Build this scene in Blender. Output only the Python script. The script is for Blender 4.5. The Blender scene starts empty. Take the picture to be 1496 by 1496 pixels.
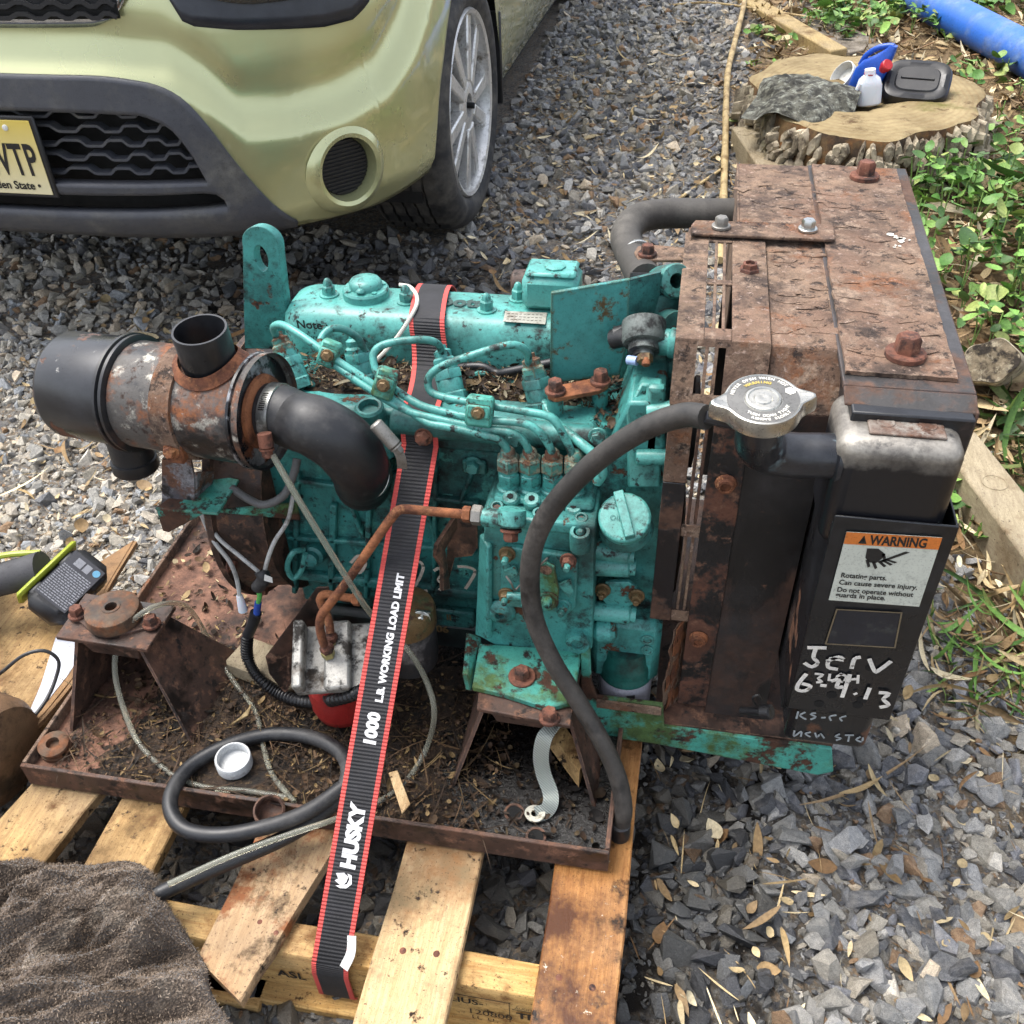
import bpy, bmesh, math, random
import numpy as np
from mathutils import Vector, Matrix, noise as mn
from math import sin, cos, pi, radians as rad
SC = bpy.context.scene
COL = SC.collection
random.seed(7)
# ---------------------------------------------------------------- camera
YAW, PITCH, ROLL = rad(11.5), rad(39.5), rad(1.9)
fwd = Vector((-sin(YAW)*cos(PITCH), cos(YAW)*cos(PITCH), -sin(PITCH)))
r0 = Vector((cos(YAW), sin(YAW), 0)); u0 = r0.cross(fwd)
rgt = r0*cos(ROLL) - u0*sin(ROLL); upv = r0*sin(ROLL) + u0*cos(ROLL)
cd = bpy.data.cameras.new('camera'); cam = bpy.data.objects.new('camera', cd); COL.objects.link(cam)
cd.sensor_width = 36; cd.lens = 36*1380/1496; cd.clip_start = .02; cd.clip_end = 500
cam.matrix_world = Matrix(((rgt.x, upv.x, -fwd.x, 0), (rgt.y, upv.y, -fwd.y, 0), (rgt.z, upv.z, -fwd.z, 1.25), (0, 0, 0, 1)))
SC.camera = cam
# ---------------------------------------------------------------- daylight: bright thin overcast
SUN_EL, SUN_AZ = rad(66), rad(-75)      # azimuth from +Y towards +X
w = bpy.data.worlds.new('World'); SC.world = w; w.use_nodes = True
sky = w.node_tree.nodes.new('ShaderNodeTexSky'); sky.sky_type = 'NISHITA'; sky.sun_disc = False
sky.sun_elevation = SUN_EL; sky.sun_rotation = SUN_AZ; sky.air_density = 1.0; sky.dust_density = 3.5; sky.ozone_density = 1.0
bg = w.node_tree.nodes['Background']; bg.inputs[1].default_value = .15
hs = w.node_tree.nodes.new('ShaderNodeHueSaturation'); hs.inputs['Saturation'].default_value = .42     # thin cloud whitens the sky
w.node_tree.links.new(sky.outputs[0], hs.inputs['Color']); w.node_tree.links.new(hs.outputs[0], bg.inputs[0])
sl = bpy.data.lights.new('sun', 'SUN'); so = bpy.data.objects.new('sun', sl); COL.objects.link(so)
sl.energy = 1.3; sl.angle = rad(32); sl.color = (1, .96, .9)
sd = Vector((sin(SUN_AZ)*cos(SUN_EL), cos(SUN_AZ)*cos(SUN_EL), sin(SUN_EL)))
so.rotation_euler = (-sd).to_track_quat('-Z', 'Y').to_euler()
SC.view_settings.view_transform = 'Standard'; SC.view_settings.look = 'None'
SC.view_settings.exposure = 1.5; SC.view_settings.gamma = 1.0; SC.view_settings.use_curve_mapping = False
SC.cycles.denoising_prefilter = 'FAST'; SC.cycles.max_bounces = 6; SC.cycles.transmission_bounces = 6; SC.cycles.transparent_max_bounces = 6

# ---------------------------------------------------------------- mesh helpers
def V(*a): return Vector(a)
def lin(h):
    h = h.lstrip('#'); r = [int(h[i:i+2], 16)/255 for i in (0, 2, 4)]
    return tuple((x/12.92 if x <= .04045 else ((x+.055)/1.055)**2.4) for x in r) + (1,)
def frame(d, ref=None):
    z = Vector(d).normalized()
    r = Vector(ref) if ref is not None else (V(0, 0, 1) if abs(z.z) < .9 else V(1, 0, 0))
    x = r.cross(z); x = x.normalized() if x.length > 1e-6 else V(1, 0, 0)
    return x, z.cross(x), z
def smoothpath(pts, n=6):
    P = [Vector(p) for p in pts]
    if len(P) < 3: return P
    Q = [P[0]*2-P[1]] + P + [P[-1]*2-P[-2]]; out = []
    for i in range(1, len(Q)-2):
        a, b, c, d = Q[i-1], Q[i], Q[i+1], Q[i+2]
        for k in range(n):
            t = k/n
            out.append(.5*((2*b)+(c-a)*t+(2*a-5*b+4*c-d)*t*t+(3*b-a-3*c+d)*t**3))
    return out+[P[-1]]
class MB:
    def __init__(s): s.v = []; s.f = []; s.m = []
    def add(s, vs, fs, mi=0):
        o = len(s.v); s.v += [tuple(v) for v in vs]
        s.f += [tuple(i+o for i in f) for f in fs]; s.m += [mi]*len(fs); return s
    def merge(s, o, M=None, mi=None):
        vs = [M @ Vector(v) for v in o.v] if M else o.v
        k = len(s.v); s.v += [tuple(v) for v in vs]; s.f += [tuple(i+k for i in f) for f in o.f]
        s.m += (o.m if mi is None else [mi]*len(o.f)); return s
    def box(s, a, b, mi=0, M=None, c=0):
        a, b = [min(p, q) for p, q in zip(a, b)], [max(p, q) for p, q in zip(a, b)]
        c = min(c, .45*min(b[i]-a[i] for i in range(3)))
        if c <= 0:
            vs = [V(x, y, z) for z in (a[2], b[2]) for y in (a[1], b[1]) for x in (a[0], b[0])]
            fs = [(0, 2, 3, 1), (4, 5, 7, 6), (0, 1, 5, 4), (2, 6, 7, 3), (0, 4, 6, 2), (1, 3, 7, 5)]
        else:
            vs = []; idx = {}
            for kx in (0, 1):
                for ky in (0, 1):
                    for kz in (0, 1):
                        k = (kx, ky, kz)
                        for ax in range(3):
                            p = [0, 0, 0]
                            for i in range(3):
                                e = 0 if i == ax else c
                                p[i] = a[i]+e if k[i] == 0 else b[i]-e
                            idx[k+(ax,)] = len(vs); vs.append(Vector(p))
            fs = []
            for ax in range(3):
                o1, o2 = (ax+1) % 3, (ax+2) % 3
                for sd_ in (0, 1):
                    q = []
                    for e1, e2 in ((0, 0), (1, 0), (1, 1), (0, 1)):
                        k = [0, 0, 0]; k[ax] = sd_; k[o1] = e1; k[o2] = e2; q.append(idx[tuple(k)+(ax,)])
                    fs.append(tuple(q if sd_ else q[::-1]))
                for e1 in (0, 1):
                    for e2 in (0, 1):
                        k0 = [0, 0, 0]; k0[o1] = e1; k0[o2] = e2; k1 = list(k0); k1[ax] = 1
                        q = [idx[tuple(k0)+(o1,)], idx[tuple(k1)+(o1,)], idx[tuple(k1)+(o2,)], idx[tuple(k0)+(o2,)]]
                        fs.append(tuple(q if e1 != e2 else q[::-1]))
            for kx in (0, 1):
                for ky in (0, 1):
                    for kz in (0, 1):
                        q = [idx[(kx, ky, kz, i)] for i in range(3)]
                        fs.append(tuple(q if (kx+ky+kz) % 2 else q[::-1]))
        if M: vs = [M @ v for v in vs]
        return s.add(vs, fs, mi)
    def rings(s, R, closed=True, cap0=False, cap1=False, mi=0):
        n = len(R[0]); vs = [v for r in R for v in r]; fs = []
        for i in range(len(R)-1):
            for j in range(n if closed else n-1):
                k = (j+1) % n; fs.append((i*n+j, i*n+k, (i+1)*n+k, (i+1)*n+j))
        if cap0: fs.append(tuple(range(n))[::-1])
        if cap1: fs.append(tuple((len(R)-1)*n+j for j in range(n)))
        return s.add(vs, fs, mi)
    def lathe(s, o, d, prof, n=20, mi=0, cap0=True, cap1=True, ref=None, a0=0):
        x, y, z = frame(d, ref); o = Vector(o)
        R = [[o+z*h+(x*cos(a0+2*pi*j/n)+y*sin(a0+2*pi*j/n))*max(r, 1e-5) for j in range(n)] for r, h in prof]
        return s.rings(R, True, cap0, cap1, mi)
    def cyl(s, a, b, r, r2=None, n=16, mi=0, c=0):
        a, b = Vector(a), Vector(b); h = (b-a).length; r2 = r if r2 is None else r2
        pr = [(r, 0), (r2, h)] if not c else [(r-c, 0), (r, c), (r2, h-c), (r2-c, h)]
        return s.lathe(a, b-a, pr, n, mi)
    def tube(s, pts, r, n=10, mi=0, sm=6, cap=True, rf=None):
        P = smoothpath(pts, sm) if sm else [Vector(p) for p in pts]
        T = [(P[min(i+1, len(P)-1)]-P[max(i-1, 0)]).normalized() for i in range(len(P))]
        x, y, z = frame(T[0]); R = []
        for i, p in enumerate(P):
            x = (x-T[i]*x.dot(T[i])).normalized(); y = T[i].cross(x)
            rr = r*(rf(i/(len(P)-1)) if rf else 1)
            R.append([p+(x*cos(2*pi*j/n)+y*sin(2*pi*j/n))*rr for j in range(n)])
        return s.rings(R, True, cap, cap, mi)
    def ribbon(s, pts, wd, th, side, mi=0, sm=6, twist=None):
        P = smoothpath(pts, sm) if sm else [Vector(p) for p in pts]; R = []
        for i, p in enumerate(P):
            t = (P[min(i+1, len(P)-1)]-P[max(i-1, 0)]).normalized(); sv = Vector(side(i/(len(P)-1)) if callable(side) else side)
            sv = (sv-t*sv.dot(t)).normalized(); nn = t.cross(sv)
            R.append([p+sv*wd/2+nn*th/2, p-sv*wd/2+nn*th/2, p-sv*wd/2-nn*th/2, p+sv*wd/2-nn*th/2])
        return s.rings(R, True, True, True, mi)
    def prism(s, poly, d, mi=0, hole=None):
        """poly: 3D points of one face; d: extrusion vector; hole: ring of the same count bridged to the outline"""
        d = Vector(d); a = [Vector(p) for p in poly]; n = len(a)
        if hole is None:
            return s.add(a+[p+d for p in a], [tuple(range(n))[::-1], tuple(range(n, 2*n))]+[(i, (i+1) % n, n+(i+1) % n, n+i) for i in range(n)], mi)
        h = [Vector(p) for p in hole]; vs = a+h+[p+d for p in a]+[p+d for p in h]; fs = []
        for i in range(n):
            j = (i+1) % n
            fs += [(j, i, n+i, n+j), (2*n+i, 2*n+j, 3*n+j, 3*n+i), (i, j, 2*n+j, 2*n+i), (n+j, n+i, 3*n+i, 3*n+j)]
        return s.add(vs, fs, mi)
    def hexbolt(s, p, d, r, h, mi=0, wash=1.35, n=6, a0=0.3, wh=.12):
        p = Vector(p); d = Vector(d).normalized()
        if wash: s.lathe(p, d, [(r*wash, 0), (r*wash, h*wh*2), (r*wash*.93, h*wh*2.6)], 16, mi)
        return s.lathe(p+d*h*wh*2, d, [(r, 0), (r, h*.82), (r*.82, h)], 6, mi, a0=a0)
    def text(s, body, o, x, y, size, mi=0, align='LEFT', lift=.0006, bold=0, xs=1, sp=1, fit=None):
        cu = bpy.data.curves.new('t', 'FONT'); cu.body = body; cu.size = size; cu.align_x = align; cu.offset = bold; cu.space_character = sp; cu.resolution_u = 3
        ob = bpy.data.objects.new('t', cu); me = ob.to_mesh()
        x = Vector(x).normalized(); y = Vector(y); y = (y-x*y.dot(x)).normalized(); n = x.cross(y); o = Vector(o)
        if fit and len(me.vertices): xs = fit/max(1e-6, max(v.co.x for v in me.vertices)-min(v.co.x for v in me.vertices))
        s.add([o+x*v.co.x*xs+y*v.co.y+n*lift for v in me.vertices], [tuple(p.vertices) for p in me.polygons], mi)
        ob.to_mesh_clear(); bpy.data.objects.remove(ob); bpy.data.curves.remove(cu); return s
def build(name, mb, mats, parent=None, base=(0, 0, 0), bevel=0, seg=2, sub=0, flat=False, angle=38, weld=False):
    b = Vector(base); me = bpy.data.meshes.new(name)
    me.from_pydata([(v[0]-b.x, v[1]-b.y, v[2]-b.z) for v in mb.v], [], mb.f)
    for m in (mats if isinstance(mats, (list, tuple)) else [mats]): me.materials.append(m)
    me.polygons.foreach_set('material_index', mb.m)
    if not flat:
        me.polygons.foreach_set('use_smooth', [True]*len(mb.f))
        if not sub: me.set_sharp_from_angle(angle=rad(angle))
    me.update(); o = bpy.data.objects.new(name, me); COL.objects.link(o)
    if parent is not None: o.parent = parent
    if weld: m = o.modifiers.new('weld', 'WELD'); m.merge_threshold = 1e-5
    if bevel: m = o.modifiers.new('bevel', 'BEVEL'); m.width = bevel; m.segments = seg; m.limit_method = 'ANGLE'; m.angle_limit = rad(40); m.harden_normals = False
    if sub: m = o.modifiers.new('sub', 'SUBSURF'); m.levels = sub; m.render_levels = sub
    return o
def tag(o, label, cat, group=None, kind=None):
    if label: o['label'] = label
    if cat: o['category'] = cat
    if group: o['group'] = group
    if kind: o['kind'] = kind
    return o
class Thing:
    def __init__(s, name, label, cat, loc, group=None):
        s.o = bpy.data.objects.new(name, None); COL.objects.link(s.o); s.o.location = loc; s.o.empty_display_size = .05
        s.b = Vector(loc); tag(s.o, label, cat, group)
    def part(s, name, mb, mats, parent=None, **k):
        return build(name, mb, mats, parent or s.o, s.b, **k)
    def copy(s, o, off, parent=None, M=None):
        c = o.copy(); COL.objects.link(c); c.parent = parent or o.parent; c.location = Vector(off); return c
def single(name, mb, mats, base, label, cat, group=None, kind=None, **k):
    o = build(name, mb, mats, None, base, **k); o.location = base
    return tag(o, label, cat, group, kind)
def RZ(a, c=(0, 0, 0)): return Matrix.Translation(c) @ Matrix.Rotation(a, 4, 'Z') @ Matrix.Translation(-Vector(c))
def fbm(x, y, z=0, o=4): return mn.fractal(Vector((x, y, z)), .9, 2.1, o)
# ---------------------------------------------------------------- materials
MATS = {}
class NT:
    def __init__(s, name):
        s.m = bpy.data.materials.new(name); s.m.use_nodes = True; s.t = s.m.node_tree; s.n = s.t.nodes
        s.b = s.n['Principled BSDF']; s.co = s.n.new('ShaderNodeTexCoord'); s.src = s.co.outputs['Object']
    def link(s, a, b): s.t.links.new(a, b)
    def noise(s, sc, det=5, rough=.6, vec=None, dist=0, stretch=None, seed=0):
        v = vec or s.src
        if stretch or seed:
            mp = s.n.new('ShaderNodeMapping'); s.link(v, mp.inputs[0]); mp.inputs['Scale'].default_value = stretch or (1, 1, 1); mp.inputs['Location'].default_value = (seed*3.7, seed*1.3, seed*2.1); v = mp.outputs[0]
        t = s.n.new('ShaderNodeTexNoise'); s.link(v, t.inputs['Vector']); t.inputs['Scale'].default_value = sc; t.inputs['Detail'].default_value = det; t.inputs['Roughness'].default_value = rough; t.inputs['Distortion'].default_value = dist
        return t.outputs['Fac']
    def vor(s, sc, feat='F1', rnd=1, out='Distance', vec=None):
        t = s.n.new('ShaderNodeTexVoronoi'); t.feature = feat; s.link(vec or s.src, t.inputs['Vector']); t.inputs['Scale'].default_value = sc; t.inputs['Randomness'].default_value = rnd
        return t.outputs[out]
    def ramp(s, f, lo, hi, a=0, b=1):
        t = s.n.new('ShaderNodeMapRange'); s.link(f, t.inputs[0]); t.inputs[1].default_value = lo; t.inputs[2].default_value = hi; t.inputs[3].default_value = a; t.inputs[4].default_value = b; return t.outputs[0]
    def math(s, op, a, b=None, clamp=False):
        t = s.n.new('ShaderNodeMath'); t.operation = op; t.use_clamp = clamp
        for i, x in enumerate((a, b)):
            if x is None: continue
            if isinstance(x, (int, float)): t.inputs[i].default_value = x
            else: s.link(x, t.inputs[i])
        return t.outputs[0]
    def mix(s, f, a, b):
        t = s.n.new('ShaderNodeMix'); t.data_type = 'RGBA'
        if isinstance(f, (int, float)): t.inputs[0].default_value = f
        else: s.link(f, t.inputs[0])
        for i, x in ((6, a), (7, b)):
            if isinstance(x, tuple): t.inputs[i].default_value = x
            else: s.link(x, t.inputs[i])
        return t.outputs[2]
    def mixf(s, f, a, b):
        t = s.n.new('ShaderNodeMix'); t.data_type = 'FLOAT'; s.link(f, t.inputs[0])
        for i, x in ((2, a), (3, b)):
            if isinstance(x, (int, float)): t.inputs[i].default_value = x
            else: s.link(x, t.inputs[i])
        return t.outputs[0]
    def attr(s, name):
        t = s.n.new('ShaderNodeAttribute'); t.attribute_name = name; return t
    def bump(s, h, st=.3, dist=.002, prev=None):
        t = s.n.new('ShaderNodeBump'); t.inputs['Strength'].default_value = st; t.inputs['Distance'].default_value = dist; s.link(h, t.inputs['Height'])
        if prev: s.link(prev, t.inputs['Normal'])
        return t.outputs[0]
    def sep(s, ax, vec=None):
        t = s.n.new('ShaderNodeSeparateXYZ'); s.link(vec or s.src, t.inputs[0]); return t.outputs[ax]
    def set(s, **k):
        nm = dict(col='Base Color', rough='Roughness', metal='Metallic', spec='Specular IOR Level', nrm='Normal', coat='Coat Weight', trans='Transmission Weight', ior='IOR', sheen='Sheen Weight', coatr='Coat Roughness', sss='Subsurface Weight', alpha='Alpha')
        for a, x in k.items():
            i = s.b.inputs[nm[a]]
            if isinstance(x, (int, float, tuple)): i.default_value = x
            else: s.link(x, i)
        return s
def mat(name, col, rough=.5, metal=0, layers=(), bump=None, vary=.12, vs=14, spec=.5, coat=0, grit=.3, edge=None, shift=-.035):
    """base colour with slight tone variation, then worn layers (hex, scale, lo, hi, rough, metal[, stretch, detail, roughness, height]); edge = (hex, radius, amount) chipped edges"""
    if name in MATS: return MATS[name]
    t = NT(name); c = lin(col); d = tuple(x*(1-vary*1.6) for x in c[:3])+(1,); l = tuple(min(1, x*(1+vary)) for x in c[:3])+(1,)
    C = t.mix(t.ramp(t.noise(vs, 8, .68), .36, .64), d, l); R = t.ramp(t.noise(vs*2.3, 4), .3, .7, max(.03, rough-.08), min(1, rough+.08)); Me = None; H = None
    def over(f, h2, r2, m2, sc):
        nonlocal C, R, Me
        a = lin(h2); b = tuple(x*.5 for x in a[:3])+(1,)
        C = t.mix(f, C, t.mix(t.ramp(t.noise(sc*6, 4, .7, seed=5), .36, .64), b, a)); R = t.mixf(f, R, r2)
        if metal or m2: Me = t.mixf(f, metal if Me is None else Me, m2)
    for i, L in enumerate(layers):
        h2, sc, lo, hi, r2, m2 = L[:6]; st = L[6] if len(L) > 6 else None; det = L[7] if len(L) > 7 else 9; rg = L[8] if len(L) > 8 else .7; ht = L[9] if len(L) > 9 else 0
        f = t.ramp(t.noise(sc, det, rg, stretch=st, seed=i+1.3), lo+shift, hi+shift); over(f, h2, r2, m2, sc)
        if ht: H = t.math('MULTIPLY', f, ht) if H is None else t.math('ADD', H, t.math('MULTIPLY', f, ht))
    if edge:
        bv = t.n.new('ShaderNodeBevel'); bv.samples = 4; bv.inputs['Radius'].default_value = edge[1]; ge = t.n.new('ShaderNodeNewGeometry'); dt = t.n.new('ShaderNodeVectorMath'); dt.operation = 'DOT_PRODUCT'
        t.link(bv.outputs[0], dt.inputs[0]); t.link(ge.outputs['Normal'], dt.inputs[1])
        f = t.math('MULTIPLY', t.ramp(dt.outputs['Value'], .985, .86), t.ramp(t.noise(55, 6, .7, seed=9), .62-edge[2]*.3, .68-edge[2]*.3)); over(f, edge[0], .85, 0, 60)
    if grit:
        g = t.ramp(t.noise(420, 3, .75, seed=3), .55, .72, 1, 1-grit*1.6); g2 = t.ramp(t.noise(95, 6, .75, seed=7), .52, .72, 1, 1-grit); n = t.n.new('ShaderNodeVectorMath'); n.operation = 'SCALE'; t.link(C, n.inputs[0]); t.link(t.math('MULTIPLY', g, g2), n.inputs['Scale']); C = n.outputs[0]
    t.set(col=C, rough=R, spec=spec, coat=coat)
    t.set(metal=Me if Me is not None else metal)
    n = None
    if H is not None: n = t.bump(H, 1, .0012)
    for b in (bump or ()):
        n = t.bump(t.noise(b[0], b[3] if len(b) > 3 else 6, .7), b[1], b[2], n)
    if n is not None: t.set(nrm=n)
    MATS[name] = t.m; return t.m
def glass(name, col, rough=.1, alpha=None, ior=1.45):
    t = NT(name); t.set(col=lin(col), rough=rough, trans=.92, ior=ior); MATS[name] = t.m; return t.m
EDG = ('#3a2a20', .0022, .45)
teal = mat('teal_enamel', '#44908a', .40, 0, [('#26504c', 5, .50, .66, .6, 0), ('#1b2523', 13, .55, .66, .75, 0), ('#5b3a26', 24, .645, .68, .85, 0, None, 7, .66, -.6), ('#15181a', 70, .62, .70, .7, 0)], [(260, .15, .001), (50, .12, .002)], .2, 6, edge=EDG, grit=.34)
teal_clean = mat('teal_enamel_clean', '#509a92', .36, 0, [('#30605a', 6, .52, .68, .5, 0), ('#1f2c29', 15, .57, .67, .7, 0), ('#17201e', 60, .60, .67, .7, 0), ('#5b3a26', 42, .665, .70, .85, 0, None, 7, .66, -.4)], [(300, .1, .0008)], .16, 7, edge=('#33271f', .0018, .3), grit=.28)
teal_dark = mat('teal_casting', '#2f7672', .42, 0, [('#1b3c3b', 6, .5, .68, .6, 0), ('#151a1a', 14, .55, .68, .75, 0), ('#4a9a90', 30, .60, .68, .5, 0), ('#0e1011', 55, .6, .68, .8, 0)], [(220, .28, .001), (40, .25, .002)], .2, 7, edge=('#5aa398', .003, .3), grit=.38)
teal_rust = mat('teal_peeling', '#45998a', .5, 0, [('#4d6a3a', 9, .50, .60, .75, 0), ('#4f3323', 12, .56, .60, .9, 0, None, 9, .7, -.8), ('#241a14', 26, .6, .66, .9, 0)], [(180, .35, .0015)], .2, 8, edge=('#4a3020', .003, .7), grit=.35)
rust = mat('rust_scale', '#6a5344', .92, 0, [('#826b58', 7, .47, .62, .95, 0), ('#4a3a30', 14, .54, .64, .9, 0), ('#7d5236', 10, .58, .68, .95, 0), ('#917b69', 34, .56, .66, .95, 0, None, 9, .75), ('#33261f', 46, .60, .67, .9, 0, None, 9, .75, -.7), ('#a08a7c', 110, .62, .70, .95, 0)], [(22, .6, .005), (90, .6, .003), (420, .5, .001)], .22, 9, grit=.4)
rust_orange = mat('rust_bright', '#8a5636', .9, 0, [('#5d3725', 20, .48, .62, .95, 0), ('#a9764e', 60, .6, .7, .95, 0)], [(120, .5, .0015), (420, .3, .0006)], .18, 14)
rust_dark = mat('rust_dark_oily', '#46332a', .66, 0, [('#644637', 9, .5, .62, .9, 0), ('#1d1613', 6, .54, .64, .42, 0), ('#7d5a46', 40, .58, .66, .95, 0), ('#241a15', 60, .58, .66, .8, 0)], [(60, .4, .002), (300, .4, .0008)], .22, 10, edge=('#8a6a56', .0022, .5))
blackp = mat('black_paint', '#17181b', .34, 0, [('#4a342a', 9, .60, .68, .9, 0, None, 8, .6, -.4), ('#5d605f', 30, .66, .74, .6, 0), ('#2c2d30', 6, .5, .7, .5, 0)], [(200, .08, .001)], .15, 8)
black_clean = mat('black_enamel', '#131417', .28, 0, [('#6a4630', 9, .64, .68, .85, 0, None, 6, .55, -.3), ('#2b2d31', 5, .5, .7, .4, 0)], [(160, .05, .001)], .15, 8)
steel = mat('zinc_steel', '#b9bab6', .32, 1, [('#6d5a48', 30, .62, .72, .8, .2)], [(300, .1, .0006)], .08, 20)
steel_dull = mat('dull_steel', '#8f8c86', .5, .8, [('#5e4433', 24, .58, .7, .85, 0)], [(200, .2, .001)], .15, 16)
alu = mat('cast_aluminium', '#a3a19b', .55, .55, [('#2b2620', 28, .54, .62, .8, 0), ('#5a4a3a', 11, .58, .7, .85, 0)], [(160, .4, .0015)], .16, 12)
rubber = mat('black_rubber', '#1d1e21', .46, 0, [('#4b4a49', 10, .52, .74, .75, 0), ('#5d5a55', 60, .66, .74, .85, 0)], [(220, .12, .0008)], .15, 9)
rubber_grey = mat('weathered_rubber', '#45433f', .68, 0, [('#5a5650', 8, .5, .7, .8, 0), ('#2b2b2b', 20, .58, .68, .6, 0)], [(180, .2, .001)], .14, 8)
bolt_rust = mat('rusty_bolt', '#6b4232', .85, 0, [('#3c2a24', 60, .5, .64, .9, 0), ('#8e6550', 120, .6, .7, .9, 0)], [(260, .5, .001)], .2, 30)
brass = mat('brass_fitting', '#6f5a3c', .55, .35, [('#4c5a3a', 40, .55, .66, .8, 0), ('#4a3020', 60, .58, .68, .8, 0)], [(240, .2, .0006)], .15, 30)
white_plastic = mat('white_plastic', '#c9cac6', .42, 0, [('#8c857a', 30, .62, .76, .6, 0)], None, .05, 9)
tv = NT('clear_vinyl'); tv.set(col=lin('#d9d9c9'), rough=.08, trans=.86, ior=1.2, spec=.9); clear_tube = tv.m
ink = mat('black_ink', '#1d1a17', .8)
def woodmat(name, c1, c2, grain=(1, 14, 14), stains=(), rough=.72):
    t = NT(name); nz = t.noise(9, 7, .68, stretch=grain, dist=.8); fine = t.noise(70, 5, .65, stretch=grain); saw = t.noise(160, 3, .7, stretch=tuple(2.2 if g > 1 else 6 for g in grain))
    C = t.mix(t.ramp(nz, .38, .62), lin(c1), lin(c2)); dk = tuple(x*.5 for x in lin(c1)[:3])+(1,); C = t.mix(t.ramp(fine, .48, .66, 0, .5), C, dk); C = t.mix(t.ramp(saw, .52, .68, 0, .3), C, dk)
    C = t.mix(t.ramp(t.noise(3.5, 5, .6, seed=6), .4, .66, 0, .45), C, lin('#7d7263')); R = rough
    for i, (h, sc, lo, hi, r) in enumerate(stains):
        f = t.ramp(t.noise(sc, 9, .72, seed=i+2), lo-.055, hi-.045); C = t.mix(f, C, lin(h)); R = t.mixf(f, R, r)
    C = t.mix(t.ramp(t.noise(300, 3, .75, seed=4), .6, .68, 0, .8), C, lin('#2b2118'))
    t.set(col=C, rough=R, spec=.25, nrm=t.bump(nz, .3, .002, t.bump(fine, .45, .0012, t.bump(saw, .3, .0006)))); return t.m

# ---------------------------------------------------------------- ground and loose cover
def gz(x, y):
    t = lambda v: math.log1p(math.exp(min(v*6, 50)))/6
    return .078*t(y-.95)-.038*t(y-2.7)
def soil_edge(y): return float(np.interp(y, (.9, 1.05, 1.3, 2.8, 5), (.85, .66, .5, .16, .14)))
gm = MB()
xs = [-30, -14, -7, -4.5]+[-3+.25*i for i in range(25)]+[4.5, 7, 14, 30]; ys = [-12, -5, -2]+[-.5+.25*i for i in range(33)]+[9, 12, 18, 30, 60]
gm.add([V(x, y, gz(x, y)+.004*fbm(x*3, y*3)) for y in ys for x in xs], [(j*len(xs)+i, j*len(xs)+i+1, (j+1)*len(xs)+i+1, (j+1)*len(xs)+i) for j in range(len(ys)-1) for i in range(len(xs)-1)])
t = NT('gravel_dirt'); vc = t.vor(150, out='Color'); vd = t.noise(140, 6, .75)
stone = t.mix(t.ramp(t.sep(0, vc), 0, 1), lin('#4a4c52'), lin('#8d8a83'))
stone = t.mix(t.ramp(t.sep(1, vc), .75, .8), stone, lin('#8a7864'))
dirt = t.mix(t.ramp(t.noise(30), .35, .65), lin('#4c463e'), lin('#7a7164'))
C = t.mix(t.ramp(vd, .44, .56), stone, dirt)
sx = t.math('ADD', t.sep(0), t.math('MULTIPLY', t.math('SUBTRACT', t.noise(2.2), .5), .5))
litter = t.mix(t.ramp(t.noise(45, 8, .75), .35, .65), lin('#3d2f22'), lin('#8a7656'))
edge = t.n.new('ShaderNodeMapRange'); t.link(t.sep(1), edge.inputs[0])
for i_, v_ in enumerate((1.2, 2.8, .52, .16)): edge.inputs[i_+1].default_value = v_
C = t.mix(t.ramp(t.math('SUBTRACT', sx, edge.outputs[0]), -.05, .1), C, litter)
oil_ = t.math('MULTIPLY', t.ramp(t.math('ABSOLUTE', t.math('SUBTRACT', sx, .04)), .30, .12), t.ramp(t.sep(1), 1.15, .95)); oil2 = t.math('MULTIPLY', t.ramp(t.math('ABSOLUTE', t.math('ADD', sx, .75)), .75, .45), t.ramp(t.math('ABSOLUTE', t.math('SUBTRACT', t.sep(1), 2.22)), .3, .15))
C = t.mix(t.math('MULTIPLY', t.math('MAXIMUM', oil_, oil2), t.ramp(t.noise(14, 6, .7), .35, .55)), C, lin('#1d1a17'))
t.set(col=C, rough=.95, spec=.2, nrm=t.bump(vd, .9, .008, t.bump(t.noise(220), .5, .003)))
ground = build('ground', gm, t.m); ground['kind'] = 'structure'
rng = np.random.default_rng(11)
def hullstone(seed, npt=12):
    r = random.Random(seed); bm = bmesh.new()
    for i in range(npt):
        a, b = r.uniform(0, 2*pi), r.uniform(-1, 1); q = math.sqrt(1-b*b); k = r.uniform(.8, 1.05)
        bm.verts.new((q*cos(a)*k, q*sin(a)*k*r.uniform(.75, 1), b*k*.8))
    bmesh.ops.convex_hull(bm, input=bm.verts); bmesh.ops.triangulate(bm, faces=bm.faces)
    bm.verts.ensure_lookup_table(); vs = [v for v in bm.verts if v.link_faces]; ix = {v: i for i, v in enumerate(vs)}
    out = (np.array([v.co[:] for v in vs]), np.array([[ix[v] for v in f.verts] for f in bm.faces])); bm.free(); return out
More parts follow.
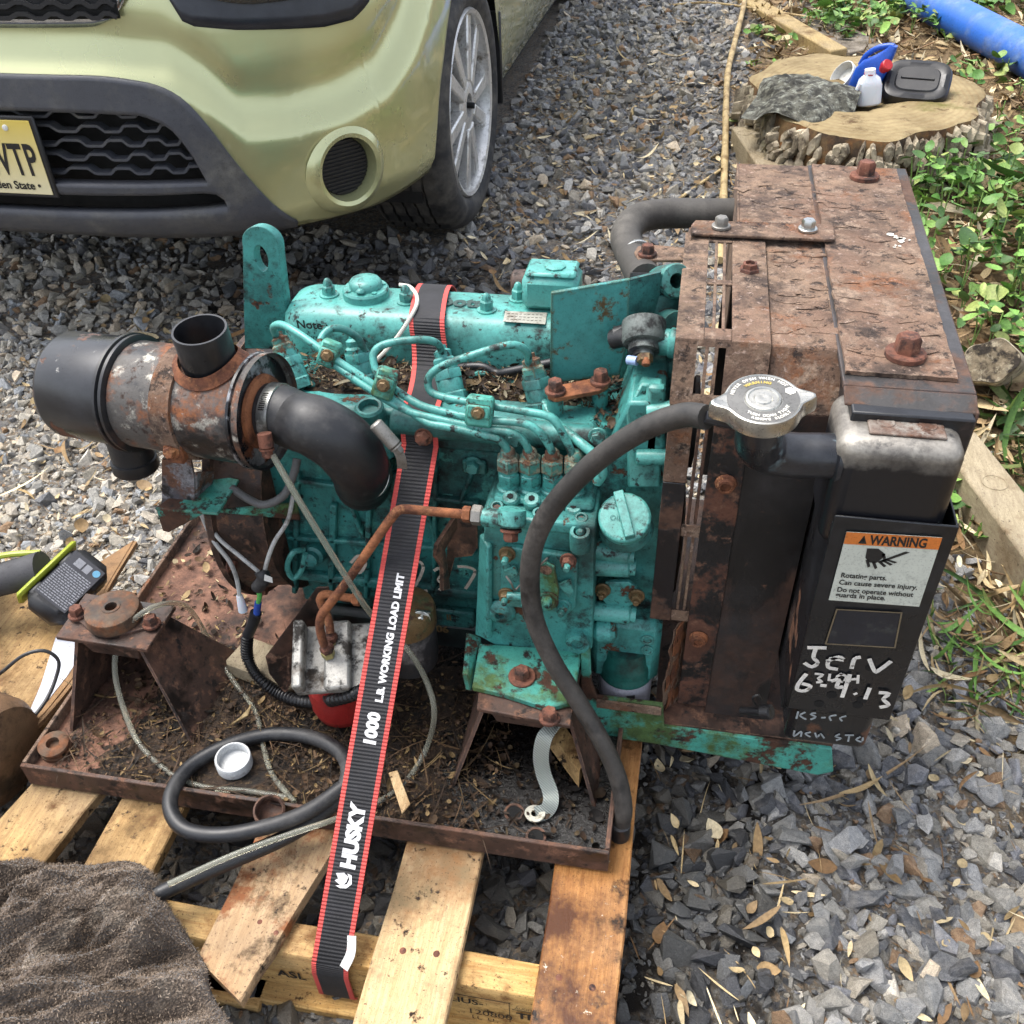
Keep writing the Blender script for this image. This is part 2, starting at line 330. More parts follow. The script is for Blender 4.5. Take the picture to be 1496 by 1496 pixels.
def scatter(name, protos, X, Y, Z, S, rot, colr, wet, m, label, cat, flat=True):
    """merge many small pieces into one mesh; rot (n,3,3), S (n,3), colr (n,3)"""
    which = rng.integers(0, len(protos), len(X)); VV = []; FF = []; CC = []; WW = []; o = 0
    for k, (pv, pf) in enumerate(protos):
        s = np.where(which == k)[0]
        if not len(s): continue
        v = np.einsum('nij,nvj->nvi', rot[s], pv[None]*S[s][:, None, :])+np.stack([X[s], Y[s], Z[s]], 1)[:, None]
        VV.append(v.reshape(-1, 3)); nv = len(pv)
        FF.append((pf[None]+(o+np.arange(len(s))*nv)[:, None, None]).reshape(-1, pf.shape[1])); o += len(s)*nv
        CC.append(np.repeat(colr[s], nv, 0)); WW.append(np.repeat(wet[s], nv))
    v = np.concatenate(VV).astype(np.float32); f = np.concatenate(FF).astype(np.int32); me = bpy.data.meshes.new(name); q = f.shape[1]
    me.vertices.add(len(v)); me.vertices.foreach_set('co', v.ravel()); me.loops.add(f.size); me.loops.foreach_set('vertex_index', f.ravel())
    me.polygons.add(len(f)); me.polygons.foreach_set('loop_start', np.arange(0, f.size, q, dtype=np.int32)); me.polygons.foreach_set('loop_total', np.full(len(f), q, np.int32))
    me.update(calc_edges=True)
    if flat: me.shade_flat()
    else: me.shade_smooth()
    c = np.concatenate(CC); a = me.attributes.new('tone', 'FLOAT_COLOR', 'POINT'); a.data.foreach_set('color', np.concatenate([c, np.ones((len(c), 1))], 1).astype(np.float32).ravel())
    a = me.attributes.new('wet', 'FLOAT', 'POINT'); a.data.foreach_set('value', np.concatenate(WW).astype(np.float32))
    me.materials.append(m); ob = bpy.data.objects.new(name, me); COL.objects.link(ob); tag(ob, label, cat, kind='stuff'); return ob
def rotz(n, tilt=.5):
    a, b, c = rng.uniform(0, 2*pi, n), rng.normal(0, tilt, n), rng.normal(0, tilt, n)
    ca, sa, cb, sb, cc, sc_ = np.cos(a), np.sin(a), np.cos(b), np.sin(b), np.cos(c), np.sin(c); z = np.zeros(n); o = np.ones(n)
    A = np.stack([ca, -sa, z, sa, ca, z, z, z, o], 1).reshape(n, 3, 3); B = np.stack([o, z, z, z, cb, -sb, z, sb, cb], 1).reshape(n, 3, 3); Cc = np.stack([cc, z, sc_, z, o, z, -sc_, z, cc], 1).reshape(n, 3, 3)
    return A @ B @ Cc
vgz = np.vectorize(gz); vse = np.vectorize(soil_edge)
def wetmask(X, Y):
    w = 1.3*np.exp(-(((X-.06)/.15)**2+((Y-.62)/.40)**2)**2)+1.2*np.exp(-(((X+.35)/.55)**2+((Y-.62)/.2)**2)**2)
    w += 1.25*np.exp(-(((X+.75)/.62)**2+((Y-2.22)/.24)**2)**2)
    return np.clip(w*rng.uniform(.6, 1.2, len(X)), 0, 1)
stones = [hullstone(i) for i in range(16)]; chips_ = [hullstone(40+i, 8) for i in range(8)]
t = NT('crushed_stone'); at_ = t.attr('tone'); wt = t.attr('wet').outputs['Fac']
spk = t.math('MULTIPLY', t.ramp(t.noise(900, 3, .7), .38, .62, .62, 1.25), t.ramp(t.noise(120, 6, .75), .36, .64, .72, 1.25))
def scale_col(t, col, f):
    n = t.n.new('ShaderNodeVectorMath'); n.operation = 'SCALE'; t.link(col, n.inputs[0]); t.link(f, n.inputs['Scale']); return n.outputs[0]
dusty = t.mix(t.ramp(t.noise(60, 5, .7), .45, .8, 0, .35), scale_col(t, at_.outputs['Color'], spk), lin('#a39a8a'))
t.set(col=t.mix(wt, dusty, scale_col(t, at_.outputs['Color'], t.ramp(t.noise(500), .3, .7, .18, .42))), rough=t.ramp(wt, .2, .9, .9, .3), spec=.35, nrm=t.bump(t.noise(190, 6, .75), .75, .004, t.bump(t.noise(800, 4, .7), .4, .001)))
stone_m = t.m
PAL_B = np.array([lin(h)[:3] for h in ('#75767a', '#67686a', '#8d8d8c', '#7f7f7d', '#5a5b5e', '#9e9c97', '#86837c', '#958e81')])
PAL_W = np.array([lin(h)[:3] for h in ('#aaa497', '#9b9588', '#b6b0a4', '#93918b', '#a39b8d', '#868480', '#b9aa94', '#8f9294')])
def gravel(name, n, x0, x1, y0, y1, smin, smed, smax, label, region, protos=None):
    X = rng.uniform(x0, x1, n); Y = rng.uniform(y0, y1, n)
    keep = region(X, Y) & (X < vse(Y)+rng.normal(0, .09, n)); X, Y = X[keep], Y[keep]; n = len(X)
    s = np.clip(smed*np.exp(rng.normal(0, .52, n)), smin, smax)
    S = np.stack([s*rng.uniform(.85, 1.35, n), s*rng.uniform(.7, 1.05, n), s*rng.uniform(.5, .95, n)], 1)
    Z = vgz(X, Y)+S[:, 2]*rng.uniform(-.25, .55, n)
    wsel = np.clip((-X-.55)*1.6+rng.normal(0, .3, n), 0, 1)*(Y < 2.3)+.12
    pick = rng.uniform(0, 1, n) < wsel
    c = np.where(pick[:, None], PAL_W[rng.integers(0, 8, n)], PAL_B[rng.integers(0, 8, n)])*rng.uniform(.8, 1.25, n)[:, None]
    tan = rng.uniform(0, 1, n) < .035; c[tan] = np.array(lin('#8a6f55')[:3])
    return scatter(name, protos or stones, X, Y, Z, S, rotz(n, .6), c, wetmask(X, Y), stone_m, label, 'gravel')
under = lambda X, Y: ~((X < -.68) & (Y > 2.55))
gravel('gravel', 30000, -2.1, .85, .3, 1.9, .004, .0092, .028, 'crushed grey stone gravel around the pallet and under the engine', under)
gravel('gravel', 34000, -2.1, .85, .3, 1.9, .002, .0042, .008, 'fine stone chips filling between the larger gravel', under, chips_)
gravel('gravel', 420, .03, .62, .35, 1.05, .012, .019, .034, 'large broken stones lying beside the pallet', under)
gravel('gravel', 27000, -2.9, .75, 1.85, 4.4, .006, .0125, .03, 'blue grey crushed stone of the driveway beside the car', under)
gravel('gravel', 14000, -1.1, .6, 4.3, 7.8, .008, .016, .03, 'far stretch of blue grey driveway gravel', under)
# dry bamboo leaves, chips and needles
def leafproto(L, W, fold, curl):
    n = 6; vs = []; fs = []
    for i in range(n+1):
        u_ = i/n; wd = W*math.sin(pi*min(1, u_**.8*.97+.03))**.8; z = curl*(u_-.5)**2*L
        vs += [(L*(u_-.5), -wd, z+fold*wd), (L*(u_-.5), 0, z), (L*(u_-.5), wd, z+fold*wd)]
    for i in range(n):
        a = i*3; fs += [(a, a+3, a+4, a+1), (a+1, a+4, a+5, a+2)]
    return np.array(vs), np.array(fs)
def leafmat(name, tr=.0, rough=.7):
    t = NT(name); a = t.attr('tone').outputs['Color']
    t.set(col=scale_col(t, a, t.ramp(t.noise(160, 5, .7), .3, .7, .65, 1.2)), rough=rough, spec=.3, nrm=t.bump(t.noise(240, 3, .6), .3, .001))
    return t.m
dry_m = leafmat('dry_leaf'); green_m = leafmat('green_leaf', rough=.5)
dryP = [leafproto(1, .08, .5, .5), leafproto(1, .1, .3, -.5), leafproto(1, .06, .7, .9)]
chipP = [leafproto(1, .16, .1, .2), leafproto(1, .3, .4, .8), leafproto(1, .05, .9, .1)]
DRY = np.array([lin(h)[:3] for h in ('#b39f78', '#c4b28c', '#a28a62', '#8c7350', '#cdbf9e', '#7d6040', '#927a5a')])
def leaves(name, protos, X, Y, Lm, pal, m, label, cat, lift=.012, tilt=.35, sd=.35, zz=None, kz=1):
    n = len(X); s = Lm*np.exp(rng.normal(0, sd, n)); S = np.stack([s, s*rng.uniform(.7, 1.3, n), s*kz], 1)
    Z = (vgz(X, Y) if zz is None else zz)+rng.uniform(.2, 1, n)*lift
    c = pal[rng.integers(0, len(pal), n)]*rng.uniform(.7, 1.2, n)[:, None]
    return scatter(name, protos, X, Y, Z, S, rotz(n, tilt), c, np.zeros(n), m, label, cat, flat=False)
def pts(n, x0, x1, y0, y1, f=lambda X, Y: np.ones(len(X), bool)):
    X = rng.uniform(x0, x1, n); Y = rng.uniform(y0, y1, n); k = f(X, Y); return X[k], Y[k]
offp = lambda X, Y: ~((X > -1.0) & (X < .02) & (Y < 1.35)) & ~((X < -.62) & (Y > 2.1))
X, Y = pts(850, -1.4, .8, .35, 5.5, offp)
leaves('dry_leaves', dryP, X, Y, .055, DRY, dry_m, 'dry straw coloured bamboo leaves strewn over the gravel', 'leaves', .026)
X, Y = pts(4200, -1.6, .8, .35, 4, offp)
leaves('wood_chips', chipP, X, Y, .02, DRY, dry_m, 'small straw and bark chips scattered among the stones', 'chips', .022)
needleP = [leafproto(1, .012, .9, .5), leafproto(1, .009, .9, -.4), leafproto(1, .02, .6, .3)]
X, Y = pts(1500, -1.4, .8, .35, 4, offp)
leaves('straw', needleP, X, Y, .06, DRY, dry_m, 'thin straw and needles scattered over the gravel', 'straw', .024, .2)
X, Y = pts(13000, .2, 2.6, .5, 6.5, lambda X, Y: X > vse(Y)-.06+.1*rng.normal(0, 1, len(X)))
leaves('leaf_litter', dryP+chipP[:1]+chipP[2:], X, Y, .055, np.vstack([DRY, DRY[3:]*.6]), dry_m, 'brown leaf litter covering the soil on the right', 'leaf litter', .03, .5)

# green ground cover and grass
GRN = np.array([lin(h)[:3] for h in ('#5f863e', '#6f9747', '#4f7834', '#80a353', '#456432', '#8f9d58')])
ovalP = [leafproto(1, .34, .25, .4), leafproto(1, .3, .35, -.3), leafproto(1, .38, .15, .6)]
def cover(n, x0, x1, y0, y1, L, h, label):
    k = max(4, n//9); cx, cy = rng.uniform(x0, x1, k), rng.uniform(y0, y1, k); hh = h*rng.uniform(.35, 1.1, k)
    j = rng.integers(0, k, n); r = rng.normal(0, .035, (2, n))*(L/.04); X, Y = cx[j]+r[0], cy[j]+r[1]
    zz = vgz(X, Y)+hh[j]*rng.uniform(.45, 1, n)
    leaves('ground_cover', ovalP, X, Y, L, GRN, green_m, label, 'plants', .01, .42, .3, zz)
    m = MB()
    for a in range(k):
        for b in range(2):
            z = gz(cx[a], cy[a]); m.tube([(cx[a], cy[a], z), (cx[a]+.01*b, cy[a]+.008, z+hh[a]*.5), (cx[a]+.03*(b-.5), cy[a]+.02*b, z+hh[a]*.95)], .0018, 4, sm=2)
    return m
st_m = mat('plant_stem', '#6d8a45', .6)
STEMS = MB()
for a in ((460, .56, .98, 2.35, 3.05, .033, .16, 'bright green leafy plants growing beside the rusty radiator top'),
          (220, .68, .95, 2.0, 2.35, .034, .1, 'green leafy plants growing beside the cut branch stub'),
          (520, .42, 1.0, 4.45, 5.6, .038, .1, 'green plants covering the soil behind the stump and grey board'),
          (380, 1.15, 1.9, 4.6, 5.8, .05, .1, 'green plants growing beyond the blue pipe'),
          (240, .9, 1.5, 3.2, 4.3, .04, .1, 'green plants between the stump and the blue pipe'),
          (90, .17, .42, 3.1, 4.6, .035, .05, 'sparse green seedlings beside the bamboo cane'),
          (50, .5, .62, 1.45, 1.75, .04, .05, 'few green leaves beside the grey timber near the radiator')):
    STEMS.merge(cover(*a))
single('plant_stems', STEMS, st_m, (0, 0, 0), 'thin green stems under the leafy ground cover', 'stems', kind='stuff')
bladeP = [leafproto(1, .03, .4, .9), leafproto(1, .022, .5, -.8), leafproto(1, .04, .3, 1.2)]
def grass(n, x0, x1, y0, y1, L, label, tilt=.9, pal=GRN):
    X, Y = pts(n, x0, x1, y0, y1); leaves('grass', bladeP, X, Y, L, pal, green_m, label, 'grass', L*.3, tilt, .3)
grass(160, .47, .72, 1.05, 1.36, .09, 'tuft of green and straw grass beside the gravel on the right', .7, np.vstack([GRN, DRY[:4]]))
grass(90, .66, .95, 1.55, 2.05, .15, 'long dark green grass blades around the cut branch stub', .8, GRN*.5)
grass(60, .8, 1.05, 2.3, 3.2, .2, 'long dark green blades rising at the right of the leafy plants', .9, GRN*.55)

# ---------------------------------------------------------------- parked hatchback
XC, HW = -1.49, .885
car = Thing('parked_car', 'pale green hatchback parked on the gravel behind the engine', 'car', (XC, 3.9, .17))
def plan(th, o=0):
    sg = 1 if th >= 0 else -1; a = min(abs(th), pi/2-1e-4)
    def q(a): a = min(max(a, 1e-6), pi/2-1e-6); return HW*sin(a)**(2/3.2), 2.5-.7*cos(a)**(2/2.2)
    (xa, ya), (xb, yb) = q(a-1e-3), q(a+1e-3); L = math.hypot(xb-xa, yb-ya); x, y = q(a)
    return XC+sg*(x+(yb-ya)/L*o), y-(xb-xa)/L*o
I = np.interp
def prof(z): return float(I(z, (.36, .40, .45, .55, .66, .74, .82, .90, .95, .985), (-.07, -.035, -.008, 0, .002, -.004, -.012, -.03, -.06, -.12)))
def crease(th): return float(I(abs(th), (0, .2, .355, .444, .511, .647, .844, 1.027, 1.19, 1.4), (.769, .766, .75, .70, .645, .638, .646, .671, .739, .86)))
def sst(x): x = max(0, min(1, x)); return x*x*(3-2*x)
def boff(th, z):
    c = crease(th); return prof(z)+.024*sst((c+.015-z)/.055)-.012-.010*math.exp(-((z-c-.05)/.035)**2)
def arch(y):
    z = 0
    for yc in (2.651, 5.2):
        d = .372**2-(y-yc)**2
        if d > 0: z = max(z, .462+math.sqrt(d)+(.06 if yc > 4 else 0))
    return z
paint = NT('car_paint'); t = paint; nz = t.noise(9, 3); t.set(col=t.mix(t.ramp(t.noise(2.5, 6, .7), .56, .8, 0, .35), lin('#b5b788'), lin('#9d9d74')), rough=t.ramp(t.noise(3, 5, .7), .4, .7, .24, .40), metal=.6, coat=1.0, coatr=.04, nrm=t.bump(t.noise(900, 2), .02, .0005)); paint = paint.m
clad_m = mat('grey_cladding', '#404248', .55, 0, [('#6a6862', 6, .54, .75, .75, 0), ('#8a8478', 90, .72, .76, .9, 0)], [(700, .12, .0006)], .08, 4)
dark_p = mat('dark_plastic', '#17181b', .5); void = mat('grille_void', '#08090a', .8)
NF = 90; ths = sorted(set([round(1.5695*k/NF, 5) for k in range(NF+1)]+[.672, .978, .627, .424, .386]))
fz, fr, fth, frt = .512, .0785, .825, .153
def shell(name, cols, rows, off, m, th=.012, sides=(1,), K=None):
    """cols: list of (theta, [z0,z1,...]) ; rows: subdivisions per interval, None to leave open"""
    mm = MB()
    for sg in sides:
        R = []
        for (a, zs) in cols:
            col = []
            for i, n in enumerate(rows):
                for k in range(abs(n)+1): z = zs[i]+(zs[i+1]-zs[i])*k/abs(n); x, y = plan(a*sg, off(a, z)); col.append(V(x, y, z))
            R.append(col)
        o = len(mm.v); n_ = len(R[0]); mm.v += [tuple(v) for c in R for v in c]
        for i in range(len(R)-1):
            b = 0
            for n in rows:
                if n > 0:
                    for k in range(n):
                        q = (o+i*n_+b+k, o+(i+1)*n_+b+k, o+(i+1)*n_+b+k+1, o+i*n_+b+k+1); q = q if sg > 0 else q[::-1]
                        if (Vector(mm.v[q[0]])-Vector(mm.v[q[3]])).length+(Vector(mm.v[q[1]])-Vector(mm.v[q[2]])).length > 1e-5: mm.f.append(q); mm.m.append(0)
                b += abs(n)+1
    ob = car.part(name, mm, m, angle=50)
    w_ = ob.modifiers.new('weld', 'WELD'); w_.merge_threshold = 1e-4
    s_ = ob.modifiers.new('solid', 'SOLIDIFY'); s_.thickness = th; s_.offset = -1
    return ob
def border(a): return sum(float(I(a+d, (0, .202, .332, .396, .464, .555, .627), (.753, .75, .729, .69, .575, .464, .406))) for d in (-.04, -.025, -.012, 0, .012, .025, .04))/7
def fogz(a):
    d = 1-((a-fth)/frt)**2
    return (fz-.03*(a-fth)-fr*math.sqrt(max(0, d)), fz-.03*(a-fth)+fr*math.sqrt(max(0, d)))
cols = []
for a in ths:
    x, y = plan(a); lo = border(a)-.02 if a < .61 else float(I(a, (.61, .627, .782, .995, 1.152, 1.4), (.40, .402, .401, .394, .405, .42)))
    lo = max(lo, arch(y)); hi = float(I(a, (0, .6, 1.0, 1.3, 1.57), (.955, .96, .975, .98, .985))); f = fogz(a) if fth-frt <= a <= fth+frt else (.512, .512)
    f = (max(f[0], lo), max(f[1], lo)); cols.append((a, [lo, f[0], f[1], hi]))
bump_ = shell('front_bumper', cols, (8, -1, 26), boff, paint, .006, (1, -1))
cols = []
for a in [x for x in ths if x <= .6271]:
    zb = float(I(a, (0, .176, .394, .627), (.41, .405, .398, .398))); zt = max(border(a), zb+.004)
    g2 = (float(I(a, (0, .36, .424), (.473, .475, .478))), float(I(a, (0, .37, .415, .424), (.513, .513, .506, .478)))) if a <= .424 else (.478, .478)
    g1 = (float(I(a, (0, .386), (.536, .533))), float(I(a, (0, .106, .268, .325, .361, .386), (.686, .685, .677, .653, .603, .533)))) if a <= .386 else (.533, .533)
    zs = [zb, g2[0], g2[1], g1[0], g1[1], zt]; zs = [min(z, zt) for z in zs]; cols.append((a, zs))
shell('lower_cladding', cols, (4, -1, 3, -1, 8), lambda a, z: .021+prof(z)*.8-.02*sst((.45-z)/.08), clad_m, .03, (1, -1))
m_ = MB(); back = [[V(*plan(a, -.075), z) for z in (.44, .72)] for a in [k*.44/20-.22*2 for k in range(0, 41)]]; m_.rings(back, False); car.part('grille_back', m_, void)
for k, z in enumerate((.556, .585, .614, .643, .672)):
    lim = float(I(z, (.533, .603, .653, .677), (.375, .35, .315, .26)))
    for sg in (1, -1):
        P_ = []; n = 70
        for i in range(n+1):
            a = lim*i/n; ph = (i/n*lim/.085+.5*(k % 2)) % 1; zz = z+.0058*(1 if ph < .36 else (-1 if .5 < ph < .86 else (1-2*(ph-.36)/.14 if ph <= .5 else -1+2*(ph-.86)/.14))); x, y = plan(a*sg, -.018); P_.append(V(x, y, zz))
        m_ = MB(); m_.ribbon(P_, .0055, .024, (0, 0, 1), sm=0); car.part('grille_bar', m_, clad_m)
x, y = plan(.2, 0)
# licence plate
m_ = MB(); yp = 1.776; m_.box((XC-.163, yp+.002, .506), (XC+.163, yp+.012, .675), c=.003); pf_ = car.part('plate_holder', m_, dark_p)
t = NT('plate_yellow'); z_ = t.sep(2); t.set(col=t.mix(t.ramp(z_, .355, .50), lin('#cfc6a0'), lin('#cdb552')), rough=.4); 
m_ = MB(); m_.box((XC-.1525, yp, .514), (XC+.1525, yp+.0018, .667), c=.0006)
m_.text('WTP', (XC+.1425, yp, .556), (1, 0, 0), (0, 0, 1), .092, 1, 'RIGHT', lift=.0012, bold=.0018, xs=.56, sp=1.1); m_.text('Garden State \u2022', (XC+.132, yp, .525), (1, 0, 0), (0, 0, 1), .024, 1, 'RIGHT', lift=.0012, bold=.0006); m_.text('New Jersey', (XC, yp, .640), (1, 0, 0), (0, 0, 1), .028, 1, 'CENTER', lift=.0012)
m_.lathe((XC+.095, yp, .652), (0, -1, 0), [(.0065, 0), (.006, .002), (.004, .003)], 12, 2); car.part('licence_plate', m_, [t.m, ink, white_plastic], pf_)
# fog lamp recess
for sg in (1, -1):
    A_ = fth; x, y = plan(A_*sg, boff(A_, fz)); x2, y2 = plan(A_*sg, boff(A_, fz)+.1); nn = V(x2-x, y2-y, 0).normalized(); c_ = V(x, y, fz)
    m_ = MB(); m_.lathe(c_+nn*.002, nn, [(fr+.024, -.014), (fr+.012, .003), (fr, .010), (fr-.009, .007), (fr-.013, -.006), (fr-.017, -.034)], 56, cap0=False, cap1=False); fg = car.part('fog_surround', m_, paint)
    m_ = MB(); m_.lathe(c_-nn*.024, nn, [(fr-.012, 0), (fr-.017, .004)], 48, cap0=False)
    for k in range(14):
        zz = -(fr-.020)+2*(fr-.020)*(k+.5)/14; hw = math.sqrt(max(0, (fr-.018)**2-zz*zz)); tx = V(-nn.y, nn.x, 0); a_ = c_-nn*.0205+V(0, 0, zz); m_.prism([a_-tx*hw+V(0, 0, -.0018), a_+tx*hw+V(0, 0, -.0018), a_+tx*hw+V(0, 0, .0018), a_-tx*hw+V(0, 0, .0018)], nn*.004)
    car.part('fog_blank', m_, dark_p, fg)
# headlight and upper grille surrounds
for sg in (1, -1):
    cols = []
    for k in range(25): a = .378+(1.06-.378)*k/24; lo = float(I(a, (.378, .39, .42, .55, .83, .95, 1.03, 1.06), (.88, .845, .826, .812, .795, .797, .82, .86))); cols.append((a, [lo, .995 if lo < .985 else lo+.01]))
    shell('headlight_surround', cols, (8,), lambda a, z: boff(a, z)+.006, mat('headlight_blue_black', '#23262e', .35), .01, (sg,))
    cols = [(a, [.853+.03*abs((a-.7)/.25)**3, .985]) for a in [.46+.48*k/16 for k in range(17)]]; shell('headlight_lens', cols, (6,), lambda a, z: boff(a, z)+.012, mat('lens_smoke', '#0c0d10', .08, 0, coat=.8), .006, (sg,))
cols = [(a, [float(I(a, (0, .2, .25, .285), (.828, .83, .845, .88))), .93]) for a in [.285*k/14 for k in range(15)]]
shell('upper_grille_frame', cols, (4,), lambda a, z: boff(a, z)+.012, mat('chrome', '#b9bcc2', .12, 1), .008, (1, -1))
cols = [(a, [.845, .93]) for a in [.262*k/14 for k in range(15)]]; shell('upper_grille', cols, (4,), lambda a, z: boff(a, z)+.016, void, .006, (1, -1))
for z in (.852, .872, .895):
    m_ = MB(); m_.ribbon([V(*plan(a, boff(a, z)+.022), z+.004*(1 if int(abs(a)*40) % 2 else -1)) for a in [-.26+.52*k/40 for k in range(41)]], .008, .006, (0, 0, 1), sm=0); car.part('grille_bar', m_, dark_p)
# flanks, bonnet, cabin
m_ = MB(); R = []
for k in range(70):
    y = 2.5+k*.052; x = XC+HW-(.06*max(0, (y-5.4)/.6)**2); lo = max(.36 if y > 2.9 else .42, arch(y)); R.append([V(x-.06*sst((.5-z)/.2)-.05*sst((z-1.0)/.3), y, z) for z in [lo+(1.05-lo)*i/14 for i in range(15)]])
for sg in (1, -1):
    mm = MB(); mm.rings([[V(XC+sg*(v.x-XC), v.y, v.z) for v in (c if sg > 0 else c)] for c in R], False); car.part('body_side', mm, paint)
m_ = MB(); R = []
for k in range(12):
    v = k/11; R.append([V(XC+HW*.94*s_*(.92+.08*v), 1.87+.16*abs(s_)**3+v*(.85-.1*abs(s_)), .955+.10*v+.05*(1-s_*s_)*(.3+v)) for s_ in [-1+2*i/24 for i in range(25)]])
m_.rings(R, False); car.part('bonnet', m_, paint)
m_ = MB(); m_.prism([V(XC-.78, 2.7, 1.08), V(XC-.64, 3.3, 1.66), V(XC-.64, 5.6, 1.66), V(XC-.8, 6.0, 1.05), V(XC-.8, 2.9, 1.03)], (1.5, 0, 0)); car.part('cabin', m_, mat('car_glass', '#10151a', .1, 0, coat=.5), bevel=.06, seg=3)
m_ = MB(); m_.box((XC-.68, 3.2, 1.60), (XC+.68, 5.7, 1.70)); car.part('roof', m_, paint, bevel=.05, seg=3)
m_ = MB(); m_.box((XC-.8, 2.35, .30), (XC+.8, 6.0, .95)); m_.box((XC-.55, 2.05, .36), (XC+.55, 2.36, .9)); car.part('underbody', m_, void)
# wheels
tyre_m = NT('tyre_rubber'); t = tyre_m; mp = t.n.new('ShaderNodeSeparateXYZ'); t.link(t.src, mp.inputs[0])
t.set(col=t.mix(t.ramp(t.noise(14, 6, .7), .42, .7), lin('#1f2023'), lin('#55524d')), rough=.75, nrm=t.bump(t.noise(60, 5, .7), .2, .002)); tyre_m = tyre_m.m
alloy = mat('alloy_silver', '#d2d2d0', .32, .55, [('#7d756a', 18, .58, .72, .7, .2)], None, .06, 10)
def wheel(cx, cy, cz, sg, steer=0):
    o = V(cx, cy, cz); d = V(sg*cos(steer), -sin(steer)*sg, 0); m_ = MB(); w2 = .107
    pr = [(.236, -.012), (.250, .002), (.275, .010), (.300, .004), (.318, -.012), (.327, -.030)]
    for k in range(5):
        h = -.034-k*.034; pr += [(.330, h), (.331, h-.026), (.320, h-.027), (.320, h-.033)]
    pr += [(.329, -.205), (.318, -.222), (.29, -.232), (.24, -.22)]
    x_, y_, z_ = frame(d); N = 120; R = [[o+z_*h+(x_*cos(2*pi*j/N)+y_*sin(2*pi*j/N))*(r-(.006 if (.328 < r < .3315 and j % 3 == 0) else 0)) for j in range(N)] for r, h in pr]; m_.rings(R, True)
    wh = car.part('wheel', m_, tyre_m, angle=60)
    m_ = MB(); m_.lathe(o, d, [(.20, -.2), (.222, -.19), (.222, -.03), (.236, -.016), (.240, -.006), (.236, .002), (.226, -.002), (.218, -.03), (.214, -.1)], 64, cap0=False, cap1=False); rim = car.part('rim', m_, alloy, wh)
    m_ = MB(); m_.lathe(o, d, [(.13, -.13), (.20, -.12)], 40); m_.lathe(o, d, [(.215, -.15), (.05, -.149)], 30); car.part('brake', m_, mat('brake_dark', '#1a1a1b', .7), wh)
    m_ = MB(); m_.lathe(o, d, [(.072, -.06), (.070, -.018), (.060, -.010), (.031, -.008), (.030, -.03)], 36, cap1=False); m_.lathe(o+d*-.03, d, [(.030, 0), (.0295, .0005)], 20, 1); m_.cyl(o-d*.03, o+d*.006, .008, n=10, mi=1)
    car.part('hub', m_, [alloy, void], wh)
    for k in range(10):
        a = 2*pi*k/10+.1+(.07 if k % 2 else -.07); e = x_*cos(a)+y_*sin(a); s_ = z_.cross(e); m_ = MB()
        m_.prism([o+e*.06+s_*.016-d*.012, o+e*.225+s_*.020-d*.012, o+e*.225-s_*.020-d*.012, o+e*.06-s_*.016-d*.012], -d*.030); m_.v = [tuple(Vector(v)+d*(.006 if (Vector(v)-o).dot(d) > -.02 and (Vector(v)-o).length < .1 else 0)) for v in m_.v]; car.part('spoke', m_, alloy, wh, bevel=.005)
wheel(-.613, 2.651, .462, 1, rad(1.5)); wheel(-.62, 5.2, .57, 1); wheel(2*XC+.613, 2.651, .462, -1)
m_ = MB(); m_.box((-.84, 3.015, .36), (-.60, 3.03, .62), c=.004); car.part('mud_flap', m_, dark_p)
m_ = MB(); m_.box((-.86, 2.3, .42), (-.84, 3.02, .86)); m_.box((-.86, 2.33, .84), (-.625, 3.0, .85)); car.part('wheel_liner', m_, void)

# ---------------------------------------------------------------- tree stump and what stands on it
bark_m = mat('stump_bark', '#a89c85', .9, 0, [('#5d5142', 18, .48, .64, .95, 0), ('#b3a78e', 50, .58, .68, .9, 0), ('#4b5a35', 7, .60, .72, .95, 0)], [(60, .6, .004), (240, .5, .0015)], .2, 14)
t = NT('stump_cut_face'); cx = t.n.new('ShaderNodeMapping'); t.link(t.src, cx.inputs[0]); cx.inputs['Scale'].default_value = (1.3, 1, 1); ln = t.n.new('ShaderNodeVectorMath'); ln.operation = 'LENGTH'; t.link(cx.outputs[0], ln.inputs[0])
rr_ = t.math('ADD', ln.outputs['Value'], t.math('MULTIPLY', t.noise(5, 4), .05)); ringw = t.math('SINE', t.math('MULTIPLY', rr_, 260)); C = t.mix(t.ramp(t.noise(7, 7, .7), .35, .65), lin('#736448'), lin('#9a8a68')); C = t.mix(t.ramp(ringw, -.2, 1, 0, .25), C, lin('#6d5432')); C = t.mix(t.ramp(t.noise(4, 6, .7, seed=2), .54, .68), C, lin('#5f5a30')); C = t.mix(t.ramp(t.noise(13, 7, .7, seed=4), .58, .68), C, lin('#54422c'))
t.set(col=C, rough=.85, spec=.2, nrm=t.bump(t.noise(30, 6, .7, stretch=(1, 4, 1)), .5, .006)); cut_m = t.m
SX, SY, SZ, RX, RY = .515, 3.36, .335, .365, .47
st = Thing('tree_stump', 'wide cut tree stump with rough bark behind the radiator', 'stump', (SX, SY, .15))
def srad(a): return 1+.05*sin(3*a+1)+.035*sin(7*a)+.02*sin(13*a+2)-.10*math.exp(-((a-3.6)/.3)**2)
m_ = MB(); N = 96; R = []
for k, h in ((1.16, .10), (1.06, .17), (1.0, .24), (.985, .31), (.97, SZ-.006)): R.append([V(SX+RX*k*srad(a)*cos(a), SY+RY*k*srad(a)*sin(a), h) for a in [2*pi*i/N for i in range(N)]])
m_.rings(R, True); trunk = st.part('trunk', m_, mat('stump_inner', '#6a5334', .9, 0, [('#8a5a2a', 14, .5, .62, .9, 0), ('#3a2b1c', 8, .5, .64, .9, 0)], [(40, .6, .004)]))
m_ = MB(); R = []
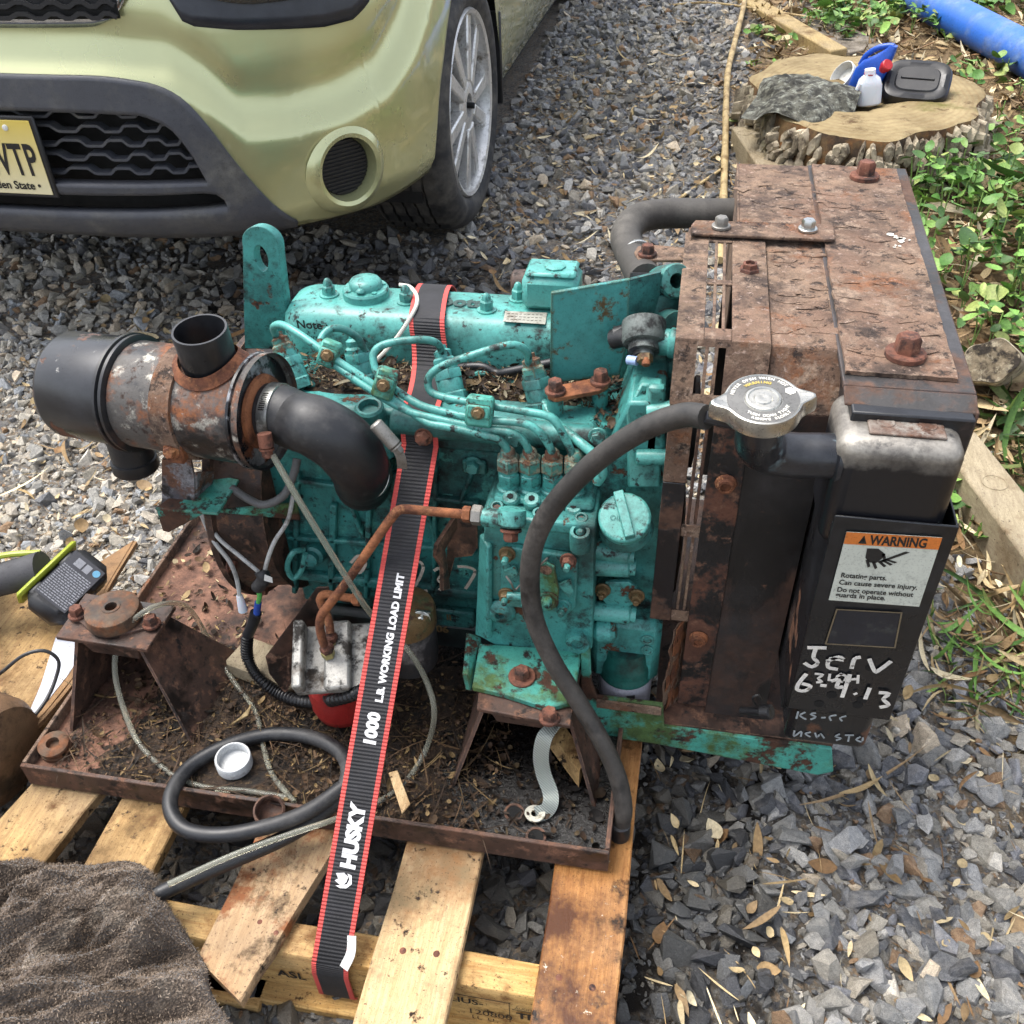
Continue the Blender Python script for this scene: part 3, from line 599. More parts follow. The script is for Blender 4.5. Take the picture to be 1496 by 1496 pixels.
for k in (1, .96, .8, .6, .4, .2, .01): R.append([V(SX+RX*.97*k*srad(a)*cos(a), SY+RY*.97*k*srad(a)*sin(a), SZ-.006+(.006 if k < .99 else 0)+.006*fbm(4*k*cos(a), 4*k*sin(a), 7)-.045*math.exp(-(((k*cos(a)+.05)/.28)**2+((k*sin(a)+.15)/.22)**2))) for a in [2*pi*i/N for i in range(N)]])
m_.rings(R, True, False, True); st.part('cut_face', m_, cut_m, trunk)
rb = random.Random(21)
for row in range(6):
    n = 40
    for i in range(n):
        a = pi*.93+pi*1.12*(i+.5*(row % 2)+rb.uniform(-.3, .3))/n
        if rb.random() < .12: continue
        l, wd, th = rb.uniform(.018, .048), rb.uniform(.010, .019), rb.uniform(.006, .03); h = min(SZ-.012-l*.85, SZ-.03-.03*row+rb.uniform(-.012, .012)); k = .99+.024*row; c_ = V(SX+RX*k*srad(a)*cos(a), SY+RY*k*srad(a)*sin(a), h); nn = V(cos(a)/RX, sin(a)/RY, .15).normalized(); tx = V(-nn.y, nn.x, 0).normalized(); lean = rb.gauss(.12, .32)
        u_ = (V(0, 0, 1)*cos(lean)+tx*sin(lean)); u_ = (u_-nn*u_.dot(nn)).normalized(); s_ = u_.cross(nn); m_ = MB(); P_ = []
        for q in range(9): b_ = 2*pi*q/9; P_.append(c_+s_*wd*cos(b_)*rb.uniform(.7, 1.15)+u_*l*math.copysign(abs(sin(b_))**.7, sin(b_))*rb.uniform(.75, 1.1)-nn*.008)
        m_.prism(P_, nn*(th+.008)); cc = sum(P_, V(0, 0, 0))/9+nn*(th+.008); m_.v[9:] = [tuple(Vector(v).lerp(cc, .3)+nn*rb.uniform(-.003, .003)) for v in m_.v[9:]]
        st.part('bark_plate', m_, bark_m, trunk, angle=30)
# slab of lichen covered bark
m_ = MB(); n = 26; G = []
oc = V(*(0.329,3.24,0.355))
for j in range(n+1):
    for i in range(n+1):
        u_, v_ = i/n*2-1, j/n*2-1; rr = math.sqrt(u_*u_+v_*v_); k = 1+.2*sin(3*math.atan2(v_, u_)+.5)+.12*sin(5*math.atan2(v_, u_)); d_ = max(0, 1-(rr/k)**3)
        G.append(oc+V(u_*.15+v_*.05, v_*.22-u_*.06, -.035+.055*d_**.5+(.022*fbm(i*.6, j*.6, 2)+.014*fbm(i*1.7, j*1.7, 6))*d_))
m_.add(G, [(j*(n+1)+i, j*(n+1)+i+1, (j+1)*(n+1)+i+1, (j+1)*(n+1)+i) for j in range(n) for i in range(n)])
single('bark_slab', m_, mat('lichen_bark', '#5d5c52', .95, 0, [('#9a9c90', 50, .54, .62, .95, 0), ('#33322b', 25, .5, .6, .95, 0)], [(70, 1, .008), (200, .8, .003)], .25, 30), oc-V(0, 0, .035), 'grey lichen covered slab of bark lying on the stump', 'bark', sub=1)
# jugs
def rloft(c, prof, M=None, n=40, e=4.0):
    """superellipse loft: prof = (z, rx, ry, ox, oy)"""
    mm = MB(); R = []
    for z, rx, ry, ox, oy in prof:
        ring = []
        for i in range(n):
            a = 2*pi*i/n; s, k = cos(a), sin(a); ring.append(V(ox+rx*math.copysign(abs(s)**(2/e), s), oy+ry*math.copysign(abs(k)**(2/e), k), z))
        R.append(ring)
    mm.rings(R, True, True, True); M = M or Matrix(); T = Matrix.Translation(c) @ M; mm.v = [tuple(T @ Vector(v)) for v in mm.v]; return mm, T
blue_pl = mat('blue_plastic', '#1f4fb0', .35, 0, None or (), None, .08); pz = SZ-.022
c_ = V(*(0.512,3.366,0.318)); T0 = Matrix.Rotation(rad(-25), 4, 'Z') @ Matrix.Rotation(rad(14), 4, 'Y')
bj = Thing('blue_jug', 'blue plastic oil jug with red cap standing on the stump', 'jug', c_)
m_, T = rloft(c_, [(0, .044, .026, 0, 0), (.006, .047, .030, 0, 0), (.07, .047, .030, 0, 0), (.10, .040, .028, .006, 0), (.125, .026, .022, .020, 0), (.15, .016, .016, .030, 0), (.168, .010, .012, .034, 0)], T0); body_ = bj.part('body', m_, blue_pl)
m_ = MB(); m_.tube([T @ V(-.040, 0, .080), T @ V(-.034, 0, .112), T @ V(-.012, 0, .142), T @ V(.016, 0, .160), T @ V(.034, 0, .166)], .0085, 12); bj.part('handle', m_, blue_pl)
m_ = MB(); d_ = (T.to_3x3() @ V(.45, -.5, .75)).normalized(); m_.lathe(T @ V(.034, -.014, .100), d_, [(.015, 0), (.015, .012), (.0175, .013), (.0175, .027), (.015, .030)], 24); bj.part('cap', m_, mat('red_plastic', '#b3262b', .4))
milky = NT('milky_plastic'); milky.set(col=lin('#c6ccd4'), rough=.4, sss=.2); milky = milky.m
c_ = V(*(0.527,3.276,0.315)); wb = Thing('white_bottle', 'small translucent white plastic bottle in front of the blue jug', 'bottle', c_)
m_, T = rloft(c_, [(0, .034, .024, 0, 0), (.005, .038, .028, 0, 0), (.055, .038, .028, 0, 0), (.075, .032, .025, 0, 0), (.088, .017, .017, 0, 0), (.104, .016, .016, 0, 0), (.105, .013, .013, 0, 0)], Matrix.Rotation(rad(-8), 4, 'Y'), e=3); wb.part('body', m_, milky)
m_ = MB(); m_.lathe(T @ V(0, 0, .089), (0, 0, 1), [(.0182, 0), (.0182, .003)], 20); wb.part('red_ring', m_, MATS['red_plastic'])
m_ = MB(); m_.tube([T @ V(-.036, -.012, .02), T @ V(-.041, -.02, .045), T @ V(-.03, -.02, .07)], .006, 8); wb.part('grip', m_, milky)
c_ = V(*(0.48,3.456,0.335)); d_ = V(-.75, -.35, .55); m_ = MB(); m_.lathe(c_-d_.normalized()*.05, d_, [(.016, -.02), (.024, 0), (.040, .045), (.046, .07), (.048, .088), (.045, .089), (.040, .06)], 32); single('white_cup', m_, white_plastic, c_, 'white plastic measuring cup tipped over beside the blue jug', 'cup')
c_ = V(*(0.67,3.333,0.352)); bc = Thing('black_canister', 'black rounded plastic drain canister lying on the stump', 'canister', c_)
T0 = Matrix.Rotation(rad(-12), 4, 'Z') @ Matrix.Rotation(rad(34), 4, 'X')
bkp = mat('black_poly', '#131315', .38, 0, [('#3a3936', 14, .58, .72, .6, 0)]); m_, T = rloft(c_, [(-.045, .075, .058, 0, 0), (-.040, .092, .072, 0, 0), (-.01, .100, .080, 0, 0), (.022, .100, .080, 0, 0), (.036, .093, .073, 0, 0), (.040, .080, .060, 0, 0), (.036, .070, .050, 0, 0)], T0, 56, 4); bc.part('body', m_, bkp)
m_, T = rloft(c_, [(.036, .066, .047, 0, 0), (.040, .062, .043, 0, 0)], T0, 48, 4); bc.part('lid_panel', m_, bkp); m_ = MB(); m_.box((-.05, -.004, .0395), (.05, .004, .044), M=T, c=.002); bc.part('rib', m_, bkp)
m_ = MB(); m_.lathe(T @ V(-.105, .03, 0), T.to_3x3() @ V(-1, .2, 0), [(.018, -.01), (.018, .012), (.014, .015)], 20); bc.part('spout_cap', m_, bkp)
# ---------------------------------------------------------------- pipe, canes and timbers
a, b = V(.80, 5.25, .235+.075), V(1.33, 3.72, .175+.075); d = (b-a); m_ = MB(); m_.tube([a+d*(-.6), a, a+d*.5+V(0, 0, .004), b, b+d*.6+V(0, 0, -.02)], .072, 36, sm=4)
single('blue_pipe', m_, [mat('blue_pvc', '#2b62b8', .42, 0, [('#7d93b5', 4, .55, .75, .6, 0), ('#4a4a42', 60, .68, .74, .8, 0)], None, .08, 5), ink], b, 'long blue plastic pipe lying over the plants at top right', 'pipe')
cane_m = mat('dry_cane', '#b09a6e', .7, 0, [('#8a7048', 20, .52, .66, .8, 0), ('#5d4a30', 60, .66, .74, .8, 0)], [(90, .3, .002)])
m_ = MB(); P_ = [(0.173,5.423,0.275), (0.159,4.917,0.255), (0.124,4.386,0.234), (0.098,3.941,0.216), (0.098,3.304,0.19), (0.099,2.84,0.16), (0.096,2.46,0.136)]; m_.tube(P_, .011, 12, sm=6, rf=lambda u_: 1+.16*(abs(((u_*9) % 1)-.5) < .04))
single('bamboo_cane', m_, cane_m, P_[3], 'long straw coloured bamboo cane lying along the edge of the gravel', 'cane')
for k, (P_, r_, l_) in enumerate((([(0.19,3.275,0.169), (0.308,2.985,0.177), (0.358,2.82,0.179)], .007, 'thin pale stem lying beside the short timber near the stump'), ([(-0.054,2.8,0.148), (0.022,2.954,0.155), (0.098,3.069,0.171)], .005, 'thin dry stem lying on gravel against the bamboo cane'), ([(-0.19,5.009,0.239), (0.015,5.024,0.249), (0.35,4.813,0.251), (0.489,4.693,0.256)], .005, 'thin twig lying across the far boards'))):
    m_ = MB(); m_.tube(P_, r_, 8, sm=4); single('bamboo_twig', m_, cane_m, P_[0], l_, 'stem')
tim = woodmat('grey_timber', '#8b7e66', '#a5987e', (14, 2, 14), [('#6d5c45', 9, .56, .72, .85), ('#3a2e22', 40, .68, .74, .9)])
def timber(nm, q, z0, z1, label, m=tim, plug=None):
    c_ = sum((V(*p_) for p_ in q), V(0, 0, 0))/len(q); m_ = MB(); m_.prism([V(p_[0], p_[1], z0) for p_ in q], (0, 0, z1-z0)); T_ = Thing(nm, label, 'timber', (c_.x, c_.y, z0)); T_.part('beam', m_, m, bevel=.006)
    if plug: m_ = MB(); m_.lathe((plug[0], plug[1], z1-.002), (0, 0, 1), [(.024, 0), (.024, .0032), (.0215, .0032), (.021, .0018)], 28); T_.part('plug', m_, m)
timber('short_timber', [(.115, 3.30, 0), (.185, 3.31, 0), (.33, 2.72, 0), (.25, 2.68, 0)], .13, .225, 'short weathered timber with round plug between the bamboo cane and stump', plug=(.155, 3.24))
timber('edging_timber', [(.56, 1.62, 0), (.618, 1.74, 0), (.80, 1.06, 0), (.715, 1.02, 0)], .02, .125, 'weathered edging timber with round plug beside the radiator on the right', plug=(.622, 1.56))
timber('yellow_board', [(.10, 5.2, 0), (.19, 5.25, 0), (.56, 4.22, 0), (.49, 4.17, 0)], .19, .255, 'yellow pine board lying beyond the stump', woodmat('yellow_pine', '#978155', '#b09a6c', (14, 2, 14), [('#5d4628', 9, .56, .7, .85)]))
timber('grey_board', [(.25, 5.3, 0), (.40, 5.32, 0), (.72, 4.36, 0), (.57, 4.24, 0)], .20, .235, 'grey weathered board lying beside the yellow board', woodmat('grey_board_wood', '#6d655a', '#8d857a', (14, 2, 14), [('#4a4338', 9, .5, .66, .85)]))
c_ = V(*(0.668,1.92,0.183)); d_ = V(-.35, -.75, .5).normalized(); x_, y_, z_ = frame(d_); m_ = MB(); N = 40; rr_ = [1+.12*sin(2*a+.4)+.07*sin(5*a) for a in [2*pi*i/N for i in range(N)]]; R = [[c_-d_*h+(x_*cos(2*pi*i/N)+y_*sin(2*pi*i/N))*.052*k*rr_[i] for i in range(N)] for k, h in ((1.1, .25), (1.05, .08), (1, .004), (.96, 0))]; m_.rings(R, True)
sb = Thing('branch_stub', 'sawn end of a thick branch lying among the plants on the right', 'branch', c_-V(0, 0, .06)); sb.part('bark', m_, bark_m); m_ = MB(); R = [[c_+(x_*cos(2*pi*i/N)+y_*sin(2*pi*i/N))*.0505*k*rr_[i]+d_*(.001+.004*fbm(3*k*cos(2*pi*i/N), 3*k*sin(2*pi*i/N), 4)) for i in range(N)] for k in (.97, .7, .4, .05)]; m_.rings(R, True, False, True); sb.part('cut_face', m_, mat('stub_cut', '#7a6d58', .9, 0, [('#2f271d', 22, .5, .6, .9, 0), ('#a89c84', 50, .56, .66, .9, 0)], [(80, .8, .004)]))

# ---------------------------------------------------------------- pallet
gy = (14, 1, 14)
pine = woodmat('pine_board', '#9c7a4c', '#bd9c69', gy, [('#6a5335', 6, .52, .66, .8), ('#5b4026', 12, .6, .7, .8), ('#2a1f16', 50, .63, .68, .8)])
pine2 = woodmat('pine_board_pale', '#b8966a', '#d0b489', gy, [('#86603c', 4, .56, .66, .5), ('#7d6a4e', 8, .55, .68, .8), ('#2a1f16', 40, .64, .69, .8)])
pine3 = woodmat('pine_board_oily', '#8f5f33', '#ab7a47', gy, [('#4a2a16', 5, .5, .62, .35), ('#1c130d', 13, .6, .68, .3), ('#c9b8a0', 75, .68, .7, .3)], .42)
pine4 = woodmat('pine_board_dirty', '#a5835c', '#bfa07a', gy, [('#33261a', 16, .57, .7, .8), ('#7a4a2a', 6, .56, .62, .6), ('#15100c', 45, .64, .7, .8)])
pinex = woodmat('pine_stringer', '#ad8247', '#cfab6d', (1, 14, 14), [('#6a4a2a', 10, .56, .68, .8), ('#3a2a1a', 40, .64, .7, .8)])
PT = .12
pal = Thing('pallet', 'weathered pine shipping pallet under the steel skid and engine', 'pallet', (-.42, .8, 0))
def plank(name, quad, z, th, m, seed=0, nl=10, extra=None):
    """plank from four top corners (near-left, near-right, far-right, far-left), edges slightly wavy"""
    r = random.Random(seed); a, b, c, d = [V(q[0], q[1], z) for q in quad]; R = []
    for i in range(nl+1):
        u_ = i/nl; l = a.lerp(d, u_)+V(r.uniform(-.0014, .0014), 0, r.uniform(-.0008, .0008)); e = b.lerp(c, u_)+V(r.uniform(-.0014, .0014), 0, r.uniform(-.0008, .0008))
        s = (e-l).normalized()*.002; R.append([l+V(0, 0, -.002), l+s, e-s, e+V(0, 0, -.002), e+V(0, 0, -th), l+V(0, 0, -th)])
    m_ = MB(); m_.rings(R, True, True, True)
    mats = [m]
    if extra: extra(m_); mats += [ink, bolt_rust]
    return pal.part(name, m_, mats)
def nails(*ps):
    def f(m):
        for p in ps: m.lathe((p[0], p[1], PT-.0005), (0, 0, 1), [(.0042, 0), (.0042, .0009), (.003, .0014)], 10, 2)
    return f
plank('deck_board', ((-.905, .30), (-.80, .30), (-.70, .83), (-.805, .83)), PT, .017, pine, 1)
plank('deck_board', ((-.700, .36), (-.606, .36), (-.606, 1.3), (-.700, 1.3)), PT, .017, pine, 2)
plank('deck_board', ((-.498, .455), (-.425, .415), (-.36, .72), (-.46, 1.3)), PT+.001, .017, pine4, 3, extra=nails((-.44, .51), (-.415, .5)))
plank('deck_board', ((-.289, .40), (-.186, .40), (-.184, 1.3), (-.287, 1.3)), PT, .017, pine2, 4, extra=nails((-.255, .505), (-.214, .508)))
plank('deck_board', ((-.091, .40), (.006, .40), (.006, 1.3), (-.091, 1.3)), PT, .017, pine3, 5, extra=nails((-.065, .505), (-.025, .5)))
plank('deck_board', ((-1.25, .70), (-.90, .62), (-.83, 1.02), (-1.18, 1.03)), PT+.001, .012, pine, 6)
def stringer(y, txt=False, xa=-1.15):
    m_ = MB(); r = random.Random(int(y*100)); R = []
    for i in range(15):
        x = xa+(.002-xa)*i/14; k = [r.uniform(-.0012, .0012) for _ in range(4)]
        R.append([V(x, y-.021+k[0], .018), V(x, y+.021+k[1], .018), V(x, y+.021+k[1], .100), V(x, y+.019, .1025), V(x, y-.019, .1025), V(x, y-.021+k[0], .100)])
    m_.rings(R, True, True, True)
    if txt:
        f = y-.0225; X_, Z_ = (1, 0, 0), (0, 0, 1)
        m_.text('LLIUS-', (-.205, f, .062), X_, Z_, .019, 1, bold=.0004); m_.text('HT', (-.215, f, .040), X_, Z_, .016, 1, bold=.0004)
        m_.text('120800', (-.175, f, .036), X_, Z_, .019, 1); m_.text('AUDITED', (-.115, f, .070), X_, Z_, .0075, 1); m_.text('TP', (-.113, f, .046), X_, Z_, .021, 1, bold=.0008)
        m_.text('LL  U', (-.17, f, .018+.004), X_, Z_, .013, 1)
        for a, b in (((-.222, f-.0004, .081), (-.12, f, .082)), ((-.122, f-.0004, .03), (-.1212, f, .082)), ((-.118, f-.0004, .066), (-.09, f, .0668))): m_.box(a, b, 1)
        m_.text('ASL  1', (-.42, f, .045), X_, Z_, .024, 1, bold=.0004)
    return pal.part('stringer', m_, [pinex, ink])
stringer(.505, True); stringer(.86, xa=-.84); stringer(1.2, xa=-.80)
for x0, x1, y0, y1, s in ((-1.1, -.02, .46, .545, 1), (-1.1, -.02, .82, .9, 2), (-.6, -.44, .45, .53, 3)):
    m_ = MB(); m_.box((x0, y0, .001), (x1, y1, .0175), c=.002); pal.part('bottom_board', m_, pinex)
# ---------------------------------------------------------------- steel skid
sk = Thing('steel_skid', 'rusty shallow steel skid tray on the pallet with two engine pedestals', 'skid', (-.43, .95, .122))
x0, x1, y0, y1, zf = -.838, -.022, .645, 1.24, .147
m_ = MB(); m_.box((x0+.006, y0+.006, zf-.006), (x1-.006, y1-.006, zf)); 
nx, ny = 60, 44
fl = MB(); fl.add([V(x0+.004+(x1-x0-.008)*i/nx, y0+.004+(y1-y0-.008)*j/ny, zf+.0004+.0012*max(0, fbm(i*.35, j*.35, 3))) for j in range(ny+1) for i in range(nx+1)], [(j*(nx+1)+i, j*(nx+1)+i+1, (j+1)*(nx+1)+i+1, (j+1)*(nx+1)+i) for j in range(ny) for i in range(nx)])
m_.merge(fl)
t = NT('skid_floor'); xx = t.math('ADD', t.sep(0), t.math('MULTIPLY', t.math('SUBTRACT', t.noise(9, 5), .5), .22))
oil = t.ramp(xx, .02, .14); lt = t.noise(26, 7, .7)
C = t.mix(t.ramp(lt, .35, .68), lin('#4b3227'), lin('#8a6450')); C = t.mix(t.ramp(t.noise(11, 6, .7), .48, .64), C, lin('#2b201b')); C = t.mix(oil, C, lin('#100e0d'))
t.set(col=C, rough=t.mixf(oil, .85, t.ramp(t.noise(120, 4), .4, .6, .12, .4)), nrm=t.bump(t.noise(150, 6, .75), .6, .003)); skid_floor = t.m
sk.part('tray_floor', m_, skid_floor)
m_ = MB(); m_.box((x0, y0, .124), (x1, y0+.006, .166), c=.001); sk.part('front_lip', m_, rust_dark)
m_ = MB(); m_.box((x0, y1-.006, .124), (x1, y1, .166), c=.001); sk.part('rear_lip', m_, rust_dark)
m_ = MB(); m_.box((x0, y0+.0065, .124), (x0+.006, y1-.0065, .167), c=.001); sk.part('end_lip', m_, rust)
m_ = MB(); m_.box((x1-.006, y0+.0065, .124), (x1, y1-.0065, .168), c=.001); sk.part('end_lip', m_, rust_dark)
for (hx, hy) in ((-.152, .695), (-.118, .665)):
    m_ = MB(); m_.lathe((hx, hy, zf+.0022), (0, 0, 1), [(.0135, -.001), (.0135, .0006), (.0105, .0008), (.0100, -.0012)], 20); m_.lathe((hx, hy, zf+.0012), (0, 0, 1), [(.0105, 0), (.0104, .0004)], 18, 1)
    sk.part('drain_hole', m_, [rust_dark, mat('pit_black', '#050505', .9)])
m_ = MB(); m_.box((-.775, .648, .1205), (-.69, .70, .1235)); m_.box((-.775, .647, .0925), (-.771, .70, .1205)); m_.box((-.694, .647, .0925), (-.69, .70, .1205)); sk.part('foot_angle', m_, rust_dark)
for bx, tp in ((-.7145, ((-.815, .775), (-.675, .772), (-.674, .858), (-.818, .862))), (-.1455, ((-.206, .745), (-.085, .737), (-.083, .83), (-.216, .835)))):
    zt = .285; p_ = sk
    m_ = MB()   # pedestal: splayed side plates, front web opening, back web
    L0, L1 = V(bx-.099, .722, zf), V(bx-.099, .90, zf); R0, R1 = V(bx+.099, .722, zf), V(bx+.099, .90, zf)
    cxt = sum(q[0] for q in tp)/4
    TL0, TL1, TR0, TR1 = V(cxt-.05, .79, zt), V(cxt-.05, .85, zt), V(cxt+.05, .785, zt), V(cxt+.05, .85, zt)
    ped = sk.part('pedestal', m_.prism([L0, L1, TL1, TL0], (.005, 0, 0)).prism([R0, R1, TR1, TR0], (-.005, 0, 0)).prism([L1+V(.005, -.006, 0), R1+V(-.005, -.006, 0), TR1+V(-.005, -.006, 0), TL1+V(.005, -.006, 0)], (0, .005, 0)), rust_dark)
    m_ = MB(); m_.prism([V(q[0], q[1], zt) for q in tp], (0, 0, .007)); sk.part('top_plate', m_, rust_dark, ped, bevel=.0015)
    m_ = MB(); c_ = V(cxt, (tp[0][1]+tp[2][1])/2-.01, zt-.04); m_.prism([c_+V(-.05, -.022, .04), c_+V(.05, -.024, .04), c_+V(.038, -.016, 0), c_+V(-.038, -.014, 0)], (0, .05, 0)); sk.part('pocket', m_, rust_dark, ped, bevel=.003)
# left pedestal carries a bare rubber isolator with its two bolts
zc = .292; c_ = V(-.745, .818, zc)
m_ = MB(); fl_ = []
for i in range(28):
    a = 2*pi*i/28; rr = .037 if abs(cos(a)) < .75 else .062; fl_.append(c_+V((.036*cos(a)+.030*(1 if cos(a) > 0 else -1)*(abs(cos(a))**3)), .036*sin(a)*(1-.45*abs(cos(a))**3), 0))
m_.prism(fl_, (0, 0, .005)); iso = sk.part('isolator_flange', m_, rust_dark, bevel=.001)
m_ = MB(); m_.lathe(c_+V(0, 0, .005), (0, 0, 1), [(.038, 0), (.039, .004), (.037, .010), (.038, .014), (.037, .0185), (.033, .021), (.013, .0215), (.0125, .0225), (.0085, .0225), (.0080, .008)], 40, 0)
sk.part('isolator_rubber', m_, mat('rubber_rusted', '#574636', .8, 0, [('#7a4d2f', 20, .5, .64, .9, 0), ('#2a2622', 9, .55, .68, .7, 0)], [(140, .3, .001)], .2, 14), iso)
for dx in (-.056, .058):
    m_ = MB(); m_.hexbolt(c_+V(dx, -.004, .005), (0, .02, 1), .0095, .0125, a0=.5); sk.part('bolt', m_, bolt_rust, iso)
m_ = MB(); m_.lathe((-.812, .688, zf+.0012), (.05, -.1, 1), [(.020, 0), (.021, .003), (.021, .0075), (.018, .009), (.0185, .013), (.021, .0145), (.021, .019), (.018, .021), (.009, .0215), (.0085, .012)], 26)
single('rubber_bushing', m_, MATS['rubber_rusted'], (-.812, .688, zf), 'loose round rubber bushing in the left front corner of the skid', 'bushing')

# ---------------------------------------------------------------- diesel engine
en = Thing('diesel_engine', 'teal painted diesel engine with rusty radiator shroud, strapped down on the pallet', 'engine', (-.3, 1.05, .15))
YB = .95
block = MB()
block.box((-.55, YB, .292), (-.065, 1.22, .575)); block.box((-.54, YB+.035, .20), (-.065, 1.2, .292)); block.box((-.545, YB-.010, .284), (-.21, YB+.03, .304), c=.004)
block.box((-.548, YB-.008, .548), (-.07, YB+.02, .572), c=.004)
for a, b, wd in (((-0.522,0.945,0.369), (-0.243,0.945,0.381), .008), ((-0.497,0.945,0.476), (-0.236,0.945,0.465), .007), ((-0.287,0.945,0.565), (-0.312,0.945,0.282), .007), ((-0.441,0.945,0.44), (-0.473,0.945,0.261), .010), ((-0.387,0.945,0.465), (-0.417,0.945,0.264), .008),
                 ((-0.417,0.945,0.443), (-0.406,0.945,0.383), .006), ((-0.314,0.945,0.456), (-0.294,0.945,0.378), .006), ((-0.485,0.945,0.489), (-0.531,0.945,0.257), .008), ((-0.349,0.945,0.504), (-0.379,0.945,0.269), .009), ((-0.262,0.945,0.462), (-0.243,0.945,0.515), .006), ((-0.332,0.945,0.448), (-0.346,0.945,0.277), .005)):
    a, b = V(*a), V(*b); d = (b-a).normalized(); s_ = d.cross(V(0, 1, 0)).normalized()*wd/2
    block.prism([a+s_+V(0, .008, 0), a-s_+V(0, .008, 0), b-s_+V(0, .008, 0), b+s_+V(0, .008, 0)], (0, -.013, 0))
blk = en.part('engine_block', block, teal_dark, bevel=.0028)
m_ = MB(); m_.box((-.5, YB+.02, .115), (-.09, 1.2, .2), c=.01); en.part('oil_pan', m_, mat('oil_pan_black', '#1d2b29', .5, 0, [('#0c0c0c', 9, .5, .64, .4, 0)], [(120, .3, .001)]))
m_ = MB(); m_.box((-0.326,0.972,0.225), (-0.262,0.985,0.11), c=.003)
m_.text('II', (-0.305,0.97,0.208), (1, 0, 0), (0, 0, 1), .017, 1, bold=.0004); m_.text('06', (-0.323,0.97,0.179), (1, 0, 0), (0, 0, 1), .02, 1, bold=.0006)
en.part('casting_pad', m_, [teal_dark, brass], blk)
chalk = mat('chalk', '#b9aea0', .9)
m_ = MB()
for P_ in (((-0.337,0.937,0.346), (-0.327,0.937,0.355), (-0.321,0.937,0.346), (-0.327,0.937,0.326), (-0.337,0.937,0.303), (-0.331,0.937,0.296), (-0.319,0.937,0.299)), ((-0.306,0.937,0.34), (-0.298,0.937,0.346), (-0.294,0.937,0.336), (-0.301,0.937,0.323), (-0.294,0.937,0.313), (-0.301,0.937,0.303)), ((-0.271,0.937,0.353), (-0.256,0.937,0.354), (-0.246,0.937,0.348), (-0.253,0.937,0.329), (-0.262,0.937,0.311)), ((-0.429,0.937,0.338), (-0.415,0.937,0.354), (-0.406,0.937,0.342), (-0.417,0.937,0.321), (-0.427,0.937,0.323))):
    m_ = MB(); m_.ribbon(P_, .0045, .0006, (0, 0, 1), sm=4); en.part('chalk_digit', m_, chalk, blk)
m_ = MB(); m_.hexbolt((-0.241,0.948,0.526), (0, -1, .1), .0095, .011); m_.box((-0.255,0.95,0.534), (-0.224,0.943,0.514), c=.002); en.part('plug_bolt', m_, teal_clean, blk)
m_ = MB(); m_.lathe((-0.483,0.945,0.345), (0, -1, .2), [(.017, 0), (.016, .014), (.011, .016), (.011, .026), (.006, .028)], 18); en.part('core_plug', m_, teal_dark, blk)
m_ = MB(); m_.tube([(-0.493,0.93,0.361), (-0.503,0.915,0.367), (-0.515,0.912,0.341), (-0.511,0.914,0.318), (-0.498,0.918,0.331), (-0.488,0.922,0.361)], .0042, 8); en.part('lifting_loop', m_, teal_clean, blk)
# cylinder head with ledge, debris shelf and boss
hd = MB(); hd.box((-.545, YB-.014, .577), (-.06, 1.215, .606), c=.005); hd.tube([V(-.335, .928, .597), V(-.2, .926, .597), V(-.085, .926, .597)], .0165, 16, sm=2); hd.box((-.34, .926, .582), (-.08, .98, .612), c=.008)
hd.tube([V(-.55, .946, .59), V(-.35, .946, .592)], .014, 14, sm=0)
head = en.part('cylinder_head', hd, teal, bevel=.002)
m_ = MB(); m_.lathe((-0.365,0.935,0.583), (0, -.15, 1), [(.037, -.03), (.034, -.012), (.026, .004), (.019, .012), (.0185, .03), (.016, .033), (.0125, .033), (.012, .024)], 26); en.part('manifold_boss', m_, teal, head)
for p_, mm in (((-0.292,0.912,0.59), bolt_rust), ((-0.179,0.912,0.598), teal_clean), ((-0.08,0.915,0.609), teal_clean), ((-0.46,0.99,0.603), teal_clean)):
    m_ = MB(); m_.hexbolt(p_, (0, -1, .25), .0085, .012); en.part('head_bolt', m_, mm, head)
# valve cover
vc_ = MB(); x0, x1, y0, y1, zb, zt = -.525, -.035, 1.043, 1.152, .607, .674
R = []
for (ins, z) in ((0, zb), (0, zb+.035), (.004, zt-.016), (.012, zt-.005), (.024, zt)):
    ring = []
    cr = .04 if z > zb+.03 else .03
    for (cx, cy, a0) in ((x1-cr, y1-cr, 0), (x0+cr, y1-cr, pi/2), (x0+cr, y0+cr, pi), (x1-cr, y0+cr, 3*pi/2)):
        for k in range(7): a = a0+pi/2*k/6; ring.append(V(cx+(cr-ins)*cos(a), cy+(cr-ins)*sin(a), z))
    R.append(ring)
vc_.rings(R, True, False, True)
vcov = en.part('valve_cover', vc_, teal_clean)
lbl = MB(); lbl.text('Note :', (-0.492,1.042,0.654), (1, 0, 0), (0, 0, 1), .0165, 0, lift=.0005, bold=.0004); lbl.text('Return 1', (-0.493,1.042,0.638), (1, 0, 0), (0, 0, 1), .0105, 0, lift=.0005); lbl.text('mus', (-0.479,1.042,0.628), (1, 0, 0), (0, 0, 1), .0105, 0, lift=.0005, bold=.0003)
en.part('note_decal', lbl, ink, vcov)
lbl = MB(); lbl.text('Kubota', (-.346, 1.088, zt), (1, 0, 0), (0, 1, .0), .034, 0, lift=.0022, bold=.0012, xs=.95); en.part('cast_lettering', lbl, mat('cast_letter_dirt', '#24403b', .6), vcov)
m_ = MB(); q = [(-0.22,1.082,0.675), (-0.166,1.085,0.675), (-0.164,1.056,0.674), (-0.218,1.056,0.674)]; q = [V(a[0], a[1], a[2]) for a in q]; m_.prism(q, (0, -.001, .0012))
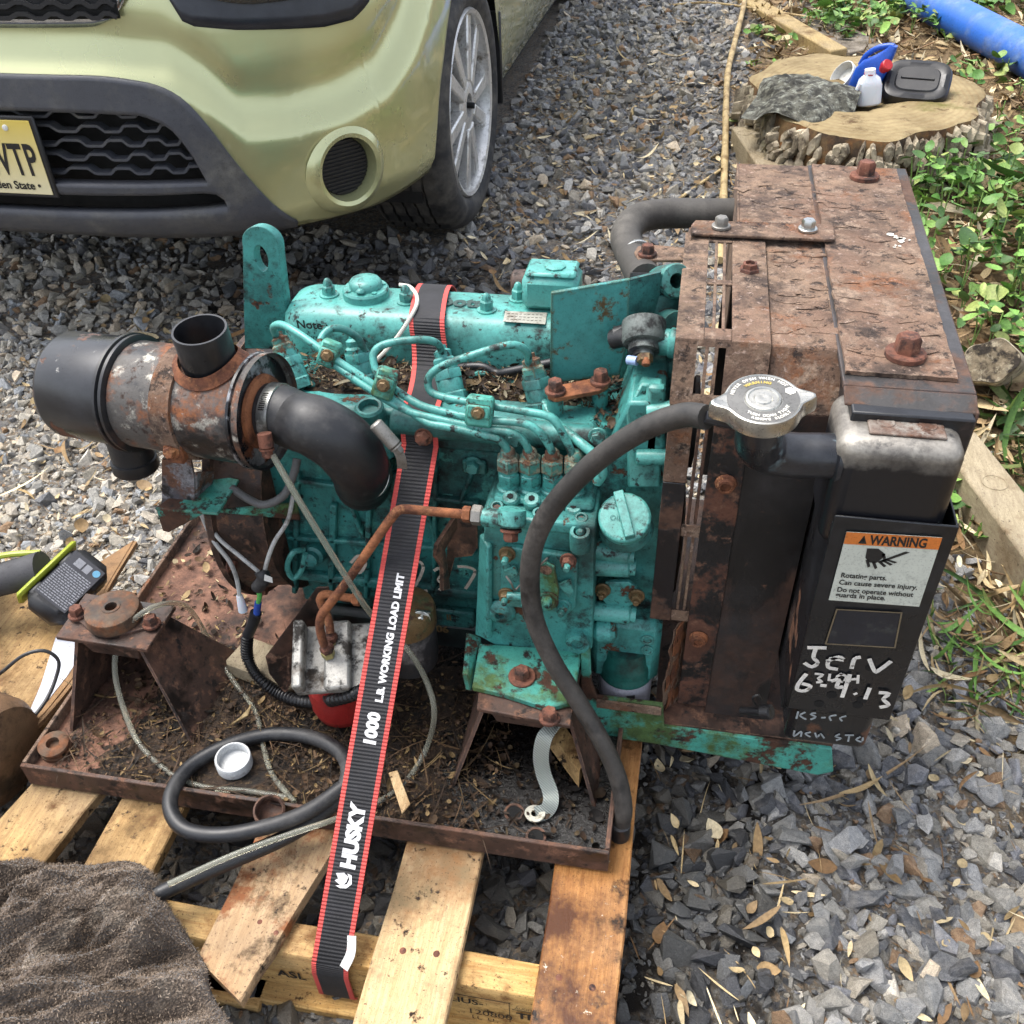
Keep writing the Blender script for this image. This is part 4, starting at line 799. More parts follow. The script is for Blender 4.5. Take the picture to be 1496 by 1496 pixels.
for k in range(3):
    a = q[0].lerp(q[3], .22+.26*k)+V(.003, -.0016, .0017); b = q[1].lerp(q[2], .22+.26*k)+V(-.004, -.0016, .0017)
    for j in range(9): m_.add([a.lerp(b, (j+.1)/9), a.lerp(b, (j+.75)/9), a.lerp(b, (j+.75)/9)+V(0, -.0012, -.0018), a.lerp(b, (j+.1)/9)+V(0, -.0012, -.0018)], [(0, 1, 2, 3)], 1)
en.part('data_plate', m_, [mat('plate_silver', '#a9a79c', .5, .3, [('#6a5f50', 40, .55, .68, .7, 0)]), ink], vcov)
for p_ in ((-0.464,1.099,0.675), (-0.355,1.093,0.675), (-0.245,1.084,0.675), (-0.21,1.12,0.675)):
    m_ = MB(); m_.lathe(p_, (0, 0, 1), [(.013, -.003), (.013, .001), (.0095, .0015)], 16); m_.lathe(V(*p_)+V(0, 0, .0012), (0, 0, 1), [(.0088, 0), (.0088, .011), (.0065, .013), (.006, .017), (.0035, .021), (.0005, .0225)], 6); en.part('cap_nut', m_, teal_clean, vcov)
c_ = V(*(-0.414,1.105,0.675)); m_ = MB(); m_.lathe(c_, (0, 0, 1), [(.031, -.004), (.031, .008), (.029, .0105), (.020, .011)], 36)
for a in (.5, 2.2, 3.9, 5.5): m_.lathe(c_+V(.0245*cos(a), .0245*sin(a), .0105), (0, 0, 1), [(.0035, 0), (.0035, .002)], 8)
cap = en.part('filler_cover', m_, teal_clean, vcov)
m_ = MB(); m_.lathe(c_+V(0, .002, .011), (0, 0, 1), [(.022, 0), (.022, .006), (.019, .010), (.012, .0125)], 30); m_.box(c_+V(-.006, -.026, .011), c_+V(.006, .026, .018), c=.003); en.part('filler_disc', m_, teal_clean, vcov)
a, b = V(*(-0.2,1.09,0.679)), V(*(-0.127,1.09,0.682)); m_ = MB()
m_.box((a.x, 1.086, .675), (b.x, 1.140, .721), c=.008); m_.box((a.x+.004, 1.09, .719), (b.x-.004, 1.136, .726), c=.006); m_.lathe((a.x+.04, 1.112, .724), (0, 0, 1), [(.014, 0), (.014, .004), (.008, .006)], 8); en.part('breather_box', m_, teal_clean, vcov, bevel=.005, seg=3)
m_ = MB(); m_.cyl((-.225, 1.165, .672), (-.185, 1.165, .676), .020, n=18, c=.003); en.part('breather_pipe', m_, rust_dark, vcov)
# lifting eyes
def eye(pts_, hole, th, m, nm='lifting_eye'):
    mm = MB(); mm.prism(pts_, th, hole=hole); return en.part(nm, mm, m, bevel=.001)
A_, B_ = V(-.588, 1.068, .60), V(-.524, 1.075, .60); ax = V(1, .1, 0).normalized(); top = V(-.534, 1.07, .755); hc = V(-.537, 1.07, .735)
out = [top+ax*(.0235*cos(pi*i/14))+V(0, 0, .0235*sin(pi*i/14)) for i in range(15)]; lft, rgt_ = out[-1], out[0]
out += [lft.lerp(A_, k/4) for k in (1, 2, 3, 4)]+[A_.lerp(B_, k/5) for k in (1, 2, 3, 4)]+[B_.lerp(rgt_, k/4) for k in (0, 1, 2, 3)]
n_ = len(out); hol = [hc+ax*(.0085*cos(2*pi*i/n_))+V(0, 0, .0175*sin(2*pi*i/n_)) for i in range(n_)]
eye(out, hol, (.004, .011, 0), teal)
# right hand bracket plate with rusty foot
q = [(-0.149,1,0.746), (-0.059,1.02,0.759), (-0.057,1.02,0.677), (-0.065,1.015,0.633), (-0.15,1,0.623)]; m_ = MB(); m_.prism(q, (0, .006, 0)); br = en.part('bracket_plate', m_, mat('teal_edge_rust', '#3f8a86', .42, 0, [('#2a5f5c', 7, .5, .68, .5, 0), ('#5a4a2a', 30, .62, .68, .85, 0)], [(220, .15, .001)], .16, 6, edge=('#4a4a22', .008, .8)), bevel=.0012)
q = [(-0.059,1.021,0.758), (-0.025,1.05,0.756), (-0.023,1.05,0.682), (-0.057,1.021,0.676)]; m_ = MB(); m_.prism(q, (0, .006, 0)); en.part('bracket_wing', m_, teal, br)
q = [(-0.147,0.961,0.642), (-0.081,0.998,0.642), (-0.075,0.977,0.642), (-0.084,0.963,0.642), (-0.134,0.938,0.642), (-0.144,0.944,0.642)]; m_ = MB(); m_.prism(q, (0, 0, -.006)); en.part('bracket_foot', m_, rust_orange, br, bevel=.001)
for p_ in ((-0.136,0.951,0.643), (-0.085,0.98,0.643)):
    m_ = MB(); m_.hexbolt(p_, (0, 0, 1), .0095, .013, a0=.2); m_.cyl(V(*p_)+V(0, 0, -.045), V(*p_)+V(0, 0, -.008), .010, n=12, mi=1); en.part('foot_bolt', m_, [bolt_rust, teal], br)
# injectors with return rail
for i, (a, b) in enumerate(((V(-.474, .975, .607), V(-.499, 1.0, .660)), (V(-.395, 1.0, .607), V(-.403, 1.012, .652)), (V(-.268, .972, .607), V(-.285, 1.0, .656)), (V(-.155, .968, .607), V(-.171, .988, .660)))):
    d = (b-a).normalized(); L = (b-a).length; m_ = MB()
    m_.lathe(a-d*.004, d, [(.021, 0), (.021, .012), (.019, .014)], 6); m_.lathe(a+d*.009, d, [(.0165, 0), (.0165, .016), (.0150, .018), (.0150, L*.6)], 20); m_.lathe(a+d*.026, d, [(.0185, 0), (.0185, .010), (.017, .012)], 6, a0=.4)
    en.part('injector', m_, teal, head)
    m_ = MB(); m_.lathe(a+d*L*.66, d, [(.013, 0), (.0155, .002), (.0155, .012), (.012, .015)], 6, a0=.2); m_.lathe(a+d*(L*.66+.014), d, [(.011, 0), (.0115, .008), (.0065, .011), (.0062, .016)], 14); en.part('injector_nut', m_, teal if i in (1, 2) else mat('nut_teal_rust', '#3f7f74', .6, 0, [('#5b3a28', 30, .5, .58, .9, 0), ('#8a8f7a', 60, .56, .64, .7, 0)], [(220, .3, .001)], edge=('#7a5a3a', .003, .9)), head)
m_ = MB(); m_.tube([(-0.486,1.01,0.588), (-0.453,1.025,0.59), (-0.379,1.03,0.58), (-0.341,1.03,0.589), (-0.287,1.02,0.584), (-0.246,1.025,0.615), (-0.213,1.02,0.611), (-0.17,1,0.61)], .0042, 8); en.part('return_rail', m_, teal_clean, head)
m_ = MB(); m_.tube([(-0.377,1.03,0.601), (-0.303,1.035,0.61), (-0.246,1.03,0.622), (-0.223,1.025,0.617), (-0.204,1.02,0.624), (-0.151,1.02,0.641)], .0058, 10); en.part('return_hose', m_, rubber, head)
# high pressure lines: four bent steel pipes from the injectors to the pump
LN = [[(-0.502,0.998,0.664), (-0.499,0.99,0.682), (-0.482,0.98,0.692), (-0.456,0.965,0.69), (-0.412,0.945,0.675), (-0.353,0.925,0.65), (-0.303,0.905,0.629), (-0.28,0.895,0.622), (-0.254,0.89,0.622), (-0.204,0.885,0.617), (-0.191,0.885,0.612), (-0.184,0.886,0.6), (-0.183,0.888,0.587)],
      [(-0.39,1.008,0.647), (-0.394,1,0.669), (-0.408,0.99,0.686), (-0.422,0.98,0.689), (-0.429,0.965,0.68), (-0.42,0.95,0.668), (-0.404,0.94,0.664), (-0.352,0.918,0.645), (-0.311,0.905,0.632), (-0.285,0.9,0.628), (-0.217,0.892,0.623), (-0.18,0.888,0.623), (-0.166,0.888,0.615), (-0.159,0.888,0.602), (-0.156,0.889,0.586)],
      [(-0.284,0.998,0.651), (-0.286,0.985,0.677), (-0.304,0.975,0.687), (-0.344,0.965,0.684), (-0.359,0.955,0.674), (-0.351,0.94,0.655), (-0.328,0.925,0.647), (-0.295,0.91,0.638), (-0.269,0.905,0.634), (-0.214,0.898,0.631), (-0.168,0.892,0.635), (-0.148,0.89,0.628), (-0.137,0.89,0.613), (-0.131,0.89,0.599), (-0.129,0.891,0.583)],
      [(-0.173,0.982,0.66), (-0.174,0.97,0.685), (-0.191,0.96,0.697), (-0.226,0.95,0.689), (-0.266,0.94,0.676), (-0.284,0.935,0.663), (-0.286,0.93,0.649), (-0.274,0.925,0.642), (-0.23,0.915,0.642), (-0.17,0.905,0.643), (-0.138,0.9,0.642), (-0.125,0.897,0.632), (-0.112,0.893,0.609), (-0.106,0.892,0.592), (-0.103,0.892,0.577)]]
for P_ in LN:
    m_ = MB(); m_.tube(P_, .0048, 10, sm=5); en.part('injector_line', m_, teal_clean)
m_ = MB(); m_.tube([(-0.159,0.975,0.638), (-0.151,0.96,0.619), (-0.13,0.93,0.611), (-0.101,0.9,0.61), (-0.078,0.885,0.6), (-0.07,0.88,0.583), (-0.076,0.882,0.566)], .006, 10); m_.lathe((-0.163,0.975,0.63), (0, -1, 0), [(.008, 0), (.008, .012)], 14); en.part('leak_off_pipe', m_, teal_clean)
def clampblk(c, sx, sz, lean):
    c = V(*c); m_ = MB(); M_ = Matrix.Translation(c) @ Matrix.Rotation(lean, 4, 'Y') @ Matrix.Rotation(rad(-18), 4, 'X')
    m_.box((-sx, -.008, -sz), (sx, .009, sz), M=M_, c=.003); m_.box((-sx*.85, -.011, -sz*.4), (sx*.85, -.006, sz*.5), M=M_, c=.002)
    m_.merge(MB().hexbolt((0, -.0105, 0), (0, -1, 0), .0058, .006), M=M_, mi=1); en.part('line_clamp', m_, [teal_rust, brass])
clampblk((-0.411,0.945,0.677), .012, .016, .35); clampblk((-0.334,0.915,0.66), .013, .019, .3); clampblk((-0.217,0.898,0.643), .016, .018, .05)
# injection pump
pf = .85
body = MB()
q = [(-0.206,0.85,0.534), (-0.074,0.85,0.519), (-0.071,0.85,0.313), (-0.131,0.85,0.251), (-0.224,0.85,0.311)]
body.prism([V(a[0], pf, a[2]) for a in q], (0, .11, 0))
tl, tr = V(*q[0]), V(*q[1])
body.box((tl.x-.004, pf-.006, tl.z-.022), (tr.x+.002, .955, tl.z-.004), c=.003)
pump = en.part('injection_pump', body, teal, bevel=.004)
zt = tl.z-.004
m_ = MB(); m_.box((tl.x+.006, .868, zt), (tr.x-.004, .94, zt+.009), c=.004); en.part('pump_head', m_, teal, pump)
nutm = [MATS['nut_teal_rust'], mat('nut_brownish', '#6a5a48', .6, .2, [('#4f8a80', 26, .54, .6, .6, 0), ('#4a3024', 40, .56, .64, .9, 0)], [(220, .3, .001)], edge=('#8a8a78', .003, .8))]
for i, (vx, vy) in enumerate(((-.1835, .889), (-.1575, .891), (-.131, .893), (-.104, .895))):
    b = V(vx, vy, zt+.009); m_ = MB(); m_.lathe(b, (0, 0, 1), [(.0150, -.004), (.0150, .004), (.0125, .006), (.0125, .012)], 20); m_.lathe(b+V(0, 0, .010), (0, 0, 1), [(.0125, 0), (.0140, .002), (.0140, .015), (.0115, .017)], 6, a0=.3); m_.lathe(b+V(0, 0, .026), (0, 0, 1), [(.0115, 0), (.0115, .005)], 16)
    m_.lathe(b+V(0, 0, .030), (0, 0, 1), [(.0125, 0), (.0145, .002), (.0145, .017), (.0115, .020)], 6, mi=1, a0=.1); m_.lathe(b+V(0, 0, .050), (0, 0, 1), [(.0095, 0), (.0085, .008), (.0058, .011)], 14, mi=1)
    en.part('delivery_valve', m_, [teal, nutm[1 if i == 0 else 0]], pump)
for px in ((-0.178,0.866,0.545), (-0.152,0.866,0.545), (-0.128,0.868,0.542), (-0.102,0.87,0.536)):
    b = V(*px); m_ = MB(); m_.lathe(b+V(0, .004, -.01), (0, -.35, 1), [(.0105, 0), (.0105, .008), (.0085, .0105)], 18); m_.lathe(b+V(0, .0005, .0008), (0, -.35, 1), [(.0042, 0), (.004, .0004)], 6, mi=1); en.part('torx_screw', m_, [teal_clean, MATS['pit_black']], pump)
for px in ((-0.192,0.857,0.541), (-0.141,0.857,0.537), (-0.091,0.86,0.533)):
    b = V(*px); m_ = MB(); m_.lathe(b+V(0, 0, -.016), (0, -.25, 1), [(.0085, 0), (.0085, .014), (.0075, .0155), (.0050, .0155), (.0048, .008)], 18); m_.lathe(b+V(0, -.004, -.004), (0, -.25, 1), [(.0048, 0), (.0047, .0005)], 6, mi=1); en.part('socket_screw', m_, [teal, rust_dark], pump)
b = V(*(-0.09,0.845,0.524)); m_ = MB(); m_.lathe(b+V(0, 0, -.03), (0, -.2, 1), [(.0125, 0), (.0125, .030), (.0115, .032), (.008, .032), (.0078, .018)], 22); m_.lathe(b+V(0, -.002, -.012), (0, -.2, 1), [(.0055, 0), (.0055, .010), (.003, .013)], 12); en.part('boss_stud', m_, teal, pump)
# banjo fitting
a, b = V(*(-0.205,0.838,0.533)), V(*(-0.17,0.832,0.538)); m_ = MB(); m_.cyl(a, b, .0115, n=18, c=.001); m_.lathe(b+V(0, .006, .012), (0, -.5, -1), [(.016, 0), (.017, .004), (.017, .018), (.014, .021)], 22); en.part('banjo_fitting', m_, teal_clean, pump)
m_ = MB(); m_.hexbolt(b+V(0, -.006, -.009), (.05, -.6, -1), .0095, .012); en.part('banjo_bolt', m_, bolt_rust, pump)
m_ = MB(); m_.lathe((-0.219,0.838,0.535), (1, 0, 0), [(.0115, 0), (.0125, .0015), (.0125, .011), (.0105, .013), (.0075, .0135), (.0075, .02)], 6); en.part('pipe_nut', m_, steel_dull, pump)
m_ = MB(); m_.tube([(-0.219,0.838,0.535), (-0.259,0.832,0.539), (-0.29,0.826,0.544), (-0.303,0.822,0.545), (-0.312,0.818,0.536), (-0.337,0.808,0.499), (-0.377,0.798,0.437), (-0.405,0.79,0.398), (-0.415,0.786,0.381), (-0.418,0.784,0.359), (-0.417,0.784,0.333)], .0058, 12, sm=6); m_.lathe((-0.229,0.838,0.535), (1, 0, 0), [(.0075, -.002), (.010, 0), (.010, .008), (.0075, .009)], 6); en.part('fuel_pipe', m_, rust_orange)
# governor plate, levers and studs
q = [(-0.185,0.848,0.482), (-0.174,0.848,0.488), (-0.098,0.848,0.483), (-0.092,0.848,0.474), (-0.093,0.848,0.398), (-0.102,0.848,0.384), (-0.185,0.848,0.386), (-0.19,0.848,0.398)]; m_ = MB(); m_.prism(q, (0, -.009, 0)); gov = en.part('governor_plate', m_, teal, pump, bevel=.002)
for px, mm in (((-0.178,0.838,0.479), brass), ((-0.103,0.838,0.478), bolt_rust), ((-0.181,0.838,0.409), brass), ((-0.109,0.838,0.4), teal), ((-0.155,0.838,0.41), teal)):
    m_ = MB(); m_.hexbolt(px, (0, -1, .1), .0078, .010, mi=0); m_.lathe(V(*px)+V(0, -.011, .001), (0, -1, .1), [(.0042, 0), (.0042, .008), (.003, .010)], 12, mi=1); en.part('stud_nut', m_, [mm, teal_clean], pump)
q = [(-0.139,0.832,0.47), (-0.129,0.832,0.478), (-0.119,0.832,0.473), (-0.113,0.832,0.437), (-0.114,0.832,0.41), (-0.128,0.832,0.399), (-0.14,0.832,0.409)]; m_ = MB(); m_.prism(q, (0, -.005, 0)); m_.lathe((-0.129,0.828,0.468), (0, -1, 0), [(.0075, 0), (.0075, .001), (.005, .0012)], 14, mi=1); m_.hexbolt((-0.126,0.827,0.418), (0, -1, .15), .0098, .010); m_.lathe((-0.124,0.815,0.43), (0, -1, .15), [(.005, 0), (.005, .012), (.003, .014)], 12); en.part('throttle_lever', m_, [teal_rust, rust_dark], pump)
q = [(-0.182,0.834,0.455), (-0.168,0.834,0.464), (-0.164,0.834,0.453), (-0.172,0.834,0.445)]; m_ = MB(); m_.prism(q, (0, -.004, 0)); en.part('stop_lever', m_, teal_clean, pump); q = [(-0.114,0.834,0.442), (-0.099,0.834,0.452), (-0.095,0.834,0.433), (-0.1,0.834,0.422)]; m_ = MB(); m_.prism(q, (0, -.004, 0)); en.part('idle_lever', m_, teal_clean, pump); m_ = MB(); m_.cyl((-0.178,0.83,0.414), (-0.153,0.83,0.417), .0055, n=12); en.part('stop_pin', m_, teal_clean, pump)
m_ = MB(); m_.tube([(-0.178,0.826,0.452), (-0.171,0.82,0.447), (-0.167,0.822,0.434), (-0.161,0.826,0.439), (-0.148,0.826,0.458), (-0.127,0.828,0.487)], .0014, 6); en.part('lever_spring', m_, steel_dull, pump)
m_ = MB(); m_.lathe((-0.191,0.845,0.369), (0, -1, 0), [(.020, 0), (.018, .004), (.012, .008), (.0065, .009), (.0062, .002)], 20); m_.lathe((-0.189,0.838,0.377), (0, -1, 0), [(.006, 0), (.0058, .0005)], 6, mi=1); en.part('drain_boss', m_, [teal, brass], pump)
q = [(-0.232,0.858,0.304), (-0.209,0.835,0.323), (-0.203,0.84,0.483), (-0.217,0.86,0.486)]; m_ = MB(); m_.prism(q, (.006, .005, 0)); en.part('pump_web', m_, teal, pump, bevel=.002)
m_ = MB(); m_.lathe((-0.089,0.842,0.331), (0, -1, .1), [(.018, -.02), (.0165, .0), (.0155, .005), (.0085, .006), (.0085, .001)], 20); en.part('lug', m_, teal, pump)
# rusty bracket left of the pump
q = [(-0.259,0.9,0.47), (-0.229,0.9,0.476), (-0.231,0.9,0.426), (-0.239,0.9,0.411), (-0.263,0.9,0.404), (-0.275,0.9,0.358), (-0.28,0.9,0.351), (-0.272,0.9,0.421)]; m_ = MB(); m_.prism(q, (0, .004, 0)); q = [(-0.26,0.9,0.479), (-0.26,0.9,0.458), (-0.271,0.87,0.445), (-0.268,0.865,0.424), (-0.268,0.865,0.38), (-0.274,0.855,0.386), (-0.271,0.855,0.428), (-0.277,0.85,0.45), (-0.274,0.85,0.47)]; m_.prism(q, (.005, 0, 0)); en.part('stop_bracket', m_, rust_dark)
# timing case with filler cap, covers and stubs
tc = MB(); q = [(-0.047,0.98,0.659), (-0.007,0.98,0.662), (0.005,0.93,0.543), (0.019,0.9,0.312), (-0.073,0.9,0.269), (-0.078,0.9,0.557), (-0.059,0.95,0.624)]
tc.prism([V(a[0], .915, a[2]) for a in q], (0, .25, 0)); tcase = en.part('timing_case', tc, teal, bevel=.004)
q = [(-0.048,0.93,0.647), (-0.035,0.955,0.672), (-0.011,0.955,0.67), (-0.002,0.92,0.55), (-0.041,0.92,0.546)]; m_ = MB(); m_.prism(q, (0, -.018, 0)); m_.box((-0.028,0.93,0.681), (-0.006,0.915,0.564), c=.004); en.part('side_cover', m_, teal_clean, tcase, bevel=.003)
for a, b, r_ in (((-0.033,0.91,0.587), (0.003,0.91,0.591), .010), ((-0.024,0.915,0.646), (0.005,0.915,0.653), .012)): m_ = MB(); m_.cyl(a, b, r_, n=14, c=.001); en.part('cover_lug', m_, teal_clean, tcase)
c_ = V(*(-0.04,0.862,0.532)); d = V(-.05, -.62, 1).normalized(); m_ = MB(); m_.lathe(c_-d*.03, d, [(.034, 0), (.031, .012), (.028, .018)], 30); en.part('filler_neck', m_, teal, tcase)
m_ = MB(); m_.lathe(c_-d*.010, d, [(.0305, 0), (.031, .003), (.031, .013), (.029, .0155), (.001, .016)], 36); x_, y_, z_ = frame(d); ta = V(.35, .2, 0)-d*V(.35, .2, 0).dot(d); ta = V(-.35, .85, .5); ta = (ta-d*ta.dot(d)).normalized(); tb = d.cross(ta)
m_.prism([c_+d*.005+ta*.029+tb*.006, c_+d*.005-ta*.029+tb*.006, c_+d*.005-ta*.029-tb*.006, c_+d*.005+ta*.029-tb*.006], d*.014)
m_.text('OIL', c_+d*.006-tb*.0-ta*.006+V(-.019, 0, 0), (1, 0, -.0), (0, 1, .62), .009, 1, lift=.0004); en.part('oil_cap', m_, [teal_clean, teal_dark], tcase, bevel=.0012)
for k, (a, b) in enumerate((((-0.077,0.885,0.46), (-0.032,0.885,0.453)), ((-0.075,0.88,0.435), (-0.029,0.88,0.439)), ((-0.075,0.88,0.354), (-0.024,0.88,0.355)))):
    m_ = MB(); m_.cyl(a, b, .0135, n=16, c=.003); m_.cyl(V(*b)-V(.002, 0, 0), V(*b)+V(.006, 0, 0), .011, n=14); en.part('coolant_stub', m_, teal_clean, tcase)
q = [(-0.071,0.888,0.384), (-0.06,0.888,0.406), (-0.03,0.888,0.411), (-0.013,0.888,0.395), (-0.014,0.888,0.378), (-0.034,0.888,0.362), (-0.056,0.888,0.364)]; m_ = MB(); m_.prism(q, (0, -.007, 0)); cv = en.part('blank_cover', m_, teal, tcase, bevel=.0015)
for px in ((-0.063,0.879,0.395), (-0.019,0.879,0.391)):
    m_ = MB(); m_.hexbolt(px, (0, -1, .1), .0078, .009); m_.lathe(V(*px)+V(0, -.01, 0), (0, -1, .1), [(.004, 0), (.004, .006), (.003, .007)], 10); en.part('cover_nut', m_, brass, tcase)
m_ = MB(); m_.box((-0.076,0.875,0.342), (0.018,0.93,0.226), c=.01); m_.cyl((-0.071,0.868,0.328), (-0.042,0.868,0.333), .016, n=16, c=.006)
for px in ((0,0.873,0.317), (0.001,0.873,0.297)): m_.lathe(px, (0, -1, .1), [(.0085, 0), (.0085, .0014), (.0055, .0016), (.005, -.002)], 16)
en.part('filter_adapter', m_, teal, tcase, bevel=.003)
c_ = V(*(-0.026,0.893,0.254)); m_ = MB(); m_.lathe(c_+V(0, 0, .012), (0, 0, -1), [(.031, -.02), (.033, 0), (.0355, .006), (.0365, .016), (.0365, .026), (.038, .029), (.038, .034)], 36); ofl = en.part('oil_filter', m_, mat('filter_teal', '#1d5c55', .4, 0, [('#0d1a18', 12, .5, .66, .5, 0)]))
m_ = MB(); m_.lathe(c_+V(0, 0, -.0222), (0, 0, -1), [(.0372, 0), (.0372, .07), (.033, .075)], 36)
for k in range(9): a = -pi/2+.15+k*.035; m_.cyl(c_+V(.0374*cos(a), .0374*sin(a), -.035), c_+V(.0374*cos(a), .0374*sin(a), -.046), .0005, n=4, mi=1)
en.part('filter_can', m_, [mat('filter_white', '#b9b9c4', .35, .2), ink], ofl)
# starter side solenoid / thermostat housing at the back right
m_ = MB(); m_.cyl((-0.071,1,0.696), (-0.035,1,0.71), .011, n=14); m_.tube([(-0.074,1,0.691), (-0.046,0.99,0.705), (-0.031,1,0.708)], .012, 12); en.part('sender_lead', m_, rubber)
m_ = MB(); m_.lathe((-0.036,0.975,0.693), (.05, -.5, -.35), [(.026, -.035), (.026, -.012), (.024, -.008), (.018, -.006), (.018, .002), (.012, .003), (.012, .008)], 24); m_.lathe((-0.034,0.965,0.692), (.05, -.5, -.35), [(.0095, 0), (.0095, .008), (.007, .009)], 6, mi=1); m_.lathe((-0.032,0.958,0.692), (.05, -.5, -.35), [(.005, 0), (.005, .008), (.003, .009)], 10, mi=2); en.part('temperature_sender', m_, [mat('sender_grey', '#5b625f', .6, 0, [('#1d1f1e', 30, .5, .62, .8, 0)], [(200, .4, .001)]), brass, rust_orange])
m_ = MB(); m_.cyl((-0.042,0.96,0.687), (-0.053,0.965,0.685), .0055, n=10); en.part('sender_terminal', m_, mat('terminal_blue', '#8fa3c9', .4))
th = MB(); th.lathe((-0.022,1.07,0.695), (0, 0, 1), [(.034, -.05), (.034, 0), (.026, .006), (.021, .03)], 26); th.cyl((-0.024,1.07,0.681), (0,1.02,0.7), .02, n=18); th.box((-.055, 1.0, .60), (.012, 1.14, .66), c=.01); thm = en.part('thermostat_housing', th, teal)
a, b = V(*(-0.029,1.11,0.712)), V(*(-0.007,1.06,0.741)); m_ = MB(); d = (b-a).normalized(); m_.lathe(a, d, [(.021, 0), (.021, (b-a).length), (.019, (b-a).length+.004), (.009, (b-a).length+.004), (.008, .01)], 24); en.part('coolant_outlet', m_, teal_clean, thm)
m_ = MB(); m_.lathe((-0.008,0.99,0.697), (1, -.1, 0), [(.016, -.02), (.016, 0), (.018, .002), (.018, .008), (.014, .01), (.014, .03)], 20); en.part('outlet_stub', m_, teal_clean, thm)
# flywheel housing
m_ = MB(); c_ = V(-.605, 1.085, .395); m_.lathe(c_, (1, 0, 0), [(.205, 0), (.208, .003), (.208, .012), (.198, .014), (.19, .04), (.185, .075), (.19, .078)], 64); fw_ = en.part('flywheel_housing', m_, rust_dark)
m_ = MB(); m_.lathe(c_+V(-.012, 0, 0), (1, 0, 0), [(.05, 0), (.17, .001), (.175, .011)], 48); en.part('flywheel', m_, rust_dark, fw_)
for k in range(10):
    a = k*2*pi/10+.2; m_ = MB(); m_.hexbolt(c_+V(.0145, .2*cos(a), .2*sin(a)), (1, 0, 0), .008, .009); en.part('housing_bolt', m_, bolt_rust, fw_)
# engine mount bracket on the right pedestal
zt = .302; q = [(-0.217,0.771,0.302), (-0.223,0.846,0.302), (-0.085,0.855,0.302), (-0.085,0.767,0.302), (-0.116,0.752,0.302), (-0.171,0.765,0.302)]; q = [V(a[0], a[1], zt) for a in q]; m_ = MB(); m_.prism(q, (0, 0, -.009)); mb_ = en.part('mount_bracket', m_, teal_rust, bevel=.0015)
q = [(-0.244,0.86,0.304), (-0.23,0.86,0.299), (-0.223,0.79,0.269), (-0.232,0.79,0.27), (-0.234,0.79,0.301)]; m_ = MB(); m_.prism(q, (.007, 0, 0)); en.part('bracket_gusset', m_, teal_rust, mb_, bevel=.001)
m_ = MB(); m_.hexbolt(V(*(-0.156,0.796,0.302)), (0, -.05, 1), .0105, .014, wash=1.7); en.part('mount_bolt', m_, bolt_rust, mb_)
m_ = MB(); m_.hexbolt(V(*(-0.112,0.743,0.293)), (0, 0, 1), .010, .013); en.part('mount_bolt', m_, bolt_rust, mb_)
q = [(-0.085,0.84,0.325), (-0.073,0.84,0.32), (-0.069,0.84,0.253), (-0.061,0.84,0.226), (0.029,0.84,0.226), (0.034,0.84,0.182), (0.259,0.84,0.18), (0.27,0.84,0.131), (0.251,0.84,0.119), (0.027,0.84,0.141), (-0.082,0.84,0.143)]; m_ = MB(); m_.prism(q, (0, .008, 0)); rail = en.part('support_rail', m_, teal_rust, bevel=.0018)
m_ = MB(); m_.box((.02, .845, .175), (.26, 1.35, .185)); en.part('rail_flange', m_, rust_dark, rail)
m_ = MB(); m_.prism([(-0.061,0.838,0.227), (0.027,0.838,0.226), (0.028,0.838,0.213), (-0.06,0.838,0.213)], (0, -.004, 0)); en.part('rail_lip', m_, rust, rail)
# aluminium fuel filter head with red bowl and steel bracket
q = [(-0.504,0.79,0.23), (-0.481,0.79,0.249), (-0.311,0.79,0.255)]
M_ = Matrix.Translation(V(*(-0.404,0.8,0.291))) @ Matrix.Rotation(rad(14), 4, 'Z') @ Matrix.Rotation(rad(24), 4, 'X')
m_ = MB(); m_.box((-.062, -.045, -.012), (.062, .05, 0), M=M_, c=.003); m_.box((-.062, -.045, 0), (-.047, .05, .028), M=M_, c=.003); m_.box((-.022, -.047, 0), (.014, .05, .016), M=M_, c=.004); m_.box((.055, -.045, 0), (.062, .05, .006), M=M_, c=.002)
ffh = en.part('fuel_filter_head', m_, alu, bevel=.002)
for px in ((-0.417,0.79,0.322), (-0.419,0.81,0.321)):
    m_ = MB(); m_.lathe(V(*px)+V(0, 0, -.016), (-.05, -.1, 1), [(.009, 0), (.009, .009)], 6); m_.lathe(V(*px)+V(0, 0, -.006), (-.05, -.1, 1), [(.0095, 0), (.0095, .008), (.007, .010)], 6, mi=1); en.part('compression_nut', m_, [mat('yellow_zinc', '#a89e6a', .45, .5), bolt_rust], ffh)
m_ = MB(); c_ = V(*(-0.422,0.815,0.198)); m_.lathe(c_+V(0, 0, .03), (0, 0, -1), [(.046, 0), (.046, .04), (.042, .056), (.030, .066), (.012, .068)], 30); en.part('fuel_filter_bowl', m_, mat('filter_red', '#8c2320', .4, 0, [('#3a1512', 12, .55, .68, .6, 0)]), ffh)
q = [(-0.518,0.8,0.274), (-0.455,0.87,0.35), (-0.441,0.87,0.352), (-0.443,0.87,0.316), (-0.504,0.8,0.2), (-0.516,0.795,0.244)]; m_ = MB(); m_.prism(q, (.004, .003, 0)); en.part('filter_bracket', m_, rust_dark, ffh, bevel=.001)
